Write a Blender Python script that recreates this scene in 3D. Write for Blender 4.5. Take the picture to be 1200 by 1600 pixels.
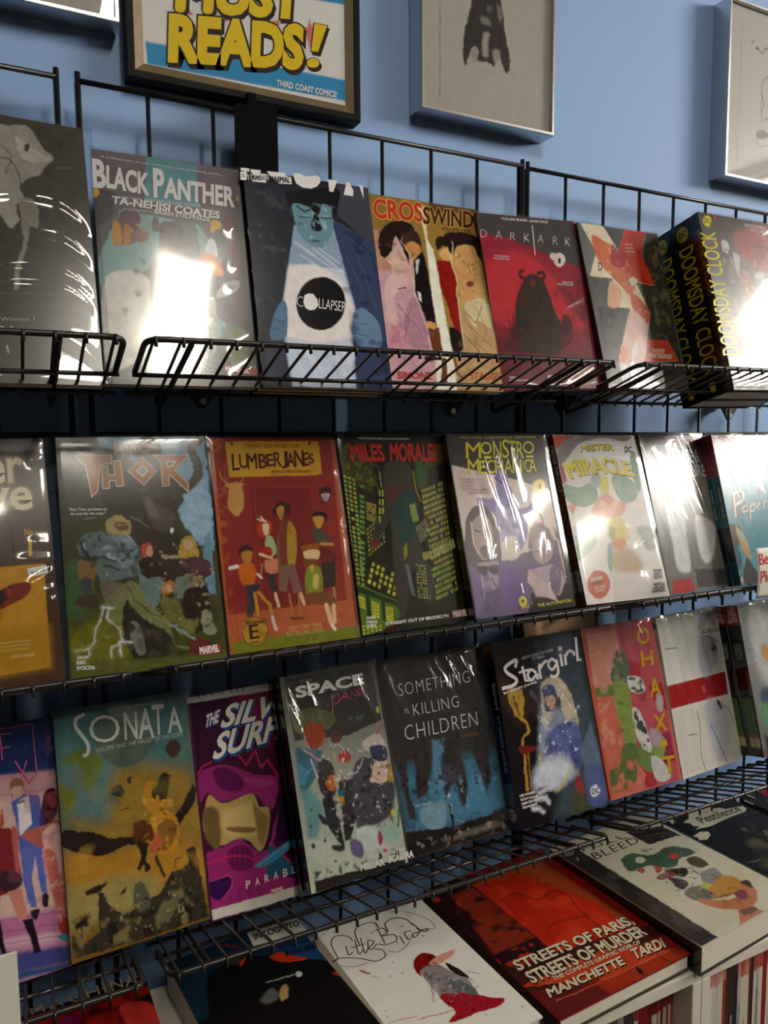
import bpy, math, random
import numpy as np
from mathutils import Matrix, Vector
from mathutils.geometry import tessellate_polygon

for o in list(bpy.data.objects):
    bpy.data.objects.remove(o)
SC = bpy.context.scene
COL = SC.collection
MM = 0.001

# ------------------------------------------------------------------ camera
cam_data = bpy.data.cameras.new('camera')
cam = bpy.data.objects.new('camera', cam_data)
COL.objects.link(cam)
cam_data.sensor_fit = 'VERTICAL'
cam_data.sensor_height = 36.0
cam_data.lens = 26.329
cam_data.clip_start = 0.02
cam.matrix_world = Matrix(((0.894536, 0.049501, -0.444247, -0.08894), (-0.446925, 0.081222, -0.890877, -0.93411), (-0.008017, 0.995466, 0.094780, -0.40162), (0, 0, 0, 1)))
SC.camera = cam

# ------------------------------------------------------------------ world, exposure
world = bpy.data.worlds.new('world')
SC.world = world
world.use_nodes = True
wb = world.node_tree.nodes['Background']
wb.inputs[0].default_value = (1.0, 0.9, 0.78, 1)
wb.inputs[1].default_value = 0.01
SC.view_settings.view_transform = 'Standard'
SC.view_settings.look = 'None'
SC.view_settings.gamma = 1.0
SC.view_settings.use_curve_mapping = False
SC.view_settings.exposure = 0.34
try:
    SC.cycles.use_denoising = True
    SC.cycles.max_bounces = 8
    SC.cycles.transparent_max_bounces = 24
    SC.cycles.sample_clamp_indirect = 6.0
    SC.cycles.caustics_reflective = False
    SC.cycles.caustics_refractive = False
except Exception:
    pass
LAMP_COLOR = (1.0, 0.91, 0.77)
LAMP_POWER = 30.0
WINDOW_COLOR = (1.0, 0.95, 0.88)
WINDOW_POWER = 40.0


# ------------------------------------------------------------------ helpers: materials
def hexlin(h):
    """linear colour from an sRGB triple 0-255 or a hash code"""
    if isinstance(h, str):
        h = [int(h[i:i + 2], 16) for i in (1, 3, 5)]
    c = np.array(h, float) / 255.0
    return np.where(c <= 0.04045, c / 12.92, ((c + 0.055) / 1.055) ** 2.4)


def mat(name, color, rough=0.5, metal=0.0, spec=0.5, noise=0.0, nscale=30.0, bump=0.0, coat=0.0):
    m = bpy.data.materials.new(name)
    m.use_nodes = True
    nt = m.node_tree
    b = nt.nodes['Principled BSDF']
    c = tuple(color) if not isinstance(color, str) else tuple(hexlin(color))
    b.inputs['Base Color'].default_value = (*c, 1)
    b.inputs['Roughness'].default_value = rough
    b.inputs['Metallic'].default_value = metal
    b.inputs['Specular IOR Level'].default_value = spec
    b.inputs['Coat Weight'].default_value = coat
    if noise or bump:
        tc = nt.nodes.new('ShaderNodeTexCoord')
        n = nt.nodes.new('ShaderNodeTexNoise')
        n.inputs['Scale'].default_value = nscale
        n.inputs['Detail'].default_value = 5
        nt.links.new(tc.outputs['Object'], n.inputs['Vector'])
        if noise:
            mx = nt.nodes.new('ShaderNodeMixRGB')
            mx.inputs[1].default_value = (*[x * (1 - noise) for x in c], 1)
            mx.inputs[2].default_value = (*[min(1, x * (1 + noise)) for x in c], 1)
            nt.links.new(n.outputs['Fac'], mx.inputs[0])
            nt.links.new(mx.outputs[0], b.inputs['Base Color'])
        if bump:
            bp = nt.nodes.new('ShaderNodeBump')
            bp.inputs['Strength'].default_value = bump
            bp.inputs['Distance'].default_value = 0.002
            nt.links.new(n.outputs['Fac'], bp.inputs['Height'])
            nt.links.new(bp.outputs[0], b.inputs['Normal'])
    return m


def print_mat(name, rough, spec=0.5):
    m = bpy.data.materials.new(name)
    m.use_nodes = True
    nt = m.node_tree
    b = nt.nodes['Principled BSDF']
    a = nt.nodes.new('ShaderNodeVertexColor')
    a.layer_name = 'Col'
    nt.links.new(a.outputs['Color'], b.inputs['Base Color'])
    b.inputs['Roughness'].default_value = rough
    b.inputs['Specular IOR Level'].default_value = spec
    return m


def page_mat():
    m = mat('page_edges', (0.66, 0.60, 0.49), 0.8)
    nt = m.node_tree
    b = nt.nodes['Principled BSDF']
    tc = nt.nodes.new('ShaderNodeTexCoord')
    mp = nt.nodes.new('ShaderNodeMapping')
    mp.inputs['Scale'].default_value = (3, 900, 3)
    n = nt.nodes.new('ShaderNodeTexNoise')
    n.inputs['Scale'].default_value = 1.0
    mx = nt.nodes.new('ShaderNodeMixRGB')
    mx.inputs[1].default_value = (0.50, 0.45, 0.36, 1)
    mx.inputs[2].default_value = (0.78, 0.73, 0.62, 1)
    nt.links.new(tc.outputs['Object'], mp.inputs[0])
    nt.links.new(mp.outputs[0], n.inputs['Vector'])
    nt.links.new(n.outputs['Fac'], mx.inputs[0])
    nt.links.new(mx.outputs[0], b.inputs['Base Color'])
    return m


def clear_mat(name, rough=0.05, ior=1.55, bump=0.0, bscale=12.0):
    m = bpy.data.materials.new(name)
    m.use_nodes = True
    nt = m.node_tree
    nt.nodes.remove(nt.nodes['Principled BSDF'])
    out = nt.nodes['Material Output']
    tr = nt.nodes.new('ShaderNodeBsdfTransparent')
    tr.inputs[0].default_value = (0.97, 0.97, 0.97, 1)
    gl = nt.nodes.new('ShaderNodeBsdfGlossy')
    gl.inputs['Roughness'].default_value = rough
    lw = nt.nodes.new('ShaderNodeLayerWeight')
    lw.inputs['Blend'].default_value = 0.5
    pw = nt.nodes.new('ShaderNodeMath')
    pw.operation = 'POWER'
    pw.inputs[1].default_value = 5.0
    nt.links.new(lw.outputs['Facing'], pw.inputs[0])
    fr = nt.nodes.new('ShaderNodeMath')
    fr.operation = 'MULTIPLY_ADD'
    f0 = 1.3 * ((ior - 1) / (ior + 1)) ** 2
    fr.inputs[1].default_value = 1 - f0
    fr.inputs[2].default_value = f0
    nt.links.new(pw.outputs[0], fr.inputs[0])
    if bump:
        tc = nt.nodes.new('ShaderNodeTexCoord')
        n = nt.nodes.new('ShaderNodeTexNoise')
        n.inputs['Scale'].default_value = bscale
        n.inputs['Detail'].default_value = 2
        bp = nt.nodes.new('ShaderNodeBump')
        bp.inputs['Strength'].default_value = bump
        bp.inputs['Distance'].default_value = 0.004
        nt.links.new(tc.outputs['Object'], n.inputs['Vector'])
        nt.links.new(n.outputs['Fac'], bp.inputs['Height'])
        nt.links.new(bp.outputs[0], gl.inputs['Normal'])
        nt.links.new(bp.outputs[0], lw.inputs['Normal'])
    mx = nt.nodes.new('ShaderNodeMixShader')
    nt.links.new(fr.outputs[0], mx.inputs[0])
    nt.links.new(tr.outputs[0], mx.inputs[1])
    nt.links.new(gl.outputs[0], mx.inputs[2])
    nt.links.new(mx.outputs[0], out.inputs[0])
    return m


def emit_mat(name, color, power):
    m = bpy.data.materials.new(name)
    m.use_nodes = True
    b = m.node_tree.nodes['Principled BSDF']
    b.inputs['Base Color'].default_value = (*color, 1)
    b.inputs['Emission Color'].default_value = (*color, 1)
    b.inputs['Emission Strength'].default_value = power
    return m


M_WALL = mat('blue_wall_paint', (0.285, 0.465, 0.79), 0.62, noise=0.04, nscale=3.0, bump=0.06)
M_ROOM = mat('room_paint', (0.09, 0.086, 0.082), 0.8, noise=0.03, nscale=4)
M_CEIL = mat('ceiling_paint', (0.22, 0.21, 0.2), 0.9, noise=0.03, nscale=4)
M_FLOOR = mat('floor_vinyl', (0.06, 0.05, 0.042), 0.5, noise=0.15, nscale=6)
M_BLACK = mat('black_powder_coat', (0.012, 0.011, 0.011), 0.38, spec=0.5)
M_DECK = mat('black_wire_coat', (0.013, 0.011, 0.010), 0.34, spec=0.5)
M_PLATE = mat('black_plate', (0.006, 0.0055, 0.0055), 0.85, spec=0.06, noise=0.2, nscale=40)
M_SCREW = mat('screw_steel', (0.55, 0.53, 0.5), 0.3, metal=1.0)
M_PRINT = print_mat('gloss_print', 0.20, 0.4)
M_MATTE = print_mat('matte_print', 0.5, 0.18)
M_PAGE = page_mat()
M_SLEEVE = clear_mat('clear_plastic', 0.085, 1.6)
M_CRISP = clear_mat('stiff_clear_plastic', 0.03, 1.7)
M_SOFT = clear_mat('soft_clear_plastic', 0.11, 1.5)
M_GLASS = clear_mat('picture_glass', 0.02, 1.5)
M_SILVER = mat('silver_frame', (0.62, 0.62, 0.62), 0.30, metal=1.0)
M_GOLD = mat('bronze_frame', (0.20, 0.145, 0.075), 0.45, metal=0.35, noise=0.25, nscale=60)
M_DARKFRAME = mat('black_frame', (0.006, 0.0055, 0.005), 0.5, spec=0.12)
M_WHITE = mat('white_laminate', (0.66, 0.61, 0.52), 0.42, noise=0.02, nscale=8)
M_CARD = mat('white_card', (0.74, 0.71, 0.63), 0.55)
M_LAMP = emit_mat('lamp_diffuser', LAMP_COLOR, LAMP_POWER)
M_PANE = emit_mat('daylit_pane', WINDOW_COLOR, WINDOW_POWER)
M_FIX = mat('fixture_metal', (0.7, 0.7, 0.68), 0.5)


# ------------------------------------------------------------------ helpers: meshes
class MB:
    """collects shapes in millimetres and links them as one mesh object in metres"""
    def __init__(s):
        s.v, s.f, s.c = [], [], []
        s.col = (0.5, 0.5, 0.5)

    def add(s, vs, fs):
        n = len(s.v)
        s.v += [tuple(p) for p in vs]
        s.f += [tuple(i + n for i in f) for f in fs]
        s.c += [s.col] * len(vs)

    def box(s, x0, x1, y0, y1, z0, z1):
        s.add([(x0, y0, z0), (x1, y0, z0), (x1, y1, z0), (x0, y1, z0), (x0, y0, z1), (x1, y0, z1), (x1, y1, z1), (x0, y1, z1)],
              [(0, 3, 2, 1), (4, 5, 6, 7), (0, 1, 5, 4), (1, 2, 6, 5), (2, 3, 7, 6), (3, 0, 4, 7)])

    def prism(s, poly, y0, y1):
        n = len(poly)
        s.add([(x, y0, z) for x, z in poly] + [(x, y1, z) for x, z in poly],
              [tuple(range(n)), tuple(range(2 * n - 1, n - 1, -1))] + [(i + n, (i + 1) % n + n, (i + 1) % n, i) for i in range(n)])

    def tube(s, pts, r, seg=8, cap=True):
        P = [Vector(p) for p in pts]
        n = len(P)
        up = None
        rings = []
        for i in range(n):
            t = ((P[min(i + 1, n - 1)] - P[i]).normalized() + (P[i] - P[max(i - 1, 0)]).normalized())
            t.normalize()
            if up is None:
                up = t.orthogonal().normalized()
            up = (up - t * up.dot(t)).normalized()
            side = t.cross(up)
            rings.append([P[i] + (up * math.cos(2 * math.pi * k / seg) + side * math.sin(2 * math.pi * k / seg)) * r for k in range(seg)])
        vs = [p for ring in rings for p in ring]
        fs = []
        for i in range(n - 1):
            for k in range(seg):
                a, b = i * seg + k, i * seg + (k + 1) % seg
                fs.append((a, b, b + seg, a + seg))
        if cap:
            fs.append(tuple(range(seg - 1, -1, -1)))
            fs.append(tuple((n - 1) * seg + k for k in range(seg)))
        s.add(vs, fs)

    def build(s, name, material, parent=None, smooth=False, colored=False):
        me = bpy.data.meshes.new(name)
        me.from_pydata([(x * MM, y * MM, z * MM) for x, y, z in s.v], [], s.f)
        if colored:
            a = me.color_attributes.new('Col', 'FLOAT_COLOR', 'POINT')
            c = np.ones((len(s.v), 4), np.float32)
            c[:, :3] = np.array(s.c)
            a.data.foreach_set('color', c.ravel())
        me.materials.append(material)
        if smooth:
            me.polygons.foreach_set('use_smooth', np.ones(len(me.polygons), bool))
        me.update()
        o = bpy.data.objects.new(name, me)
        COL.objects.link(o)
        if parent:
            o.parent = parent
        return o


def tag(o, label=None, cat=None, group=None, kind=None):
    for k, v in (('label', label), ('category', cat), ('group', group), ('kind', kind)):
        if v:
            o[k] = v
    return o


def thing(name, label, cat, loc=(0, 0, 0), group=None):
    o = bpy.data.objects.new(name, None)
    COL.objects.link(o)
    o.empty_display_size = 0.02
    o.location = [c * MM for c in loc]
    return tag(o, label, cat, group)


def fillet(pts, r, k=5):
    """polyline with rounded corners"""
    P = [Vector(p) for p in pts]
    out = [P[0]]
    for i in range(1, len(P) - 1):
        a = (P[i - 1] - P[i])
        b = (P[i + 1] - P[i])
        d = min(r, a.length * .49, b.length * .49)
        A, B = P[i] + a.normalized() * d, P[i] + b.normalized() * d
        for j in range(k + 1):
            t = j / k
            out.append(A * (1 - t) ** 2 + P[i] * 2 * t * (1 - t) + B * t * t)
    out.append(P[-1])
    return out


# ------------------------------------------------------------------ the room
WALL_Y, FLOOR_Z, CEIL_Z = 45, -1862, 1300
RX0, RX1, RY0 = -3000, 4200, -4300


def struct(name, box, material):
    m = MB()
    m.box(*box)
    return tag(m.build(name, material), kind='structure')


struct('wall_back', (RX0, RX1, WALL_Y, WALL_Y + 120, FLOOR_Z, CEIL_Z), M_WALL)
struct('floor', (RX0, RX1, RY0, WALL_Y, FLOOR_Z - 100, FLOOR_Z), M_FLOOR)
struct('ceiling', (RX0, RX1, RY0, WALL_Y, CEIL_Z, CEIL_Z + 100), M_CEIL)
struct('wall_left', (RX0 - 100, RX0, RY0, WALL_Y, FLOOR_Z, CEIL_Z), M_ROOM)
struct('wall_front', (RX0, RX1, RY0 - 100, RY0, FLOOR_Z, CEIL_Z), M_ROOM)
WY0, WY1, WZ0, WZ1 = -2750, -1150, 620, 1250
m = MB()
m.box(RX1, RX1 + 100, RY0, WY0, FLOOR_Z, CEIL_Z)
m.box(RX1, RX1 + 100, WY1, WALL_Y, FLOOR_Z, CEIL_Z)
m.box(RX1, RX1 + 100, WY0, WY1, FLOOR_Z, WZ0)
m.box(RX1, RX1 + 100, WY0, WY1, WZ1, CEIL_Z)
tag(m.build('wall_right', M_ROOM), kind='structure')
m = MB()
for a, b in ((WY0, WY0 + 50), (WY1 - 50, WY1), ((WY0 + WY1) / 2 - 25, (WY0 + WY1) / 2 + 25)):
    m.box(RX1 + 5, RX1 + 60, a, b, WZ0, WZ1)
m.box(RX1 + 5, RX1 + 60, WY0 + 50, WY1 - 50, WZ0, WZ0 + 50)
m.box(RX1 + 5, RX1 + 60, WY0 + 50, WY1 - 50, WZ1 - 50, WZ1)
win = tag(m.build('window_1', M_FIX), kind='structure')
m = MB()
m.box(RX1 + 61, RX1 + 66, WY0 + 2, WY1 - 2, WZ0 + 2, WZ1 - 2)
m.build('window_pane', M_PANE, win)

LAMPS = [(440, -2080, 130, 500), (3850, -1300, 150, 500), (3550, -3480, 170, 520), (-130, -2650, 230, 70)]  # the small last one is added, unseen, to streak the charcoal comic's bag
for lx, ly, hx, hy in LAMPS:
    t = thing('ceiling_light', 'long ceiling light fixture with a warm diffuser', 'ceiling light', (lx, ly, CEIL_Z), 'ceiling lights of the shop')
    m = MB()
    for a in ((-hx - 20, -hx, -hy - 20, hy + 20), (hx, hx + 20, -hy - 20, hy + 20), (-hx, hx, -hy - 20, -hy), (-hx, hx, hy, hy + 20)):
        m.box(*a, -50, 0)
    m.build('frame', M_FIX, t)
    m = MB()
    m.box(-hx + 1, hx - 1, -hy + 1, hy - 1, -40, -25)
    m.build('diffuser', M_LAMP, t)

# ------------------------------------------------------------------ gridwall panels
ZTOP, ZBOT = 0, -1250


def grid_panel(x0, n, dz, label):
    t = thing('gridwall_panel', label, 'wire grid panel', (x0, 0, dz), 'black wire grid panels on the wall')
    w = n * 76.2
    for x in (0, w):
        m = MB()
        m.tube([(x, 0, ZBOT), (x, 0, ZTOP + 9)], 3.2)
        m.build('edge_bar', M_BLACK, t, True)
        m = MB()
        m.tube([(x, 9, ZBOT), (x, 9, ZTOP + 1)], 3.0)
        m.build('edge_bar', M_BLACK, t, True)
    for k in range(1, n):
        m = MB()
        m.tube([(k * 76.2, 5.4, ZBOT), (k * 76.2, 5.4, ZTOP)], 2.6)
        m.build('upright_wire', M_BLACK, t, True)
    for i, z in enumerate((0, -392, -784, -1170)):
        m = MB()
        m.tube([(0, 0, z), (w, 0, z)], 3.2)
        m.build('top_rail' if i == 0 else 'cross_rail', M_BLACK, t, True)
    return t


grid_panel(-22 - 609.6, 8, 0, 'black wire grid panel on the blue wall, behind the dark skull-like cover')
grid_panel(0, 8, 0, 'black wire grid panel on the blue wall under the yellow-lettered sign')
grid_panel(619, 8, -2, 'black wire grid panel on the blue wall below the two silver picture frames')

# bracket over the top rail and the triangular feet of the mountings
t = thing('wall_bracket', 'flat black plate hooked over the top rail below the yellow-lettered sign', 'bracket', (203, 0, 0), 'mounting hardware of the grid panels')
m = MB()
m.prism([(-27, -170), (27, -170), (27, 9), (24, 13), (-24, 6), (-27, 4)], -7, -4)
m.build('plate', M_PLATE, t)
m = MB()
m.box(-5, 5, 10, 40, -160, 30)
m.build('post', M_PLATE, t)
for x, dz, w in ((129, 0, 'below the teal cover on the top shelf'), (494, -8, 'below the gold cover with two faces'),
                 (700, -6, 'at the joint of two grid panels'), (1083, -10, 'below the yellow-lettered volumes')):
    t = thing('wall_bracket', 'black triangular plate with one screw ' + w, 'bracket', (x, 12, -340 + dz), 'mounting hardware of the grid panels')
    m = MB()
    m.prism([(-30, 14), (-4, -19), (0, -21), (4, -19), (30, 14)], -2, 1)
    m.box(-12, 12, 1, 31, 2, 12)
    m.build('plate', M_BLACK, t)
    m = MB()
    m.tube([(2, -2, -11), (2, -4, -11)], 4.2, 12)
    m.box(-1, 5, -4.3, -4, -11.6, -10.4)
    m.build('screw', M_SCREW, t, False)

# ------------------------------------------------------------------ wire shelves
DECK_D, YF, YB = 0.31, -200, -76
ROWZ = (-305, -622, -940)
ROWS = (0.31, 0.285, 0.31)


def deck_z(row, y):
    return ROWZ[row] - ROWS[row] * (y + 200)


def wire_shelf(row, x0, w, label, group, arms=(42, -56)):
    t = thing('wire_shelf', label, 'wire shelf', (x0, YF, ROWZ[row]), group)
    s = ROWS[row]
    D = YB - YF
    m = MB()
    m.tube(fillet([(0, 78, -78 * s), (0, 0, 0), (w, 0, 0), (w, 78, -78 * s)], 16), 3.1)
    m.build('front_rail', M_DECK, t, True)
    for nm, yy in (('middle_rail', 74), ('back_rail', D)):
        m = MB()
        m.tube([(-3 if yy < 100 else -6, yy, -yy * s - 4.5), (w + 3, yy, -yy * s - 4.5)], 2.4)
        m.build(nm, M_DECK, t, True)
    n = int(w // 25.4)
    for k in range(n + 1):
        x = 8 + (w - 16) * k / n
        m = MB()
        m.tube(fillet([(x, -4.2, -7.5), (x, -3.6, 1.5), (x, 4, 1.2), (x, D + 3, -D * s - 1.2), (x, D + 6, -D * s - 9)], 3, 3), 1.75, 6)
        m.build('deck_wire', M_DECK, t, True)
    for a in (arms[0], w + arms[1]):
        m = MB()
        m.tube(fillet([(a, 2, -3.5), (a, 120, -39), (a, 193, -56), (a, 196, -38), (a - 1, 197, -26)], 9), 3.1)
        m.build('bracket_arm', M_DECK, t, True)
    return t


for row, nm in enumerate(('top', 'middle', 'lowest')):
    g = 'black wire shelves of the %s row' % nm
    xs = ((-568, 580), (31, 580), (650, 590)) if row == 0 else (((-575, 580), (38, 580), (655, 590)) if row == 1 else ((-580, 586), (31, 586), (652, 590)))
    lab = (('under the dark grey skull cover', 'under the man with the glowing disc', 'under the yellow-lettered boxed volumes'),
           ('under the brown cover with the yellow panel', 'under the brick-red cover with the yellow nameplate', 'under the white cover with the arched yellow title'),
           ('under the blue cover with pink neon', 'under the purple cover with white border strips', 'under the white cover with the red band'))[row]
    for (x0, w), l in zip(xs, lab):
        wire_shelf(row, x0, w, 'black wire shelf of the %s row %s' % (nm, l), g)

# ------------------------------------------------------------------ printed artwork (some inks hold painted glare and haze)
def smooth_closed(P, k=6):
    n = len(P)
    out = []
    for i in range(n):
        p0, p1, p2, p3 = P[i - 1], P[i], P[(i + 1) % n], P[(i + 2) % n]
        for j in range(k):
            t = j / k
            out.append(0.5 * (2 * p1 + (p2 - p0) * t + (2 * p0 - 5 * p1 + 4 * p2 - p3) * t * t + (3 * p1 - p0 - 3 * p2 + p3) * t ** 3))
    return np.array(out)


def smooth_open(P, k=6):
    Q = np.vstack([2 * P[0] - P[1], P, 2 * P[-1] - P[-2]])
    out = []
    for i in range(1, len(Q) - 2):
        p0, p1, p2, p3 = Q[i - 1:i + 3]
        for j in range(k):
            t = j / k
            out.append(0.5 * (2 * p1 + (p2 - p0) * t + (2 * p0 - 5 * p1 + 4 * p2 - p3) * t * t + (3 * p1 - p0 - 3 * p2 + p3) * t ** 3))
    out.append(P[-1])
    return np.array(out)


def vnoise(x, y, seed):
    r = np.random.RandomState(seed)
    g = r.rand(64, 64)
    xi, yi = np.floor(x).astype(int), np.floor(y).astype(int)
    fx, fy = x - xi, y - yi
    fx, fy = fx * fx * (3 - 2 * fx), fy * fy * (3 - 2 * fy)
    a, b = g[xi % 64, yi % 64], g[(xi + 1) % 64, yi % 64]
    c, d = g[xi % 64, (yi + 1) % 64], g[(xi + 1) % 64, (yi + 1) % 64]
    return (a * (1 - fx) + b * fx) * (1 - fy) + (c * (1 - fx) + d * fx) * fy


class Paint:
    """paints flat inks into per-vertex colours of a cover; coordinates are per cent of the width and of the height, from the top left corner"""
    def __init__(s, asp, nx, ny):
        s.asp = asp
        X, Y = np.meshgrid(np.linspace(0, 100, nx), np.linspace(0, 100, ny))
        s.X, s.Y = X, Y * asp
        s.c = np.zeros((ny, nx, 3))
        s.cell = 100.0 / (nx - 1)

    def pt(s, P):
        P = np.array(P, float).reshape(-1, 2).copy()
        P[:, 1] *= s.asp
        return P

    def blend(s, sl, c, a):
        s.c[sl] = s.c[sl] * (1 - a[..., None]) + hexlin(c) * a[..., None]

    def window(s, P, pad):
        ny, nx = s.X.shape
        lo, hi = P.min(0) - pad, P.max(0) + pad
        i0, i1 = max(0, int(lo[0] / 100 * (nx - 1))), min(nx, int(hi[0] / 100 * (nx - 1)) + 2)
        h = 100 * s.asp
        j0, j1 = max(0, int(lo[1] / h * (ny - 1))), min(ny, int(hi[1] / h * (ny - 1)) + 2)
        if i0 >= i1 or j0 >= j1:
            return None
        return (slice(j0, j1), slice(i0, i1))

    def edges(s, X, Y, P, closed=True):
        d = np.full(X.shape, 1e9)
        ins = np.zeros(X.shape, bool)
        n = len(P)
        for i in range(n if closed else n - 1):
            a, b = P[i], P[(i + 1) % n]
            e = b - a
            L = max(e @ e, 1e-9)
            t = np.clip(((X - a[0]) * e[0] + (Y - a[1]) * e[1]) / L, 0, 1)
            d = np.minimum(d, (X - a[0] - t * e[0]) ** 2 + (Y - a[1] - t * e[1]) ** 2)
            if closed and a[1] != b[1]:
                ins ^= ((a[1] > Y) != (b[1] > Y)) & (X < (b[0] - a[0]) * (Y - a[1]) / (b[1] - a[1]) + a[0])
        return np.sqrt(d), ins

    def poly(s, c, P, soft=0.0, alpha=1.0, smooth=False):
        P = s.pt(P)
        if smooth:
            P = smooth_closed(P)
        soft = max(soft, s.cell * 0.6)
        sl = s.window(P, soft + 1)
        if sl is None:
            return
        d, ins = s.edges(s.X[sl], s.Y[sl], P)
        sd = np.where(ins, d, -d)
        a = np.clip(sd / (2 * soft) + 0.5, 0, 1)
        s.blend(sl, c, a * a * (3 - 2 * a) * alpha)

    def line(s, c, P, w, soft=0.0, alpha=1.0, smooth=False):
        P = s.pt(P)
        if smooth:
            P = smooth_open(P)
        soft = max(soft, s.cell * 0.6)
        sl = s.window(P, soft + w + 1)
        if sl is None:
            return
        d, _ = s.edges(s.X[sl], s.Y[sl], P, False)
        a = np.clip((w / 2 - d) / (2 * soft) + 0.5, 0, 1)
        s.blend(sl, c, a * alpha)

    def grad(s, c0, c1, P):
        P = s.pt(P)
        e = P[1] - P[0]
        t = np.clip(((s.X - P[0][0]) * e[0] + (s.Y - P[0][1]) * e[1]) / (e @ e), 0, 1)[..., None]
        s.c = hexlin(c0) * (1 - t) + hexlin(c1) * t

    def mottle(s, amt, scale, seed):
        n = vnoise(s.X / scale, s.Y / scale, seed) * .45 + vnoise(s.X / scale * 2.3, s.Y / scale * 2.3, seed + 1) * .3 + vnoise(s.X / scale * 5, s.Y / scale * 4, seed + 2) * .25
        s.c *= (1 + (n - .5) * 3.2 * amt)[..., None]

    def blotch(s, c, P, scale, thr, seed, alpha=1.0):
        """irregular patches of one ink inside a polygon"""
        P = s.pt(P)
        sl = s.window(P, 2)
        if sl is None:
            return
        X, Y = s.X[sl], s.Y[sl]
        d, ins = s.edges(X, Y, P)
        a = np.clip(np.where(ins, d, -d) / 4 + .5, 0, 1)
        n = vnoise(X / scale, Y / scale, seed) * .6 + vnoise(X / scale * 2.1, Y / scale * 2.1, seed + 3) * .4
        s.blend(sl, c, a * np.clip((n - thr) * 6, 0, 1) * alpha)

    def lights(s, c, Q, nx, ny, fx, fy, prob, seed):
        """rows of lit windows on the parallelogram BL, BR, TL"""
        r = random.Random(seed)
        BL, BR, TL = [np.array(q, float) for q in np.array(Q, float).reshape(3, 2)]
        for j in range(ny):
            for i in range(nx):
                if r.random() < prob:
                    a = BL + (BR - BL) * (i / nx) + (TL - BL) * (j / ny)
                    e, g = (BR - BL) * (fx / nx), (TL - BL) * (fy / ny)
                    s.poly(c, np.array([a, a + e, a + e + g, a + g]), 0, 0.6 + 0.4 * r.random())

    def warp(s, amt):
        """uneven brush edges for the shapes painted from here on"""
        X, Y = s.X.copy(), s.Y.copy()
        for k, (sc, a) in enumerate(((4.0, 1.0), (1.8, .8), (0.8, .5))):
            s.X = s.X + amt * a * (vnoise(X / sc, Y / sc, 40 + k) - .5)
            s.Y = s.Y + amt * a * (vnoise(X / sc, Y / sc, 50 + k) - .5)

    def run(s, ops):
        for o in ops:
            k = o[0]
            if k == 'D':
                s.warp(o[1])
            elif k == 'F':
                s.c[:] = hexlin(o[1])
            elif k == 'G':
                s.grad(*o[1:])
            elif k in 'PC':
                s.poly(o[1], o[2], *(list(o[3:]) + [0.0, 1.0][len(o) - 3:]), smooth=(k == 'C'))
            elif k in 'LS':
                s.line(o[1], o[2], o[3], *(list(o[4:]) + [0.0, 1.0][len(o) - 4:]), smooth=(k == 'S'))
            elif k == 'N':
                s.mottle(*o[1:])
            elif k == 'B':
                s.blotch(*o[1:])
            elif k == 'W':
                s.lights(*o[1:])
        return s.c


FONT = bpy.data.curves.new('lettering_source', 'FONT')
FONT.resolution_u = 3
FONT_OB = bpy.data.objects.new('lettering_source', FONT)


GLYPHS = {}


def one_glyph(ch, off, shear):
    key = (ch, off, shear)
    if key not in GLYPHS:
        FONT.body = ch
        FONT.offset = off
        FONT.shear = shear
        me = FONT_OB.to_mesh()
        V = np.array([v.co[:2] for v in me.vertices]).reshape(-1, 2)
        F = [tuple(p.vertices) for p in me.polygons]
        FONT_OB.to_mesh_clear()
        GLYPHS[key] = (V, F)
    return GLYPHS[key]


def advance(ch):
    key = ('advance', ch)
    if key not in GLYPHS:
        GLYPHS[key] = one_glyph(ch + '|', 0.0, 0.0)[0][:, 0].max() - one_glyph('|', 0.0, 0.0)[0][:, 0].max()
    return GLYPHS[key]


def glyphs(text, off=0.0, shear=0.0, space=1.0):
    """a line of lettering; the letter M is fattened by shifted copies"""
    x, Vs, Fs, n = 0.0, [], [], 0
    for ch in text:
        if ch != ' ':
            fat = ch in 'Mm' and off > 0
            V, F = one_glyph(ch, 0.0 if fat else off, shear)
            for k in range(8 if fat else 1):
                d = np.array([math.cos(k * math.pi / 4), math.sin(k * math.pi / 4)]) * (off if fat else 0)
                Vs.append(np.hstack([V + d + np.array([x, 0]), np.full((len(V), 1), k * 0.006)]))
                Fs += [tuple(i + n for i in f) for f in F]
                n += len(V)
        x += advance(ch) * space
    return np.vstack(Vs), Fs


def text_size(text, space):
    V = glyphs(text, 0, 0, space)[0][:, :2]
    return V.min(0), V.max(0)


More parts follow.
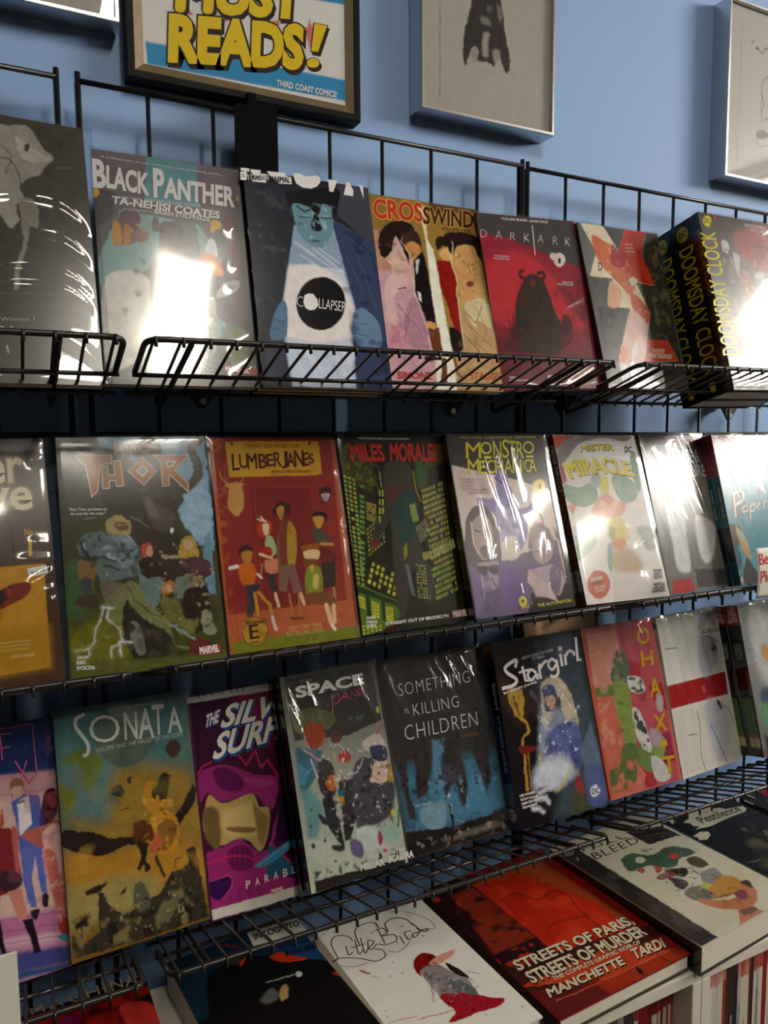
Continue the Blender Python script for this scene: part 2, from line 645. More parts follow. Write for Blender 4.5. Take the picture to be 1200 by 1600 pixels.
def letter_ops(mb, ops, W, H, y, place=None):
    """lettering in the plane of a cover; a text is fitted to the parallelogram BL, BR, TL given in per cent"""
    place = place or (lambda u, v, h: (u / 100 * W, h, H - v / 100 * H))
    lay = y
    for o in ops:
        if o[0] == 'T':
            _, text, c, q = o[:4]
            off, shear, space, bend = (list(o[4:]) + [0.0, 0.0, 1.0, 0.0][len(o) - 4:])
            lo, hi = text_size(text, space)
            V, F = glyphs(text, off, shear, space)
            q = np.array(q, float).reshape(3, 2)
            lift = V[:, 2]
            s_ = (V[:, :2] - lo) / (hi - lo)
            up = s_[:, 1] + bend * 4 * s_[:, 0] * (1 - s_[:, 0])
            P = q[0] + s_[:, :1] * (q[1] - q[0]) + up[:, None] * (q[2] - q[0])
            mb.col = tuple(hexlin(c))
            lay -= 0.06
            mb.add([place(p[0], p[1], lay - h) for p, h in zip(P, lift)], F)
        elif o[0] == 'M':
            _, c, polys = o[:3]
            mb.col = tuple(hexlin(c))
            lay -= 0.03
            P = [Vector((polys[i], polys[i + 1], 0)) for i in range(0, len(polys), 2)]
            tris = tessellate_polygon([P])
            mb.add([place(p.x, p.y, lay) for p in P], [tuple(t) for t in tris])
        elif o[0] == 'K':
            _, c, pts, w = o[:4]
            mb.col = tuple(hexlin(c))
            lay -= 0.03
            stroke(mb, np.array(pts, float).reshape(-1, 2), w, W, H, lay, place, len(o) > 4)
    return lay


def stroke(mb, P, w, W, H, lay, place, curved):
    """a pen line of width w (per cent of the width)"""
    asp = H / W
    P = P.copy()
    P[:, 1] *= asp
    if curved:
        P = smooth_open(P, 5)
    n = len(P)
    T = np.gradient(P, axis=0)
    T /= np.maximum(np.linalg.norm(T, axis=1, keepdims=True), 1e-9)
    N = np.stack([-T[:, 1], T[:, 0]], 1) * w / 2
    A, B = P + N, P - N
    vs = [place(p[0], p[1] / asp, lay) for p in np.vstack([A, B])]
    mb.add(vs, [(i, i + 1, n + i + 1, n + i) for i in range(n - 1)])


# ------------------------------------------------------------------ books
def grid_faces(nx, ny):
    i = np.arange(nx * ny).reshape(ny, nx)
    return np.stack([i[:-1, :-1], i[1:, :-1], i[1:, 1:], i[:-1, 1:]], -1).reshape(-1, 4)


def painted_sheet(mb, W, H, ops, cell, y=-0.05, place=None):
    nx, ny = max(8, int(W / cell)), max(8, int(H / cell))
    p = Paint(H / W, nx, ny)
    c = np.clip(p.run(ops), 0, 0.92)
    if not len(ops):
        c[:] = 0.3
    U, V = np.meshgrid(np.linspace(0, 100, nx), np.linspace(0, 100, ny))
    if place is None:
        vs = np.stack([U / 100 * W, np.full(U.shape, y), H - V / 100 * H], -1).reshape(-1, 3)
    else:
        vs = np.array([place(a, b, y) for a, b in zip(U.ravel(), V.ravel())])
    mb.add(vs.tolist(), grid_faces(nx, ny).tolist())
    mb.c[-len(vs):] = [tuple(x) for x in c.reshape(-1, 3)]


def sleeve_mesh(name, W, H, T, style, seed, parent, m=None):
    """a clear bag around the book: wrinkled front sheet, folded over the edges"""
    r = random.Random(seed)
    ex = {'arc': 9, 'loose': 7}.get(style, 3.5)
    x0, x1, z0, z1 = -2.0, W + ex, -0.6, H + 3
    nx, ny = 64, 96
    U, V = np.meshgrid(np.linspace(0, 1, nx), np.linspace(0, 1, ny))
    X, Z = x0 + (x1 - x0) * U, z0 + (z1 - z0) * V
    D = np.zeros(U.shape) + 1.0

    def fold(px, pz, qx, qz, w, a, sharp=1.0):
        e = np.array([qx - px, (qz - pz) * H / W])
        L = np.hypot(*e)
        e = e / L
        dx, dz = U - px, (V - pz) * H / W
        along = (dx * e[0] + dz * e[1]) / L
        d = (dx * -e[1] + dz * e[0]) / w
        env = np.clip(along * 4, 0, 1) * np.clip((1 - along) * 4, 0, 1)
        return a * np.exp(-np.abs(d) ** (1 + sharp)) * env
    if style == 'arc':
        for z, a, w in ((.70, 3.2, .034), (.57, 2.6, .030), (.44, 2.0, .026), (.38, 1.2, .018), (.17, 1.6, .030)):
            bow = z - .30 * (U - .62) ** 2 - 1.6 * np.maximum(U - .74, 0) ** 2 - .10 * np.maximum(.5 - U, 0)
            D += a * np.exp(-((V - bow) / w) ** 2) * np.clip((1.01 - U) * 7, 0, 1) * np.clip(.35 + U, 0, 1)
        D += .8 * np.sin(U * 5 + V * 9)
    elif style == 'diag':
        for k in range(10):
            p = r.uniform(-.2, .8)
            D += fold(p, 1.02, p + r.uniform(.35, .6), r.uniform(-.1, .25), r.uniform(.022, .07), r.uniform(1.6, 4.2), r.uniform(0, .9))
        for k in range(4):
            p = r.uniform(0, 1)
            D += fold(p, r.uniform(-.02, .05), p + r.uniform(-.25, .1), r.uniform(.3, .5), .025, r.uniform(.6, 1.4), .3)
    elif style == 'crumple':
        for k in range(6):
            p = r.uniform(0.1, .9)
            D += fold(p, 1.02, p + r.uniform(.0, .3), r.uniform(.15, .55), r.uniform(.025, .06), r.uniform(1.8, 4.0), r.uniform(0, .6))
        for k in range(8):
            p = r.uniform(0, 1)
            D += fold(p, -.02, p + r.uniform(-.25, .2), r.uniform(.15, .5), r.uniform(.02, .04), r.uniform(1.2, 2.8), .2)
    elif style == 'loose':
        for k in range(6):
            z = r.uniform(.1, 1)
            D += fold(1.02, z, r.uniform(.7, .9), z + r.uniform(-.12, .05), .03, r.uniform(.8, 1.8), .4)
    else:
        for k in range(4):
            z = r.uniform(.05, 1)
            D += fold(1.02, z, r.uniform(.55, .85), z + r.uniform(-.2, .05), .03, r.uniform(.3, .8), .6)
        p = r.uniform(.2, .8)
        D += fold(p, -.02, p + r.uniform(-.1, .1), .18, .04, 1.0, .2)
    D += 0.7 * (vnoise(U * 3, V * 4.5, seed + 5) - .3) + .8 * np.sin(np.pi * U) * np.sin(np.pi * V)
    edge = np.minimum(np.minimum((X + 2) / 6, (x1 - X) / 10), np.minimum((Z + .6) / 6, (z1 - Z) / 8))
    D = 0.35 + np.maximum(D, 0.05) * np.clip(edge, 0, 1)
    mb = MB()
    mb.add(np.stack([X, -D, Z], -1).reshape(-1, 3).tolist(), grid_faces(nx, ny).tolist())
    # the bag runs on around the spine edge, the top and the fore edge
    yb = max(T, 3) + 0.6
    for p, q in (((x0, z0), (x0, z1)), ((x0, z1), (x1, z1)), ((x1, z1), (x1, z0))):
        mb.add([(p[0], -.35, p[1]), (q[0], -.35, q[1]), (q[0], yb * .5 if ex > 5 else yb, q[1]), (p[0], yb * .5 if ex > 5 else yb, p[1])], [(0, 1, 2, 3)])
    return mb.build(name, {'plain': M_SOFT, 'arc': M_CRISP}.get(style, M_SLEEVE), parent, True)


ART = {}
ART['a_black'] = [('D', 1.05),
    ('G', (73, 68, 60), (48, 42, 35), [50.3, 4.5, 41.4, 98.8]),
    ('C', (153, 149, 139), [18.2, 8.3, 38.5, 4.5, 56.4, 3.4, 65.7, 2.6, 70.6, 5.6, 74.2, 10.1, 80.1, 14, 74.3, 18.5, 70.3, 22, 64.6, 23.2, 59.1, 27.5, 60.7, 31.4, 56.3, 35.2, 57.8, 40.4, 52.5, 43.5, 47.1, 38.6, 39.8, 34, 22.9, 31.5, 14.7, 18]),
    ('C', (131, 126, 113), [58.6, 32.3, 66.7, 31.6, 69.2, 36.8, 68.1, 42.3, 63.5, 42.6, 60.7, 50.8, 57, 57.7, 54.7, 65.6, 51.8, 65.4, 54.6, 57.1, 58.8, 49.6, 58.8, 40.3]),
    ('C', (178, 175, 163), [59.1, 7.6, 63, 9.2, 69.9, 12, 79, 13.8, 73.5, 16.5, 64.2, 16.7, 60.5, 13], 0.27),
    ('C', (71, 64, 53), [66.8, 11.2, 66.4, 12.3, 65.4, 13, 64.2, 13.1, 63.4, 12.6, 63.1, 11.7, 63.6, 10.6, 64.6, 9.9, 65.7, 9.8, 66.6, 10.3]),
    ('S', (54, 47, 38), [49.1, 16.9, 54.1, 17.1, 57.8, 20.1, 59.9, 24.7, 60, 28.1], 0.61),
    ('S', (104, 98, 85), [38.1, 8.6, 51.5, 12.6, 55, 17.7, 51.6, 22.8], 0.8),
    ('L', (108, 102, 89), [7.5, 69.4, 34.9, 68.2, 101.2, 66.1], 0.29),
    ('N', 0.18, 7, 3),
    ('T', '...: God Woman 1', (180, 175, 161), [28.4, 78.7, 62.3, 77.3, 28.5, 77.4]),
    ('T', '(D:6', (206, 203, 193), [40.1, 83.3, 50.4, 82.9, 40.4, 80.1], 0.01),
    ('T', 'publisher', (136, 131, 120), [82.5, 18, 91.9, 17.2, 82.6, 17.2]),
    ('C', (180, 175, 161), [47.2, 87.5, 47, 87.9, 46.6, 88.1, 46.2, 88.1, 45.8, 87.9, 45.7, 87.6, 45.9, 87.2, 46.3, 86.9, 46.8, 86.9, 47.1, 87.1]),
    ('C', (180, 175, 161), [47, 88.6, 46.9, 88.9, 46.5, 89, 46.1, 89, 45.8, 88.9, 45.7, 88.7, 45.8, 88.5, 46.2, 88.3, 46.6, 88.3, 46.9, 88.4])]
ART['a_panther'] = [('D', 0.84),
    ('G', (109, 98, 104), (89, 89, 89), [1.1, 0.8, -0.9, 45.6]),
    ('P', (91, 145, 155), [35.8, -0.2, 70.7, 0.4, 67.9, 14.1, 70.4, 20.6, 51.2, 20.7, 32.6, 20.1]),
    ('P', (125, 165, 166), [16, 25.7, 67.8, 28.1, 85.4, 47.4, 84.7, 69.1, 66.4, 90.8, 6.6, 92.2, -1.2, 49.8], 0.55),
    ('P', (77, 70, 76), [-1.3, 17.3, 13.6, 18.8, 11.7, 28.1, -1, 36.1]),
    ('C', (105, 79, 88), [17, 26.3, 28.3, 26.8, 26.5, 34.1, 23.8, 39.9, 11.5, 41.4, 11, 35.2], 0.27),
    ('C', (191, 140, 58), [11.4, 31, 15.4, 32.1, 15.6, 40.4, 10, 40.8], 0.26),
    ('C', (180, 118, 43), [18, 31.9, 21.4, 33, 20.7, 40.1, 17.1, 40.3], 0.27),
    ('C', (136, 95, 78), [33.6, 35.7, 32.4, 37.6, 29.6, 39, 26.4, 39.2, 23.9, 38.2, 23.1, 36.4, 24.3, 34.5, 27, 33.1, 30.3, 32.9, 32.8, 33.9]),
    ('C', (87, 72, 80), [37.6, 27.5, 40.7, 28, 40.2, 33.1, 35.9, 33.4]),
    ('P', (87, 102, 100), [50.6, 25.8, 65.8, 26.8, 71.3, 69.6, 70.2, 94.8, 46.7, 95.3, 49.7, 42.4]),
    ('P', (107, 74, 82), [86.5, 23, 95.7, 23, 94.7, 54.2, 91.8, 90.2, 85, 83.3, 83.1, 47.5]),
    ('P', (69, 96, 91), [82.3, 28.5, 86.1, 34.2, 89.8, 72.5, 99, 95.7, 78.8, 96, 82.2, 54.8]),
    ('C', (207, 216, 220), [74.8, 34.2, 79.1, 36.1, 79.4, 41.9, 73.7, 43, 70.9, 38.8]),
    ('C', (199, 113, 41), [69.5, 41.1, 80.3, 43.3, 82.7, 50.5, 73.7, 51.7, 67.6, 47], 0.29),
    ('C', (223, 148, 43), [73.4, 45.2, 80.9, 47.7, 81.6, 50.5, 73.8, 50.2], 0.29),
    ('C', (105, 72, 126), [73.7, 51.7, 81.4, 52, 81, 54.9, 76.3, 56.6]),
    ('C', (74, 69, 69), [41.6, 30.1, 50.3, 28.4, 56.4, 31.9, 55.5, 39.1, 63.6, 44.4, 73.8, 50.2, 86.4, 64.7, 88.8, 71.8, 77.8, 70.8, 70, 62.6, 51.8, 70.4, 38.3, 77.8, 23.1, 86.4, 10.1, 86.8, 9.5, 72.2, 15.8, 58.3, 30.9, 50.6, 39.1, 43.1], 0.28),
    ('C', (41, 39, 41), [53.8, 53.5, 67.8, 45.6, 75.9, 51.6, 81.6, 59.2, 72.2, 62.5, 61.6, 60.2], 0.58),
    ('C', (216, 214, 205), [35.3, 76.6, 52, 68.3, 67.9, 62, 74.6, 61.3, 74.1, 69.5, 66.2, 75.5, 52.6, 81.5, 35.6, 83.4], 0.28),
    ('C', (181, 183, 195), [75.7, 61.3, 82.3, 54.1, 93.3, 52.4, 90.9, 57.3, 83.7, 59.8]),
    ('C', (215, 212, 203), [4.1, 56.2, 28.6, 53.5, 31.5, 64.4, 27.6, 81.6, 16.5, 91.9, 0.9, 91], 1.05),  # white glare of the bag, painted into the cover
    ('C', (215, 171, 58), [-0.4, 17.9, 3.6, 18.3, 2.8, 20.8, -0.2, 21.1]),
    ('C', (215, 171, 58), [77, 26, 82.7, 25.5, 83.5, 28.4, 76.3, 31.2]),
    ('C', (215, 171, 58), [97.1, 12.7, 98.7, 13.7, 97.9, 15.7]),
    ('C', (107, 123, 76), [81.5, 76.3, 94.1, 74.5, 94.1, 90.1, 82.7, 91.8], 0.88),
    ('N', 0.14, 9, 5),
    ('T', "'A brilliant start to one of Marvel's most promising comics...", (213, 211, 210), [5.4, 3.8, 89, 4.4, 5.5, 2.4]),
    ('T', 'B', (229, 227, 227), [0.3, 16.7, 7.7, 16.7, 0.7, 5], 0.035),
    ('T', 'LACK', (229, 227, 227), [8.6, 16.4, 35, 17.4, 9.4, 7], 0.035),
    ('T', 'P', (229, 227, 227), [39.2, 17.7, 45.6, 17.7, 40, 5.5], 0.035),
    ('T', 'ANTHER', (229, 227, 227), [46.2, 17.6, 94.1, 18, 47.2, 8.8], 0.035),
    ('T', 'NEW YORK TIMES BEST-SELLING AUTHOR', (213, 211, 210), [16, 20.9, 70.5, 20.2, 16.1, 19.7]),
    ('T', 'TA-NEHISI COATES', (231, 229, 229), [11, 23.3, 82.9, 24.5, 11.7, 20.1], 0.03),
    ('T', 'ILLUSTRATED BY', (213, 211, 210), [18.1, 25.7, 37.6, 25.7, 18.2, 24.7]),
    ('T', 'BRIAN STELFREEZE', (223, 221, 220), [38.4, 25.8, 76.1, 26.4, 38.6, 23.9], 0.02),
    ('M', (193, 55, 46), [77.3, 90.9, 100.1, 92.1, 100, 94.8, 77.4, 93.3]),
    ('T', 'MARVEL', (239, 236, 237), [78.1, 93.1, 94.7, 94, 78.1, 91.3], 0.04),
    ('B', (38, 36, 41), [42, 30, 64, 44, 89, 72, 52, 70, 10, 87, 16, 58], 7.2, 0.56, 61, 0.7),
    ('B', (183, 140, 82), [11, 30, 34, 26, 30, 40, 9, 42], 4.32, 0.62, 62, 0.7),
    ('B', (104, 72, 82), [83, 24, 100, 29, 95, 90, 83, 83], 5.4, 0.6, 63, 0.6),
    ('B', (46, 64, 60), [50, 29, 79, 30, 88, 76, 68, 95], 7.2, 0.6, 64, 0.5)]
ART['a_collapse'] = [('D', 0.34),
    ('F', (38, 38, 41)),
    ('P', (65, 68, 78), [74, -0.5, 100.9, -0.4, 99.9, 28.8, 87.6, 24.5, 71.9, 16.8]),
    ('P', (55, 67, 100), [66.7, 18.7, 84.1, 23.3, 99.9, 28.8, 98.9, 100.6, 69.7, 101.1, 76.4, 61.6], 0.32),
    ('P', (50, 55, 76), [5, 78.4, 18.3, 76.6, 20.6, 101.9, 1.2, 102.2]),
    ('P', (32, 36, 49), [-1.2, 6.7, 37.2, 5.2, 35.1, 24.2, 23.8, 57.2, 17.1, 64.4, 5.5, 75, 1.7, 71.8], 0.58),
    ('P', (142, 165, 195), [35.1, 24.2, 66.3, 21, 77.5, 62.3, 70.5, 79.5, 70.3, 101, 20.6, 101.9, 18, 78.6, 20.4, 60.8]),
    ('P', (206, 214, 231), [28.5, 43.1, 70.4, 43.3, 76.4, 61.6, 72.6, 68.9, 71.5, 80.2, 55, 86.3, 21.5, 83.9, 18.5, 74.5, 20.8, 60.8], 0.91),
    ('P', (239, 232, 231), [27.3, 44.5, 47, 41.9, 67.3, 47, 74.8, 61, 70.6, 76, 44.7, 79.7, 20.4, 77.2, 20.9, 61.5], 1.52),
    ('P', (200, 215, 237), [19.4, 83.3, 72.3, 82.3, 70, 99.7, 22, 100.5], 0.9),
    ('L', (231, 234, 239), [31, 80.2, 44.7, 92], 2.96, 1.78, 0.7),
    ('L', (179, 198, 227), [48.6, 83.7, 59.9, 97.1], 2.57, 1.82, 0.7),
    ('L', (239, 239, 239), [62.9, 81.9, 69.6, 90], 2.62, 1.86, 0.6),
    ('L', (229, 234, 239), [48.3, 34.6, 70.1, 44.7], 1.68, 1.25, 0.6),
    ('L', (229, 234, 239), [34.8, 32.7, 47.8, 37.5], 1.64, 1.22, 0.6),
    ('L', (125, 153, 184), [37.1, 26.2, 52.8, 35.8], 1.65, 1.23, 0.5),
    ('C', (105, 145, 162), [35.2, 13.4, 41.2, 9.2, 53.1, 8.1, 62.1, 11, 67.7, 13.5, 65.6, 24.7, 58.1, 32.5, 49.7, 33.5, 41, 30.2, 36.4, 23.3]),
    ('C', (17, 16, 22), [34.5, 7.6, 53.6, 5.1, 69.7, 2.9, 75.5, 4.6, 72.1, 12.3, 66.7, 18.7, 66.5, 13.6, 59.5, 12, 55.8, 19.6, 57.2, 24.6, 51.1, 25.8, 48.6, 23.1, 51.6, 16.3, 42.8, 13.4, 35.7, 14, 31.2, 20.2, 30.6, 10.2]),
    ('L', (28, 31, 38), [39.1, 14.5, 44.5, 16.9, 50.7, 14.9], 1.42),
    ('L', (28, 31, 38), [40.5, 19.8, 48.8, 19.1], 1.07),
    ('L', (28, 31, 38), [57.1, 18.8, 65.5, 18.4], 1.09),
    ('L', (42, 67, 79), [47.8, 30.7, 56.1, 30.5], 1.07),
    ('L', (168, 199, 210), [43, 18.8, 47.6, 18.8], 0.71),
    ('L', (168, 199, 210), [58.4, 17.9, 64.5, 17.4], 0.73),
    ('C', (10, 10, 16), [68.8, 61.5, 66.7, 64.8, 63.5, 67.8, 59.3, 70.3, 54.5, 72.2, 49.4, 73.2, 44.4, 73.4, 39.7, 72.8, 35.8, 71.3, 32.8, 69.2, 30.9, 66.5, 30.2, 63.4, 30.9, 60.1, 32.8, 56.9, 35.9, 53.9, 39.9, 51.3, 44.7, 49.4, 49.8, 48.2, 54.9, 47.9, 59.7, 48.5, 63.8, 49.9, 67, 52.1, 69, 54.9, 69.6, 58.1]),
    ('C', (84, 118, 151), [19.9, 60.9, 23.2, 64.1, 20.6, 76.5, 15.7, 79, 8.2, 78.3, 12, 68.7]),
    ('C', (104, 136, 168), [78.7, 62.2, 84.9, 61.9, 94.7, 68, 94.8, 79.4, 77.6, 80, 71.5, 74.6, 74.4, 66]),
    ('L', (62, 96, 130), [12.9, 70, 20.9, 71], 0.89),
    ('L', (62, 96, 130), [11.1, 74.2, 19.7, 75.2], 0.88),
    ('L', (74, 106, 141), [75, 68.8, 85.9, 69.1], 0.98),
    ('L', (74, 106, 141), [72.8, 73.8, 84.7, 74.8], 0.98),
    ('N', 0.06, 6, 7),
    ('M', (235, 233, 234), [-1.3, -0.3, 5.1, -0.5, 4.9, 1, 2.7, 1.2, 2.5, 4.9, 0.3, 5.1, 0.7, 1.2, -1.5, 1.2]),
    ('M', (235, 233, 234), [5.9, -0.3, 13.7, -0.5, 12.9, 1.2, 17.9, 1, 16.7, 5.3, 6.6, 5.6, 6.5, 4.9, 14, 4.4, 12.7, 2.5, 8.2, 2.6, 6.2, 1.3]),
    ('M', (235, 233, 234), [18.2, -0.5, 32.5, -1.1, 32.5, 0.2, 36.8, 0.8, 36.8, 4.1, 27, 4.7, 20.7, 1.6]),
    ('M', (235, 233, 234), [66.8, -1.3, 74.4, -1.3, 69.9, 4.9, 66.6, 4.9]),
    ('M', (235, 233, 234), [82.2, -1.3, 84.1, -1.5, 87.1, 2.4, 86.2, 5.6, 78.4, 5.5]),
    ('M', (235, 233, 234), [92.5, -0.8, 95.8, -0.6, 95.1, 6]),
    ('M', (235, 233, 234), [39, -1.6, 44.8, -1.8, 47.6, -0.8, 54.9, -1.7, 56.2, -2.3, 60.2, -1.6, 60.2, 0.8, 57, 3.3, 51.9, 4.9, 45.4, 5, 40.4, 3.4, 39.1, 1]),
    ('T', 'YOUNG', (239, 239, 239), [2.5, 5, 18.6, 3.8, 2.9, 2.6], 0.05),
    ('T', 'YOUNG', (19, 16, 19), [2.9, 4.9, 18.3, 3.9, 3.2, 2.6], 0.012),
    ('T', 'ANIMAL', (19, 16, 19), [20.4, 4.5, 35.4, 3.5, 20.8, 1.8], 0.03),
    ('M', (239, 239, 239), [-2.1, 1.9, 2.1, 1.8, 1.6, 5.6, -2.6, 5.7]),
    ('T', 'DC', (19, 16, 19), [-1.8, 4.5, 1.3, 4.3, -1.5, 2.9], 0.02),
    ('M', (239, 236, 236), [37.3, 57.6, 40.9, 56.5, 44.3, 56.7, 47.1, 59.2, 47.1, 62, 44.2, 64, 40, 64.6, 36.8, 63.5, 35.8, 60.8]),
    ('T', 'C', (239, 236, 236), [30.2, 63.1, 35.4, 63.3, 31.1, 58.1], -0.02),
    ('T', 'LLAPSER', (239, 236, 236), [47.2, 63.3, 68.5, 64.1, 48.4, 58.4], -0.005),
    ('L', (14, 18, 31), [26.2, 43.2, 30.2, 33.1], 0.57),
    ('L', (14, 18, 31), [81, 26.5, 96.8, 34.2, 98.5, 44.5], 0.63),
    ('L', (73, 89, 126), [74.3, 35.7, 85.3, 54], 0.74),
    ('L', (73, 89, 126), [84.2, 35.1, 93.8, 60.8], 0.75),
    ('B', (25, 33, 58), [66, 20, 100, 29, 99, 101, 70, 101], 10.8, 0.58, 71, 0.6),
    ('B', (71, 75, 85), [0, 10, 37, 7, 24, 57, -0, 72], 9, 0.62, 72, 0.5),
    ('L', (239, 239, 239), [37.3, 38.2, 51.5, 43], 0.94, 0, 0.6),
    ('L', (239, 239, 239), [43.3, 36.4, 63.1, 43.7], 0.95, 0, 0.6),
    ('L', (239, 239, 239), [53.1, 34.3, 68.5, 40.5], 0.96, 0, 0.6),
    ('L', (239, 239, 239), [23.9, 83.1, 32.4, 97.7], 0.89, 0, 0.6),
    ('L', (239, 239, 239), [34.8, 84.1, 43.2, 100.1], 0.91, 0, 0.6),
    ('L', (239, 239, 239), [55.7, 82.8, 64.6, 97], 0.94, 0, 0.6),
    ('B', (167, 199, 212), [41, 12, 68, 13, 58, 33, 41, 30], 3.96, 0.66, 73, 0.6),
    ('B', (35, 72, 91), [37, 14, 68, 13, 59, 32, 40, 31], 4.68, 0.64, 74, 0.6)]
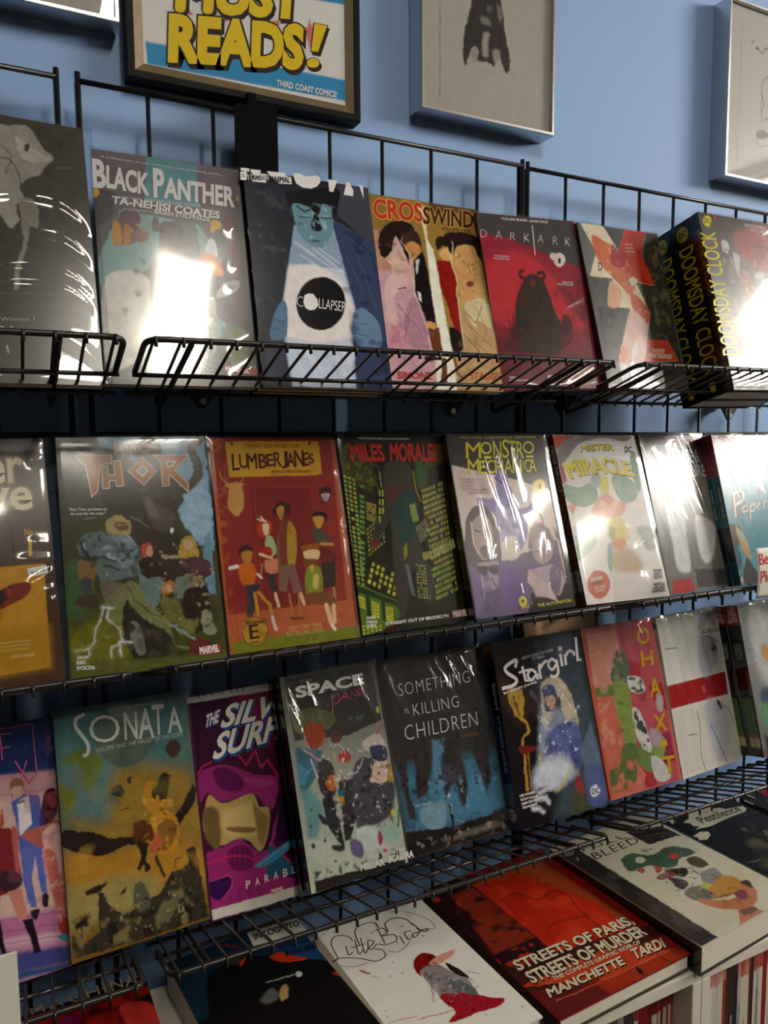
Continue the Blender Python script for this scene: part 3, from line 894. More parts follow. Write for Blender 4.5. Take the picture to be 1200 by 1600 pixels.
ART['a_cross'] = [('D', 0.67),
    ('G', (136, 106, 48), (167, 129, 60), [0.5, 0.1, 99.9, 9.1]),
    ('P', (91, 69, 33), [53.5, -0.4, 99.8, -0.8, 100.2, 3, 75.3, 3.6, 53.4, 5.5], 1.36),
    ('P', (198, 156, 169), [-0.8, 35.6, 33.7, 33.3, 40.3, 57, 42.1, 101.1, -3.1, 101.9], 0.92),
    ('P', (183, 136, 111), [-1, 19.5, 37.9, 14.2, 33, 36.2, 0.4, 41.1], 0.93),
    ('P', (198, 164, 93), [64.6, 16.5, 97.9, 16.9, 98, 46.7, 99.4, 61.3, 70.9, 62.6, 66.1, 41.3], 1.02),
    ('P', (191, 156, 113), [73.1, 53.9, 99.1, 52.5, 99.4, 100, 44.5, 101.1, 59.1, 70.2], 0.99),
    ('C', (216, 179, 169), [7.9, 32.2, 18.2, 22.2, 30.4, 20.6, 30, 33.5, 30.2, 43.4, 28.1, 47.8, 16, 49.2, 12.6, 40.3, 12, 37.6]),
    ('C', (35, 18, 12), [3.5, 25.5, 8.5, 18, 18.9, 13.2, 31, 12.6, 37.4, 16.4, 30.2, 27.1, 28.3, 35.8, 26.7, 32.3, 19.6, 21.4, 14.4, 28.9, 7.6, 33.6, 3.5, 31.1]),
    ('C', (219, 183, 182), [5.6, 46.3, 13.1, 41, 20.9, 42.6, 24.8, 46.6, 15.8, 49.9, 11, 56.4, 13.1, 78.9, 3.9, 79.2, 2.9, 56.8]),
    ('P', (206, 142, 161), [3.7, 69.1, 14.3, 67.9, 15.4, 78.8, 5.3, 83.2, 0.1, 81.3], 0.9),
    ('C', (180, 133, 152), [24.1, 55, 32.7, 53.9, 37.9, 67.6, 39.1, 77.9, 21.3, 78.6, 16.5, 68.5], 0.31),
    ('L', (136, 92, 107), [13.2, 57, 22, 64.8, 15, 75.4], 0.82),
    ('L', (136, 92, 107), [25.9, 57.7, 16.3, 69.2], 0.71),
    ('L', (105, 66, 74), [14.8, 49.3, 23.3, 48.1], 1.19),
    ('P', (238, 224, 178), [43, 2, 50.2, 2.8, 38.5, 101.2, 44.5, 101.1, 48.4, 32.3], 0.96),
    ('P', (239, 239, 223), [46.5, 19.3, 52.3, 26.2, 56.7, 80.1, 56.6, 100.8, 39.7, 101.1, 45.2, 56.7], 0.64),
    ('C', (54, 36, 25), [25, 21, 32.4, 17.2, 39.5, 17.7, 41.9, 23.3, 39.9, 27.1, 35.9, 23, 27.1, 25.1]),
    ('C', (200, 140, 82), [26.5, 25.2, 34.7, 23.1, 40.2, 25.6, 37.8, 30.8, 33.7, 33.3, 29.6, 30]),
    ('P', (19, 10, 10), [32.4, 33.4, 42.2, 27.6, 44.6, 38.3, 45.2, 56.7, 46.9, 80.4, 39.7, 80.7, 36.6, 62.8, 30.1, 49.1]),
    ('P', (216, 211, 203), [34.3, 33.2, 38.2, 31.9, 34.6, 39.6, 33.3, 40.4]),
    ('P', (231, 228, 220), [33, 49.6, 35.3, 50.2, 35.4, 55.1, 32.7, 53.9]),
    ('P', (105, 57, 19), [39, 68.2, 47.5, 67.9, 48.2, 80.4, 39.7, 80.7], 0.32),
    ('C', (216, 156, 82), [37.9, 64.8, 44.9, 65.9, 44.3, 68.7, 37.7, 68.3]),
    ('C', (40, 24, 12), [56.4, 19.3, 66.8, 17.8, 72.1, 21.8, 69.7, 26.4, 63, 23.2, 56.1, 25.9]),
    ('C', (223, 171, 109), [58.4, 26.5, 69.4, 22.7, 69.4, 27.9, 63.4, 32, 57.7, 29.4]),
    ('P', (142, 19, 12), [53.4, 31.9, 66.1, 31.1, 70.9, 42.4, 68.7, 46.2, 68, 72, 62, 68.7, 57.9, 54.7, 54.7, 47.7]),
    ('C', (27, 13, 10), [57.3, 67.5, 64.5, 68.6, 68.9, 73.4, 67, 78.4, 61.6, 80.3, 57.1, 78.7]),
    ('P', (105, 55, 16), [46.3, 83.2, 51, 83.8, 48.4, 96.9, 42.9, 97.7]),
    ('P', (136, 83, 25), [56.1, 82.9, 59.6, 83.5, 59.6, 91.1, 65.7, 93.8, 61.8, 94.5, 57.7, 91.2]),
    ('C', (206, 156, 96), [69.9, 30.8, 77.9, 24.3, 93.9, 22.4, 92.6, 35.2, 88.8, 47.2, 83.4, 53.4, 73.3, 53.2, 70.5, 43.9]),
    ('C', (37, 18, 10), [64.4, 17.2, 80.3, 14.5, 95.6, 15.5, 99.4, 21.3, 97.4, 28.9, 94.2, 26.2, 90.3, 21.2, 75.8, 22.3, 69.4, 27.9]),
    ('L', (105, 66, 33), [73.1, 28.4, 78.4, 27.3], 1.04),
    ('L', (105, 66, 33), [86.9, 31.9, 90.9, 31.6], 1.06),
    ('C', (120, 55, 41), [86.8, 42.6, 85.8, 43.6, 83.7, 44.3, 81.3, 44.4, 79.5, 44, 79, 43, 80, 42, 82.1, 41.3, 84.5, 41.2, 86.3, 41.7]),
    ('L', (167, 119, 62), [83.5, 32.8, 84.3, 37.2], 1.05),
    ('C', (213, 200, 158), [74, 55.3, 89.4, 50.1, 98.7, 54, 96.9, 65.8, 86.1, 62.6, 81.3, 66.4]),
    ('L', (120, 96, 55), [75.5, 59.5, 83.2, 64.2, 90.8, 54.4], 0.78),
    ('L', (136, 106, 74), [75.3, 65.3, 95.5, 75.9], 0.65),
    ('L', (136, 106, 74), [69.2, 69.8, 88.5, 83.3], 0.64),
    ('L', (105, 79, 46), [94.8, 29.1, 97.8, 52.6], 0.8),
    ('C', (37, 18, 10), [32, 83, 45.1, 83.3, 43.5, 84.7, 32.6, 85.6]),
    ('L', (231, 221, 186), [25.6, 21, 23.7, 24, 31.5, 32, 31.2, 39.1, 29.8, 50.5, 36.7, 67.6, 37.9, 80.7], 0.6),
    ('L', (231, 221, 186), [71.2, 20.4, 70.7, 24.9, 67.4, 31, 71.3, 43.1, 68.8, 48.3, 68.6, 71.9, 68.6, 76.9], 0.64),
    ('N', 0.12, 7, 11),
    ('T', 'CROS', (223, 179, 100), [2.4, 12.7, 45.6, 11.2, 3.5, 2.7], 0.06),
    ('T', 'CROS', (190, 55, 28), [2.4, 12.7, 45.6, 11.2, 3.5, 2.7], 0.03),
    ('T', 'SWIND', (209, 171, 100), [46.4, 12.2, 93.5, 11, 48.5, 3], 0.06),
    ('T', 'SWIND', (71, 36, 12), [46.4, 12.2, 93.5, 11, 48.5, 3], 0.03),
    ('T', 'VOLUME ONE', (59, 39, 16), [62.4, 14.8, 90, 14.5, 63, 12.5], 0.005),
    ('T', 'SIMONE', (175, 62, 41), [5, 95.3, 34.6, 94.9, 5.8, 91.8], 0.03),
    ('T', 'STAGGS!', (183, 89, 51), [69.9, 94.1, 99.8, 93.8, 70.9, 90.3], 0.02),
    ('B', (167, 121, 109), [11, 24, 33, 29, 28, 48, 11, 49], 5.4, 0.62, 81, 0.5),
    ('B', (231, 203, 195), [13, 30, 33, 29, 16, 65, 6, 59], 4.32, 0.66, 82, 0.5),
    ('B', (136, 89, 46), [71, 25, 96, 23, 87, 53, 68, 53], 4.68, 0.62, 83, 0.5),
    ('B', (239, 208, 146), [72, 26, 95, 25, 86, 52, 71, 53], 4.32, 0.68, 84, 0.5),
    ('B', (104, 10, 10), [53, 32, 71, 42, 68, 72, 56, 56], 4.68, 0.6, 85, 0.6),
    ('B', (71, 48, 31), [4, 17, 38, 13, 34, 33, 3, 35], 5.4, 0.62, 86, 0.6),
    ('B', (136, 106, 58), [74, 55, 100, 97, 52, 98], 7.2, 0.6, 87, 0.4),
    ('B', (136, 89, 111), [4, 66, 41, 64, 43, 98, -1, 99], 7.2, 0.6, 88, 0.4),
    ('S', (104, 72, 51), [83, 54.8, 89.7, 61.7, 91.9, 70.3], 0.52, 0, 0.7),
    ('S', (104, 72, 51), [73.5, 62.5, 79.8, 70.4, 81.7, 80], 0.51, 0, 0.7),
    ('S', (104, 72, 51), [78.2, 73.7, 88.5, 78.7, 94.4, 85.3], 0.52, 0, 0.7),
    ('S', (104, 72, 51), [24.3, 64.7, 29.7, 70, 31, 76.8], 0.48, 0, 0.7),
    ('S', (104, 72, 51), [8.8, 83.1, 17.2, 84.5, 21.7, 87.4], 0.46, 0, 0.7),
    ('S', (104, 72, 51), [24.8, 78.4, 33.6, 81.9, 38.2, 86.9], 0.48, 0, 0.7)]
ART['a_ark'] = [('D', 0.67),
    ('G', (159, 36, 53), (120, 31, 46), [10.6, 16.2, 12.1, 99.3]),
    ('C', (199, 46, 58), [-1.9, 32.1, 33.6, 20.9, 65.6, 32.7, 76.2, 49.9, 93, 64.2, 59, 64.5, 9.5, 65, -1.5, 52.8], 3.92),
    ('P', (74, 69, 68), [-0.1, 0.2, 97.5, 0.1, 100.6, 12.3, 102.4, 28.6, 87.1, 26.2, 27.1, 13.4, -0.7, 11.5]),
    ('P', (108, 31, 46), [0.9, 70.6, 93.3, 80.9, 88.7, 100.3, -0.9, 99.1], 2.6),
    ('C', (56, 44, 31), [61.4, 47.3, 64.1, 55.9, 71.1, 67.3, 68.7, 75.2, 54.3, 80.9, 29.9, 78.8, 15.5, 78.1, 11.2, 71.9, 20.3, 64.9, 23, 55.1, 29.8, 43.8, 40.9, 34.9, 50, 34, 56.6, 37.4]),
    ('S', (65, 36, 36), [39.9, 36.4, 33.8, 35.9, 34, 33, 38, 32], 2.75),
    ('S', (65, 36, 36), [52.1, 33.2, 57.4, 32.3, 58.7, 34.4, 56.3, 36.3], 2.83),
    ('C', (120, 39, 43), [48.2, 38.7, 47.4, 39.9, 45.7, 40.8, 44, 40.8, 42.9, 40.1, 42.7, 38.8, 43.6, 37.5, 45.2, 36.7, 46.9, 36.7, 48.1, 37.4]),
    ('C', (87, 29, 36), [11.2, 71.9, 21.6, 64.9, 21.6, 78.1, 6.3, 76.7], 0.94),
    ('C', (87, 29, 36), [71.4, 57.2, 80.6, 61.4, 75.9, 73, 63.8, 74.5], 1.02),
    ('S', (108, 24, 36), [4.4, 61.6, 10.7, 65, 15.1, 66.4, 15.7, 55.3], 0.96),
    ('S', (108, 24, 36), [20.2, 56.6, 19.1, 64.9, 13.4, 68.4], 0.97),
    ('S', (120, 29, 46), [65.7, 68, 72.6, 70.9, 79.3, 65.8], 1.04),
    ('C', (228, 221, 212), [83.7, 23.9, 81.7, 26.4, 78.2, 28.1, 74.4, 28.2, 71.7, 26.8, 71.2, 24.4, 73.1, 21.9, 76.6, 20.3, 80.5, 20.1, 83.2, 21.5]),
    ('C', (228, 221, 212), [74.6, 22.2, 73.6, 23.6, 71.6, 24.4, 69.5, 24.5, 68, 23.8, 67.8, 22.5, 68.8, 21.2, 70.7, 20.3, 72.8, 20.2, 74.3, 20.9]),
    ('N', 0.1, 10, 13),
    ('T', 'CULLEN BUNN - JUAN DOE', (223, 218, 214), [23.2, 3.3, 70.9, 3.1, 23.9, 1.5], 0.03),
    ('T', 'D', (231, 225, 220), [-0.2, 14.2, 6.3, 14.3, 1.3, 9.4], -0.022),
    ('T', 'A', (231, 225, 220), [14.4, 14.5, 21, 14.6, 15.9, 9.6], -0.022),
    ('T', 'R', (231, 225, 220), [28.9, 14.7, 34.5, 14.8, 30.5, 9.8], -0.022),
    ('T', 'K', (231, 225, 220), [42.7, 15, 49.2, 15, 44.3, 10], -0.022),
    ('T', 'A', (231, 225, 220), [56.9, 14.8, 63.2, 14.9, 58.6, 9.8], -0.022),
    ('T', 'R', (231, 225, 220), [72.5, 15.3, 78.2, 15.5, 74.3, 10.3], -0.022),
    ('T', 'K', (231, 225, 220), [85.6, 15.4, 91.7, 15.5, 87.4, 10.3], -0.022),
    ('K', (231, 225, 220), [54.1, 4.9, 52.2, 22.5], 0.9),
    ('T', '1', (35, 30, 28), [75.7, 26.4, 77.8, 26.5, 76.6, 23.3]),
    ('T', 'Lorem for this dark tale of', (175, 96, 109), [4.9, 21.7, 24.8, 21.8, 5.2, 20.8]),
    ('T', 'ANOTHER REVIEW', (223, 203, 212), [10.4, 24.9, 25.1, 25.1, 10.7, 23.8], 0.02),
    ('T', 'PUBLICATION LINE', (223, 203, 212), [9.5, 26.4, 24.7, 26.5, 9.8, 25.4], 0.02),
    ('T', 'PRAISE FROM', (223, 203, 212), [75.7, 38.3, 87.4, 38.4, 76, 37.2], 0.02),
    ('T', 'PUBLICATION LINE', (223, 203, 212), [70.1, 39.6, 87.3, 39.7, 70.4, 38.6], 0.02),
    ('T', 'WRITER LINE', (223, 212, 212), [6.3, 93.6, 15.1, 93.9, 6.6, 92.4], 0.03),
    ('T', 'AFTERSHOCK', (223, 212, 212), [5.9, 95, 24.7, 95.3, 6.2, 94.1], 0.03),
    ('M', (215, 208, 203), [44.8, 92.1, 51, 92.3, 51.4, 96.2, 44.3, 96]),
    ('B', (87, 14, 25), [-3, 38, 102, 35, 93, 81, 1, 71], 10.8, 0.58, 98, 0.5),
    ('B', (35, 25, 19), [29, 40, 65, 43, 69, 75, 12, 72], 7.2, 0.56, 99, 0.5)]
ART['a_die'] = [('D', 0.5),
    ('F', (83, 85, 81)),
    ('P', (58, 55, 46), [84.7, 0.8, 102.5, 1, 98.2, 60.4, 96.3, 89, 63.5, 100.2, 64.5, 35.8], 0.39),
    ('B', (105, 98, 69), [85, 1, 102, 1, 98, 60, 96, 89, 64, 100, 65, 36], 7, 0.62, 3),
    ('P', (104, 106, 102), [2.7, -1, 15.7, 16.7, 1.6, 33.2, -2.1, 22.6]),
    ('P', (71, 70, 69), [4.3, 33.1, 29.7, 32.6, 13.2, 51.1]),
    ('P', (46, 44, 43), [5.5, 50.6, 45.2, 50.6, 17.6, 84, 3.1, 84.1], 0.35),
    ('P', (225, 228, 231), [17.6, 84, 70, 84.9, 69.3, 100.2, 16.6, 100], 1.08),
    ('P', (223, 212, 184), [2.4, -2, 30, -1.3, 44.8, 14.9, 57.8, -0.2, 84.9, 0.4, 72.9, 15.4, 83, 35, 58.3, 33.6, 69.1, 52.7, 57.7, 69.8, 85.1, 70, 93.8, 82.6, 46, 84.4, 17.9, 83.3, 28.9, 69, 44.5, 50.7, 17.6, 49.9, 30.3, 32.7, 3.2, 32.5, 16.4, 16.7]),
    ('P', (199, 57, 28), [57.8, -0.2, 84.9, 0.4, 72.9, 15.4, 83, 35, 59.9, 33.2, 55.1, 24.2, 44.8, 14.9]),
    ('P', (199, 72, 46), [58, 69.1, 85.1, 70, 93.8, 82.6, 47.7, 83.7]),
    ('C', (203, 106, 67), [15.4, 7.1, 31.6, 10.2, 40, 13.1, 55.1, 24.2, 58.2, 34, 47.9, 42.2, 38.9, 37, 31.1, 32.5, 16.5, 21.5], 1.09),
    ('C', (167, 46, 46), [38.1, 11.1, 44.8, 14.9, 53.4, 14.4, 48.2, 23.9, 35.5, 24.6, 32.2, 19.2], 0.73),
    ('C', (215, 162, 126), [26.1, 34.8, 37.7, 39.8, 31.1, 49.7, 18.4, 49.5], 0.71),
    ('C', (195, 83, 43), [51.3, 40.6, 66.5, 48.5, 67.8, 54.1, 61.8, 59.9, 47.6, 49.9], 0.75),
    ('C', (219, 177, 163), [45.3, 52, 61.8, 59.9, 57.7, 69.8, 46.3, 83.7, 19.2, 83.3, 30.3, 68.9], 1.09),
    ('C', (231, 225, 216), [44.4, 71.4, 43.3, 77.6, 34.4, 82.5, 37.2, 75.6], 0.72),
    ('C', (215, 140, 100), [25.4, 74.4, 31.1, 77.1, 25.9, 83.2, 19.2, 83.3], 0.71),
    ('C', (199, 66, 38), [55.1, 20.7, 62.3, 27.4, 52.5, 30.7, 48.5, 26.7], 0.75),
    ('C', (231, 218, 195), [55.3, 30.6, 61.7, 32.4, 53, 36.4, 49.9, 33.7], 0.75),
    ('N', 0.12, 8, 17),
    ('T', 'D', (54, 39, 31), [14.9, 28.6, 19.5, 28.4, 16.5, 23.7], 0.02),
    ('T', 'FANTASY', (239, 224, 212), [61.3, 77.5, 77.6, 77.8, 62.7, 75], 0.02),
    ('T', 'HEARTBREAKER', (239, 224, 212), [54.4, 80.6, 84.9, 81.4, 55.8, 77.8], 0.02),
    ('T', 'KIERON', (239, 224, 212), [54.4, 10.5, 63.5, 10.3, 54.9, 9.2]),
    ('T', 'GILLEN', (239, 224, 212), [54, 12.8, 62.8, 12.7, 54.6, 11.5]),
    ('T', 'HANS', (239, 224, 212), [52.8, 15.2, 64.2, 14.9, 53.3, 13.8]),
    ('B', (231, 195, 152), [33, 11, 62, 27, 66, 54, 42, 51, 21, 28], 4.68, 0.64, 91, 0.6),
    ('B', (136, 29, 12), [35, 12, 84, 10, 80, 34, 51, 41], 5.4, 0.62, 92, 0.6),
    ('B', (239, 224, 203), [33, 52, 62, 60, 45, 83, 21, 83], 4.32, 0.64, 93, 0.5),
    ('B', (20, 18, 16), [5, 51, 44, 51, 18, 83, 3, 83], 5.4, 0.58, 94, 0.6)]
ART['a_doom'] = [('D', 1.26),
    ('G', (71, 62, 55), (153, 151, 148), [-1.9, 0.6, 20.1, 68.2]),
    ('P', (142, 140, 137), [45.9, 17.6, 93.4, 12.3, 224.7, 37.9, 187.2, 97.2, -2.1, 98.3, 9.9, 46.8], 8),
    ('C', (175, 110, 104), [46.1, 10, 62.9, 5.8, 99.1, 1.8, 177.4, 7.1, 146, 25.2, 76.1, 30.3, 53.5, 23.9, 43.3, 15.5], 5.15),
    ('C', (183, 133, 128), [45.8, 31.9, 57.6, 37.3, 51.1, 49.6, 42.6, 38], 2.91),
    ('C', (215, 216, 216), [25.7, 15, 34.1, 16, 31, 22.2, 24.5, 21.1], 0.95),
    ('C', (207, 208, 208), [38.7, 21, 46, 24.4, 38.7, 35.2, 37, 27.8], 0.96),
    ('C', (229, 230, 231), [44, 51.8, 49.9, 51.6, 48.9, 53.5, 43, 53.7]),
    ('C', (229, 230, 231), [42.6, 56.3, 48.5, 56.1, 47.5, 58, 41.6, 58.2]),
    ('C', (229, 230, 231), [41.9, 60.3, 47.8, 60.2, 46.8, 62.1, 40.9, 62.3]),
    ('C', (229, 230, 231), [38.3, 64.5, 44.2, 64.3, 43.1, 66.3, 37.3, 66.4]),
    ('C', (229, 230, 231), [39.6, 69.6, 45.5, 69.4, 44.4, 71.4, 38.6, 71.5]),
    ('C', (229, 230, 231), [39.8, 73.6, 45.7, 73.4, 44.7, 75.4, 38.8, 75.5]),
    ('C', (206, 206, 203), [61.9, 32.6, 75.7, 31.1, 74.1, 34.3, 62.2, 35.6], 1.99),
    ('P', (193, 55, 46), [20.6, 0.4, 25, 0.4, 20.7, 4.5]),
    ('P', (215, 214, 208), [2.3, 82.9, 198.4, 79.6, 186.2, 98.8, -2.8, 99.7], 7.08),
    ('N', 0.16, 10, 19),
    ('T', 'DOOMSDAY CLOCK', (213, 203, 22), [15.5, 80.5, 18.7, 10.6, -5.5, 81.4], 0.008),
    ('C', (213, 203, 22), [16.9, 4, 15.6, 5.6, 13.4, 6.9, 10.7, 7.7, 8.1, 7.9, 6, 7.4, 5, 6.3, 5.1, 4.9, 6.4, 3.4, 8.6, 2.1, 11.3, 1.2, 13.9, 1, 16, 1.5, 17, 2.6]),
    ('T', 'DC', (54, 46, 33), [6.7, 5.9, 14.1, 5.8, 7.6, 3.2], 0.02),
    ('T', 'WATCHMEN', (223, 220, 216), [62.8, 4.3, 93.9, 4.2, 63.7, 2.3], 0.01),
    ('T', 'DC UNIVERSE', (223, 220, 216), [71.4, 6.6, 108.3, 6.3, 72.3, 4.8], 0.01),
    ('B', (87, 72, 74), [25, 17, 93, 12, 56, 82, 6, 83], 9, 0.56, 95, 0.5),
    ('B', (215, 216, 216), [26, 14, 85, 28, 49, 81, 3, 81], 4.68, 0.68, 96, 0.6),
    ('B', (120, 55, 51), [47, 9, 98, 4, 82, 33, 50, 30], 6.12, 0.6, 97, 0.5)]
ART['b_brown'] = [('G', (46, 30, 16), (71, 46, 25), [55.4, -0.3, 72.3, 96.2]),
    ('P', (71, 53, 41), [16.5, 29.4, 97.3, 32.1, 98.5, 52.6, 14.8, 50.3]),
    ('L', (46, 31, 19), [76.2, 34.9, 77, 51.2], 1.34),
    ('L', (46, 31, 19), [47.2, 33.5, 46.5, 49.2], 1.27),
    ('P', (184, 133, 24), [40.8, 52, 93.7, 52.3, 91.9, 93.1, 38.3, 93.8]),
    ('P', (168, 123, 16), [38.3, 76.5, 92.9, 77.6, 91.9, 93.1, 38.3, 93.8], 4.76),
    ('C', (120, 36, 10), [55.9, 63.5, 67.3, 61.1, 76, 59.1, 83.7, 59.3, 84.9, 61.7, 81.1, 64.8, 72.1, 67.3, 60.7, 69.6, 52.5, 69]),
    ('C', (35, 24, 12), [55.9, 62.8, 67.2, 61.4, 74, 59.9, 72.6, 63.5, 66.6, 66.9, 58.9, 68.9]),
    ('B', (175, 53, 19), [71, 61, 85, 59, 85, 62, 72, 67], 6, 0.5, 5),
    ('L', (87, 29, 10), [67.4, 67.6, 66.3, 72.7], 0.46),
    ('L', (87, 29, 10), [69.4, 66.5, 68.9, 69], 0.37),
    ('N', 0.1, 9, 23),
    ('T', 'er', (153, 106, 41), [65.2, 18.7, 85.7, 18.1, 65.3, 9.1], 0.055),
    ('T', 'er', (54, 36, 12), [65.2, 18.7, 85.7, 18.1, 65.3, 9.1], 0.038),
    ('T', 'er', (215, 203, 169), [65.2, 18.7, 85.7, 18.1, 65.3, 9.1], 0.022),
    ('T', 've', (153, 106, 41), [63.9, 29.6, 89.8, 29.8, 64, 20.8], 0.055),
    ('T', 've', (54, 36, 12), [63.9, 29.6, 89.8, 29.8, 64, 20.8], 0.038),
    ('T', 've', (215, 203, 169), [63.9, 29.6, 89.8, 29.8, 64, 20.8], 0.022),
    ('T', 'No.', (193, 156, 36), [84, 40.6, 89.2, 40.5, 84.2, 37.8], 0.01),
    ('T', '1', (193, 156, 36), [84.9, 49, 87.6, 48.9, 85.4, 41.9], -0.01),
    ('L', (215, 187, 117), [53.9, 81.1, 82.5, 81.8], 0.28),
    ('L', (215, 187, 117), [53.7, 82.5, 81.7, 83.3], 0.28),
    ('L', (215, 187, 117), [53.6, 83.9, 80.9, 84.7], 0.28),
    ('T', 'HEROIC READING', (215, 195, 143), [70.4, 87.6, 83.3, 87.9, 70.5, 86.5], 0.01),
    ('M', (220, 218, 212), [83.7, 53.8, 94.9, 52.9, 95.7, 56.3, 84.2, 57.3]),
    ('T', '$16.99', (87, 81, 74), [85.7, 56.3, 94, 55.8, 85.5, 55.1], 0.02)]
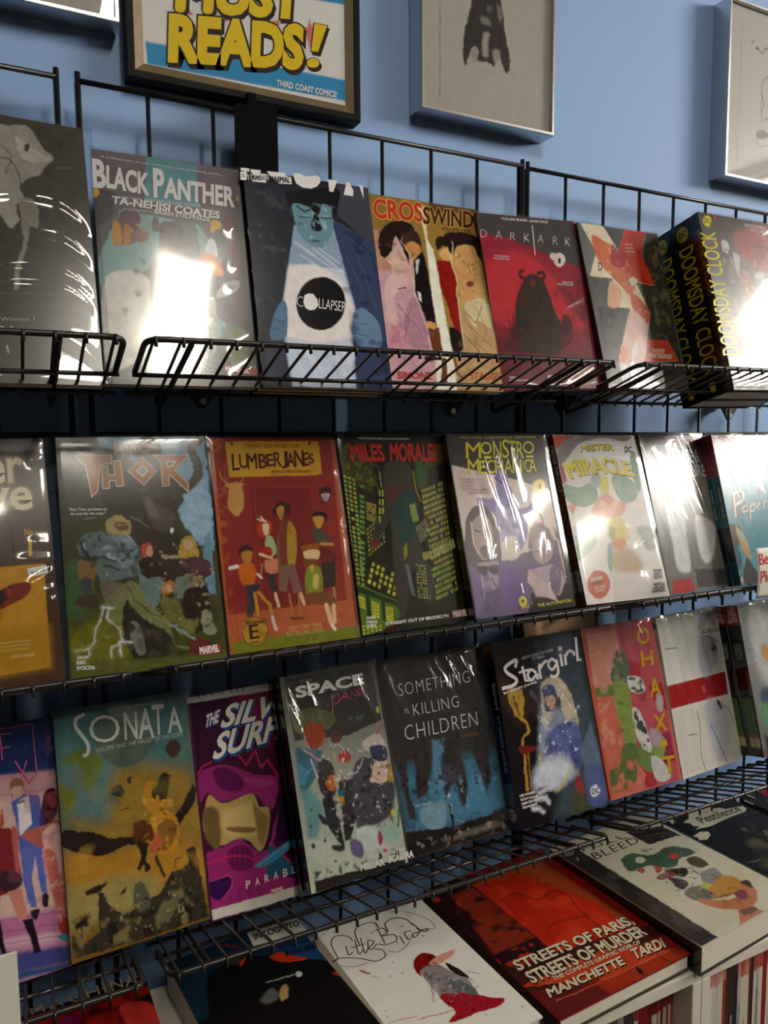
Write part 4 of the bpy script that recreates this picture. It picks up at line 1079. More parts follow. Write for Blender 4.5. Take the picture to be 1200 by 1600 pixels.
ART['b_king'] = [('D', 1.26),
    ('G', (58, 57, 49), (73, 72, 19), [38.4, 0.7, 47.2, 100.5]),
    ('P', (121, 162, 191), [25.9, -0.5, 98.5, -0.4, 99.6, 38.4, 98.5, 52.9, 86.7, 48.1, 77.1, 37.6, 74.2, 26, 52.7, 24, 46, 8, 27.5, 4.2], 0.57),
    ('C', (146, 182, 208), [74, 27.4, 97, 25.1, 98, 41.3, 93.3, 49.8, 82.9, 43.6], 1.76),
    ('C', (107, 146, 169), [91, 49.7, 96.3, 44.9, 95.8, 70, 90.7, 66.8], 0.58),
    ('C', (56, 53, 43), [54.6, -0.3, 64.3, 0.9, 68.9, 8.3, 69.2, 14.2, 58.6, 11.1], 0.29),
    ('S', (51, 49, 41), [94.1, 2.2, 89, 5.6, 91.1, 10.8, 92.8, 16.1, 88.4, 21.2, 77.7, 25, 67.6, 25.8], 6.38),
    ('C', (54, 47, 37), [37.2, 10.8, 69, 15.6, 80.7, 27.6, 75.5, 33.2, 72.3, 40.3, 81.4, 46.4, 85.1, 59.4, 73.3, 64.4, 52.3, 60.4, 43.6, 46.2, 36.4, 36.2, 25.1, 26], 0.84),
    ('C', (82, 69, 60), [55.4, 27.6, 60.5, 29.9, 68.9, 33, 73, 34.6, 70.6, 40.3, 64.3, 42.9, 58.2, 39.8, 54.4, 35.4], 0.84),
    ('C', (108, 92, 82), [54.8, 28.3, 60.4, 30.6, 60.9, 35.6, 55.6, 34.7], 0.84),
    ('C', (72, 72, 28), [0.3, 74.6, 30.1, 72.7, 59.8, 84.2, 64.7, 95.3, 47.5, 97.9, 0.1, 96.3], 3.14),
    ('C', (59, 89, 51), [1.2, 55, 12.2, 53.5, 16.9, 65.2, 8, 75.1, 0.4, 73.9], 3.55),
    ('C', (109, 106, 19), [0.4, 83.6, 17.6, 77.1, 32.7, 76.8, 37.9, 93.1, 17.6, 95.9, 1.2, 95.2], 3.57),
    ('C', (93, 106, 107), [10.2, 43.4, 18.5, 41, 26.5, 41.3, 40.8, 43.3, 46.5, 47.7, 46.2, 58.7, 36.6, 60.9, 21.3, 61.4, 19.3, 51.9, 10.5, 50.1], 0.26),
    ('C', (123, 142, 152), [28.6, 41.4, 41.9, 42.6, 45.8, 49.1, 43.6, 54.5, 36.1, 56.8, 35.1, 47.2], 0.54),
    ('L', (41, 50, 51), [23.4, 51.4, 34.2, 54.7], 1.22),
    ('L', (41, 50, 51), [25, 54.9, 33.9, 57.4], 1.22),
    ('L', (168, 183, 191), [26.5, 50.9, 32.4, 52.5], 0.71),
    ('L', (168, 183, 191), [13.6, 44.9, 13.4, 48.9], 0.59),
    ('L', (35, 44, 43), [10.6, 44.7, 15.4, 51], 1.58),
    ('C', (164, 144, 91), [28.1, 36.6, 32.5, 34.3, 38.6, 34.8, 43.5, 37.8, 43, 42, 36.6, 43.1, 28.6, 41.4], 0.27),
    ('C', (105, 75, 46), [32.6, 37.8, 41.5, 37.4, 41.1, 40.5, 33.9, 40.2], 0.27),
    ('C', (123, 96, 55), [9.3, 52.7, 19.2, 53.2, 18.4, 60.6, 14, 65, 9.2, 63.4], 0.26),
    ('C', (71, 56, 38), [7.8, 67.2, 19.7, 66.7, 19.3, 70.6, 13.2, 72.2, 7, 70.5]),
    ('C', (57, 68, 69), [9.5, 60.1, 15.4, 60.4, 14.8, 66.4, 9, 65.3]),
    ('P', (105, 92, 80), [21.3, 61.4, 35.3, 62.9, 32.6, 68.8, 22.4, 69.5]),
    ('C', (120, 123, 76), [35.3, 63.6, 45.5, 64.2, 54.8, 74.3, 64.4, 81.8, 65.3, 90.7, 75.9, 92.2, 69.2, 93.7, 59.8, 84.2, 45.9, 77.8, 38.5, 70.5], 0.27),
    ('C', (117, 117, 76), [23.4, 69.6, 37.3, 63.7, 37.5, 70.5, 32.4, 79.5, 25.7, 76.3], 0.52),
    ('C', (41, 38, 31), [36.5, 70.4, 42, 76.1, 59.7, 84.8, 62.6, 94.5, 47.7, 96.6, 37.9, 92.5, 33.2, 80.9], 0.53),
    ('C', (117, 116, 111), [37.3, 81.2, 42.6, 79.5, 45.9, 86.5, 46.1, 93.1, 41.1, 92.1]),
    ('C', (54, 50, 46), [37.5, 79.2, 41.3, 82.1, 35.9, 83.7]),
    ('C', (104, 125, 122), [46.9, 53.3, 57.1, 56.6, 61.5, 63.7, 57, 73.1, 50.7, 72.7, 46.6, 64.2], 0.27),
    ('C', (175, 72, 60), [47.9, 49.2, 51.9, 46.9, 56.6, 47.5, 56.5, 52.4, 49, 53.4]),
    ('C', (200, 156, 135), [52.7, 48.7, 56.5, 48.9, 55.4, 53, 52.3, 52.1]),
    ('C', (46, 34, 24), [47.9, 53.3, 57.3, 54.5, 61.8, 61, 52.1, 61.8, 47.3, 58.8]),
    ('C', (180, 146, 64), [75.7, 47.6, 81.6, 45, 86.2, 48.1, 86.3, 54.5, 81.3, 55, 73.7, 53.9]),
    ('C', (200, 171, 143), [78, 47, 83.5, 47.2, 83, 50.8, 78.5, 50.9]),
    ('C', (81, 53, 58), [73.4, 56, 85.8, 54.5, 95.3, 58.5, 92.2, 64.1, 80.2, 62], 0.29),
    ('C', (159, 142, 117), [61.9, 52.3, 74.8, 53.6, 74.7, 54.6, 62.8, 54.1]),
    ('C', (136, 123, 96), [76.9, 61.8, 86.6, 63.8, 88.4, 66.7, 77.2, 67.4]),
    ('C', (105, 123, 111), [70.1, 63.5, 76.7, 63.2, 77.9, 70.3, 68, 71]),
    ('C', (46, 31, 22), [76, 68.8, 90.5, 68.2, 91.1, 78.8, 87.5, 87.6, 79.4, 82.9, 73.5, 78.3], 0.28),
    ('C', (191, 106, 51), [61.3, 65.1, 66.9, 63.7, 68.7, 66.2, 66.2, 68.9, 60.7, 69.2]),
    ('C', (200, 162, 135), [63.9, 65.6, 67.1, 66.1, 66.2, 68.5, 63, 68.3]),
    ('C', (109, 104, 51), [59.4, 71.2, 70.1, 71.9, 72.9, 82.4, 64.3, 82.5, 59.6, 77.4], 0.28),
    ('C', (136, 140, 111), [85.6, 78.4, 92.3, 78.2, 92.6, 83.8, 95.4, 87.5, 89.5, 89.1, 85.5, 86.1]),
    ('C', (117, 113, 58), [70.9, 81.6, 83, 81, 78.8, 87, 69, 86.9], 0.28),
    ('L', (136, 162, 163), [63.3, 81.7, 73.3, 87.2, 80.5, 90.5], 1.72),
    ('C', (105, 36, 28), [76.1, 90.8, 85, 89.5, 90.4, 97.5, 75.3, 96.2], 1.41),
    ('L', (153, 171, 169), [86, 68, 95.9, 62.2], 0.78),
    ('L', (136, 133, 109), [43.9, 35, 54.9, 40.4], 0.53),
    ('C', (231, 239, 239), [72, 42.1, 71.7, 42.8, 71.1, 43.3, 70.4, 43.3, 69.9, 42.8, 69.8, 42, 70.1, 41.3, 70.7, 40.8, 71.4, 40.9, 71.9, 41.3]),
    ('C', (93, 96, 36), [-1.5, 93, 47.9, 95.3, 97.3, 96.7, 96.6, 100.8, 1.6, 100.3], 1.59),
    ('N', 0.2, 5, 29),
    ('L', (184, 192, 191), [22.1, 72.1, 19.6, 77.2, 16.3, 80.3, 15.2, 86.1, 11.5, 88.4], 1.37, 1.27, 0.5),
    ('L', (237, 239, 239), [22.1, 72.1, 19.6, 77.2, 16.3, 80.3, 15.2, 86.1, 11.5, 88.4], 0.49),
    ('L', (184, 192, 191), [26.1, 72.4, 24.6, 76.9, 31.1, 81.4, 32.6, 86.1, 26.3, 88.9, 24.8, 92.7], 1.4, 1.3, 0.5),
    ('L', (237, 239, 239), [26.1, 72.4, 24.6, 76.9, 31.1, 81.4, 32.6, 86.1, 26.3, 88.9, 24.8, 92.7], 0.5),
    ('L', (184, 192, 191), [21.1, 72.1, 28.6, 72.9], 1.4, 1.3, 0.5),
    ('L', (237, 239, 239), [21.1, 72.1, 28.6, 72.9], 0.5),
    ('L', (184, 192, 191), [32.5, 86.8, 38.5, 87.9], 1.41, 1.31, 0.5),
    ('L', (237, 239, 239), [32.5, 86.8, 38.5, 87.9], 0.5),
    ('L', (184, 192, 191), [3.8, 88.4, 12.5, 88.4, 12.2, 91], 1.35, 1.25, 0.5),
    ('L', (237, 239, 239), [3.8, 88.4, 12.5, 88.4, 12.2, 91], 0.48),
    ('L', (184, 192, 191), [30.5, 86.6, 30.9, 92.5], 1.4, 1.3, 0.5),
    ('L', (237, 239, 239), [30.5, 86.6, 30.9, 92.5], 0.5),
    ('M', (87, 48, 12), [10.4, 7.4, 35.1, 7.7, 34.9, 12.1, 27.3, 12.2, 24.5, 23.8, 19.7, 26.7, 17.3, 12.5, 14.5, 11.5]),
    ('M', (233, 227, 218), [11, 7.6, 34.8, 7.9, 34.6, 11.8, 27, 12, 24.3, 23.7, 20, 26.3, 17.5, 12.4, 14.7, 11.3]),
    ('M', (153, 95, 28), [11.8, 7.9, 34.4, 8.2, 34.2, 11.6, 26.7, 11.7, 23.9, 23.6, 20.3, 25.8, 17.9, 12.2, 15, 11.1]),
    ('M', (87, 48, 12), [27.1, 12.4, 31.9, 12.5, 32.2, 16.6, 35, 16.5, 35.3, 10.2, 40.6, 10.3, 41.5, 22, 35.8, 22.2, 35.4, 19.6, 32.4, 19.7, 32.2, 22.9, 27.1, 23]),
    ('M', (233, 227, 218), [27.4, 12.6, 31.6, 12.7, 31.9, 16.8, 35.3, 16.7, 35.6, 10.5, 40.3, 10.5, 41.2, 21.8, 36.1, 22, 35.7, 19.4, 32.1, 19.5, 31.9, 22.7, 27.4, 22.8]),
    ('M', (153, 95, 28), [27.8, 12.9, 31.2, 12.9, 31.5, 17.1, 35.7, 17, 36, 10.7, 39.9, 10.8, 40.7, 21.5, 36.5, 21.7, 36.1, 19.1, 31.7, 19.2, 31.5, 22.4, 27.8, 22.5]),
    ('M', (87, 48, 12), [54.8, 8.7, 64.3, 15.7, 54.2, 22.2, 43.5, 15.3]),
    ('M', (233, 227, 218), [54.7, 9, 63.9, 15.7, 54.2, 21.9, 44, 15.3]),
    ('M', (153, 95, 28), [54.7, 9.4, 63.3, 15.7, 54.3, 21.5, 44.6, 15.3]),
    ('M', (233, 227, 218), [54.3, 12.6, 58.1, 15.4, 54, 18.2, 49.6, 15.4]),
    ('M', (136, 140, 139), [54.2, 13.3, 57, 15.4, 54.1, 17.4, 50.9, 15.4]),
    ('M', (87, 48, 12), [61.7, 8.1, 87.5, 8.4, 76.8, 15.4, 85.2, 21.6, 84.5, 26.3, 72.2, 18, 72.3, 18, 71.9, 22.7, 66.2, 23, 66.1, 11.8]),
    ('M', (233, 227, 218), [62.4, 8.3, 86.7, 8.6, 76.3, 15.4, 84.8, 21.7, 84.2, 25.8, 72.4, 17.8, 71.9, 17.8, 71.6, 22.5, 66.5, 22.7, 66.4, 11.7]),
    ('M', (153, 95, 28), [63.3, 8.6, 85.6, 8.9, 75.7, 15.4, 84.4, 21.8, 83.9, 25.1, 72.6, 17.5, 71.5, 17.5, 71.2, 22.3, 67, 22.4, 66.9, 11.6]),
    ('M', (233, 227, 218), [70.7, 11.3, 77.6, 11.4, 73.9, 14.1, 71, 14.1]),
    ('M', (105, 66, 25), [71.3, 11.7, 76.2, 11.8, 73.5, 13.7, 71.5, 13.6]),
    ('T', 'KING', (87, 48, 12), [37, 7.9, 58.9, 8.8, 37.1, 2.7], 0.06),
    ('T', 'KING', (233, 227, 218), [37, 7.9, 58.9, 8.8, 37.1, 2.7], 0.045),
    ('T', 'KING', (153, 95, 28), [37, 7.9, 58.9, 8.8, 37.1, 2.7], 0.02),
    ('T', '"King Thor promises to', (215, 216, 212), [5.4, 31.8, 28.8, 32.3, 5.4, 30.3], 0.02),
    ('T', 'be one for the ages."', (215, 216, 212), [6.5, 33.6, 27.9, 34.1, 6.5, 32.1], 0.02),
    ('T', 'NERDIST', (159, 158, 152), [14.5, 35.4, 22.1, 35.4, 14.6, 34.6]),
    ('T', 'AARON', (223, 224, 216), [4.2, 91.9, 11.1, 92.2, 4.2, 90.5], 0.04),
    ('T', 'RIBIC', (223, 224, 216), [4, 93.9, 9.5, 94.1, 4, 92.5], 0.04),
    ('T', 'SVORCINA', (223, 224, 216), [3.8, 96, 14.6, 96.6, 3.8, 94.5], 0.04),
    ('M', (191, 44, 25), [81.2, 93.2, 95.6, 93.1, 95.5, 96.5, 81.1, 96.6]),
    ('T', 'MARVEL', (239, 236, 237), [81.6, 96.2, 94.7, 96.1, 81.6, 93.3], 0.05),
    ('B', (38, 46, 46), [10, 43, 27, 41, 48, 48, 46, 59, 21, 61, 10, 51], 6, 0.58, 11, 0.8),
    ('B', (167, 183, 191), [10, 43, 27, 41, 48, 48, 46, 59, 21, 61, 10, 51], 4.5, 0.66, 12, 0.7),
    ('B', (87, 72, 51), [0, 75, 66, 85, 65, 95, 0, 96], 7.2, 0.6, 13, 0.6),
    ('B', (136, 140, 69), [1, 77, 35, 77, 38, 93, 1, 95], 5.4, 0.62, 14, 0.6),
    ('B', (31, 28, 22), [39, 71, 85, 59, 98, 88, 69, 96], 5.4, 0.58, 15, 0.7),
    ('B', (175, 162, 117), [50, 46, 98, 47, 94, 87, 49, 84], 3.24, 0.7, 16, 0.8),
    ('B', (104, 100, 91), [37, 14, 79, 26, 72, 40, 44, 39], 5.4, 0.66, 17, 0.5),
    ('L', (25, 22, 16), [36.5, 61.6, 42.6, 70.8, 54.3, 77.7], 0.52),
    ('L', (25, 22, 16), [16.4, 60.5, 23.4, 69.6], 0.4),
    ('L', (199, 195, 169), [39.4, 41.8, 45.5, 47.7], 0.42),
    ('L', (167, 156, 117), [28.9, 38.7, 42.4, 38.5], 0.41)]
ART['b_lumber'] = [('D', 0.42),
    ('F', (136, 42, 36)),
    ('P', (120, 36, 33), [27.1, 24.9, 74, 25.1, 71.9, 80.7, 26.9, 81.1], 0.29),
    ('L', (159, 62, 46), [27.7, 24.5, 74, 25.1], 0.69),
    ('L', (159, 62, 46), [30.2, 25.6, 27, 80.4], 0.54),
    ('L', (104, 29, 28), [61.9, 26.3, 60.5, 79.9], 0.57),
    ('P', (167, 81, 38), [-0.2, 0.7, 3.4, 1.1, 1.6, 99.4, -2.6, 100]),
    ('P', (167, 81, 38), [96.2, 0.6, 101.5, 2.1, 96.8, 97.8, 91.9, 98.1]),
    ('P', (175, 89, 46), [-0.2, 0.7, 10.5, 0.3, 3.4, 4.2]),
    ('P', (177, 89, 51), [1.3, 82.3, 96.8, 81.6, 98.9, 99.4, 1.2, 95.5]),
    ('L', (136, 55, 31), [6.4, 82.9, 7.4, 95.4], 0.41),
    ('L', (136, 55, 31), [24.5, 82.6, 24.4, 94.8], 0.42),
    ('P', (117, 121, 22), [1.9, 94.3, 100.1, 94.2, 99.9, 100.1, 1.5, 100]),
    ('C', (191, 140, 78), [13.3, 22.5, 20.9, 22.7, 21.4, 32.4, 15.1, 37.8, 9.6, 32.1], 0.28),
    ('S', (183, 135, 78), [12.2, 22.8, 7.3, 20, 6.3, 16.1], 0.75),
    ('S', (183, 135, 78), [19.8, 22.6, 22.9, 20.2], 0.76),
    ('C', (191, 140, 78), [9, 22.4, 23.1, 22.3, 15.5, 25.3]),
    ('C', (73, 29, 25), [82.2, 26, 90.9, 25.4, 90.4, 30.6, 85.5, 33.4, 81.9, 30.4], 0.31),
    ('C', (183, 166, 173), [82.8, 28.9, 90.2, 28.7, 85.9, 32.7]),
    ('P', (199, 150, 41), [12.2, 2, 86.1, 1.7, 85.6, 18.6, 77.6, 19.1, 12.8, 19.2]),
    ('C', (54, 31, 25), [42.9, 35.8, 48.2, 31.7, 55.9, 33.3, 55.5, 38.3, 48.9, 40.3, 43.6, 38]),
    ('C', (183, 133, 60), [45.8, 35.2, 51.2, 33.9, 49.4, 40.3, 46.7, 39.5]),
    ('C', (120, 55, 41), [46.1, 43, 54.3, 41.9, 51.9, 60, 43.7, 61.7]),
    ('C', (167, 133, 41), [53.1, 41.8, 58.9, 47.7, 54.6, 63.7, 49.4, 61.3]),
    ('C', (120, 96, 55), [44.4, 45.7, 43.5, 62.4, 41.5, 61.6]),
    ('P', (120, 89, 74), [42, 61.6, 54.9, 62.3, 57.9, 75.6, 51.1, 75.9, 49.4, 66.8, 45.6, 74.9, 40.3, 73.8], 0.29),
    ('L', (175, 121, 46), [47.7, 75.7, 49, 86.6], 1.33),
    ('L', (175, 121, 46), [55, 76.1, 54, 87], 1.35),
    ('L', (54, 18, 12), [47.7, 87.2, 51, 87.5], 1.55),
    ('L', (54, 18, 12), [52.2, 87.2, 55.6, 87.5], 1.56),
    ('C', (175, 55, 25), [28.7, 43.8, 34.3, 39.8, 40.7, 41.4, 38.6, 46.9, 30.7, 48]),
    ('C', (219, 195, 152), [33.3, 42.5, 38.4, 42, 36.9, 46.9, 34.1, 47.1]),
    ('L', (231, 224, 212), [30.5, 39.7, 36.4, 40.9], 0.99),
    ('L', (231, 224, 212), [32.9, 38.4, 34.8, 40.5], 0.88),
    ('C', (153, 179, 135), [35, 48.5, 39.5, 48.3, 42.2, 54.7, 37.7, 58, 33.7, 55.7]),
    ('C', (159, 44, 31), [28.6, 53.4, 37.5, 53.1, 37.8, 57.3, 30, 57.6]),
    ('L', (219, 195, 152), [29.2, 56.2, 37.6, 58.3], 1.75),
    ('P', (203, 123, 96), [31.7, 59.1, 42, 58.9, 41.3, 65.4, 36.2, 65.8, 31.6, 64.2]),
    ('P', (56, 48, 46), [31.9, 65.2, 38.4, 65.9, 39, 74.5, 35.6, 74.9]),
    ('L', (219, 195, 152), [37.3, 75, 38.9, 80.9], 1.97),
    ('C', (54, 36, 31), [14, 53.5, 19.2, 51.3, 24.3, 53.2, 22.7, 55.9, 15, 56.9]),
    ('C', (175, 121, 55), [15.4, 54.9, 23.5, 54.6, 20.8, 60.6, 17.6, 60.4]),
    ('C', (199, 100, 22), [12.8, 60.8, 24, 60.7, 22.5, 69.4, 13.9, 69.6]),
    ('L', (231, 224, 216), [6.3, 61.5, 11.7, 60.9], 2.3),
    ('L', (183, 129, 58), [30, 61, 28, 65.7], 1.52),
    ('L', (231, 224, 216), [25.4, 65.2, 28.5, 67.1], 1.29),
    ('P', (47, 53, 58), [16, 69.7, 26.8, 69.7, 18.8, 84.5, 14.6, 84.2]),
    ('L', (183, 133, 41), [22.2, 74.1, 23.1, 84.1], 2.55),
    ('L', (183, 133, 41), [25, 73.6, 32.5, 80.1, 33.2, 84.9], 2.37),
    ('L', (237, 232, 225), [33.1, 85.5, 34.8, 91], 2.38),
    ('C', (38, 26, 25), [72.4, 38.8, 78.7, 37.2, 85.5, 39.2, 83.5, 42.8, 81.7, 39.9, 74.6, 39.6]),
    ('C', (191, 142, 55), [73.9, 40, 81.7, 39.9, 81, 43.5, 76.8, 46.2, 74, 42.5]),
    ('C', (81, 70, 60), [70.8, 46.7, 76.9, 45.5, 86.4, 51.6, 84.6, 54.5, 74.3, 52.6]),
    ('L', (191, 142, 55), [77.7, 53.4, 86.6, 53.8], 2.14),
    ('C', (104, 39, 36), [75.2, 54, 87.4, 58.2, 86.4, 63.2, 75.9, 61.9]),
    ('P', (54, 44, 36), [75.7, 62.6, 87.1, 62.5, 85.1, 74.5, 75.6, 74.6]),
    ('L', (183, 129, 60), [83.2, 75.1, 83.3, 80], 1.89),
    ('C', (147, 79, 22), [62.4, 53.5, 75.4, 53, 74.9, 55.5, 61.9, 55.6]),
    ('C', (219, 187, 143), [63, 56.3, 74.7, 56.2, 73.8, 60.4, 64.4, 60.6]),
    ('C', (120, 66, 25), [61, 60.5, 71.4, 60.6, 70.8, 63.8, 63.6, 64.8]),
    ('C', (122, 142, 38), [63.6, 64.8, 74.1, 64.7, 74.3, 75.2, 67.8, 78.3, 60.6, 76.5]),
    ('C', (199, 177, 91), [68.8, 67.9, 72.2, 68.1, 70.9, 74.3, 67, 73.4]),
    ('C', (199, 162, 64), [66.1, 63.5, 69.7, 63.4, 67.7, 67.1]),
    ('C', (120, 72, 36), [62.3, 76.6, 79.8, 77, 83.3, 82.8, 72.7, 82.8, 60.4, 80.6]),
    ('L', (223, 187, 143), [75.6, 83, 77.9, 91.5], 3.49),
    ('L', (223, 187, 143), [81.4, 83.4, 80.6, 91], 3.05),
    ('L', (231, 224, 216), [78.2, 92.6, 80.1, 94.8], 2.33),
    ('L', (223, 187, 143), [56.7, 76.2, 58, 81.1], 2.26),
    ('C', (177, 140, 36), [28.6, 90.5, 28.1, 93, 26.3, 95.1, 23.4, 96.6, 19.9, 97.1, 16.3, 96.8, 13.2, 95.5, 11, 93.5, 10.1, 91.1, 10.5, 88.6, 12.2, 86.5, 15.1, 85, 18.6, 84.4, 22.2, 84.7, 25.4, 86, 27.6, 88]),
    ('N', 0.07, 8, 31),
    ('S', (71, 44, 12), [10, 91, 16.6, 84.7, 25.9, 86.3, 28.8, 91.2, 21.8, 97.2, 12.6, 95.5, 10, 91], 0.52),
    ('T', 'STEVENSON - ELLIS - WATTERS - ALLEN', (104, 57, 19), [26.3, 4.8, 69, 5.1, 26.6, 3.1], 0.012),
    ('T', 'L', (71, 31, 25), [15.7, 15.9, 21.2, 15.7, 16.2, 8], 0.012),
    ('T', 'U', (71, 31, 25), [21.3, 15.1, 27.9, 14.8, 21.6, 8.2], 0.012),
    ('T', 'M', (71, 31, 25), [27.2, 15.3, 34.5, 15.1, 27.6, 7.9], 0.012),
    ('T', 'B', (71, 31, 25), [35.9, 15.2, 42.2, 15, 36.2, 8.2], 0.012),
    ('T', 'E', (71, 31, 25), [42.4, 14.3, 47.4, 14, 42.5, 8.4], 0.012),
    ('T', 'R', (71, 31, 25), [47.8, 14.6, 53.6, 14.4, 48.2, 7.4], 0.012),
    ('T', 'J', (71, 31, 25), [53.8, 15.4, 58.5, 15.2, 54.4, 7.2], 0.012),
    ('T', 'A', (71, 31, 25), [58.1, 14.7, 64.3, 14.5, 58.5, 7.8], 0.012),
    ('T', 'N', (71, 31, 25), [64.2, 14.8, 71.6, 14.6, 64.9, 6.5], 0.012),
    ('T', 'E', (71, 31, 25), [71.2, 14.3, 76, 14, 71.5, 7.8], 0.012),
    ('T', 'S', (71, 31, 25), [76.2, 13.3, 80.3, 13, 76.2, 8.4], 0.012),
    ('T', 'BEWARE THE KITTEN HOLY', (136, 75, 25), [44.9, 17.9, 76.7, 17.9, 45.2, 16.2], 0.012),
    ('C', (87, 44, 12), [18.4, 3.1, 18.1, 3.6, 17.5, 3.9, 16.8, 3.9, 16.3, 3.6, 16.2, 3.1, 16.5, 2.6, 17.1, 2.3, 17.8, 2.3, 18.3, 2.6]),
    ('C', (87, 44, 12), [79.5, 2.7, 79.2, 3.2, 78.5, 3.6, 77.8, 3.6, 77.2, 3.2, 77.1, 2.7, 77.4, 2.2, 78.1, 1.8, 78.9, 1.8, 79.4, 2.2]),
    ('T', 'Boom Entertainment', (87, 57, 12), [13, 87.4, 26.8, 87.7, 13.8, 85.6], 0.02),
    ('T', 'E', (54, 29, 12), [15.5, 94.1, 21.9, 94.1, 15.5, 87.9]),
    ('T', 'presents', (87, 57, 12), [15.1, 96.3, 22, 96.3, 15.1, 95.3], 0.02),
    ('T', 'NEW YORK TIMES', (215, 179, 100), [44.2, 92.7, 69.4, 92.8, 44.4, 90.5], -0.005),
    ('T', 'BESTSELLING SERIES', (215, 179, 100), [41.8, 95, 70.6, 95.2, 42, 92.9], -0.005),
    ('B', (114, 29, 25), [3, 20, 100, 22, 96, 82, 3, 81], 12.6, 0.6, 116, 0.4),
    ('B', (191, 113, 41), [-0, 1, 12, 1, 3, 99, -3, 100], 5.4, 0.6, 117, 0.4),
    ('B', (89, 100, 10), [2, 94, 100, 94, 100, 100, 1, 100], 3.96, 0.58, 118, 0.6),
    ('B', (136, 72, 36), [1, 82, 97, 82, 99, 99, 1, 96], 7.2, 0.6, 119, 0.4)]
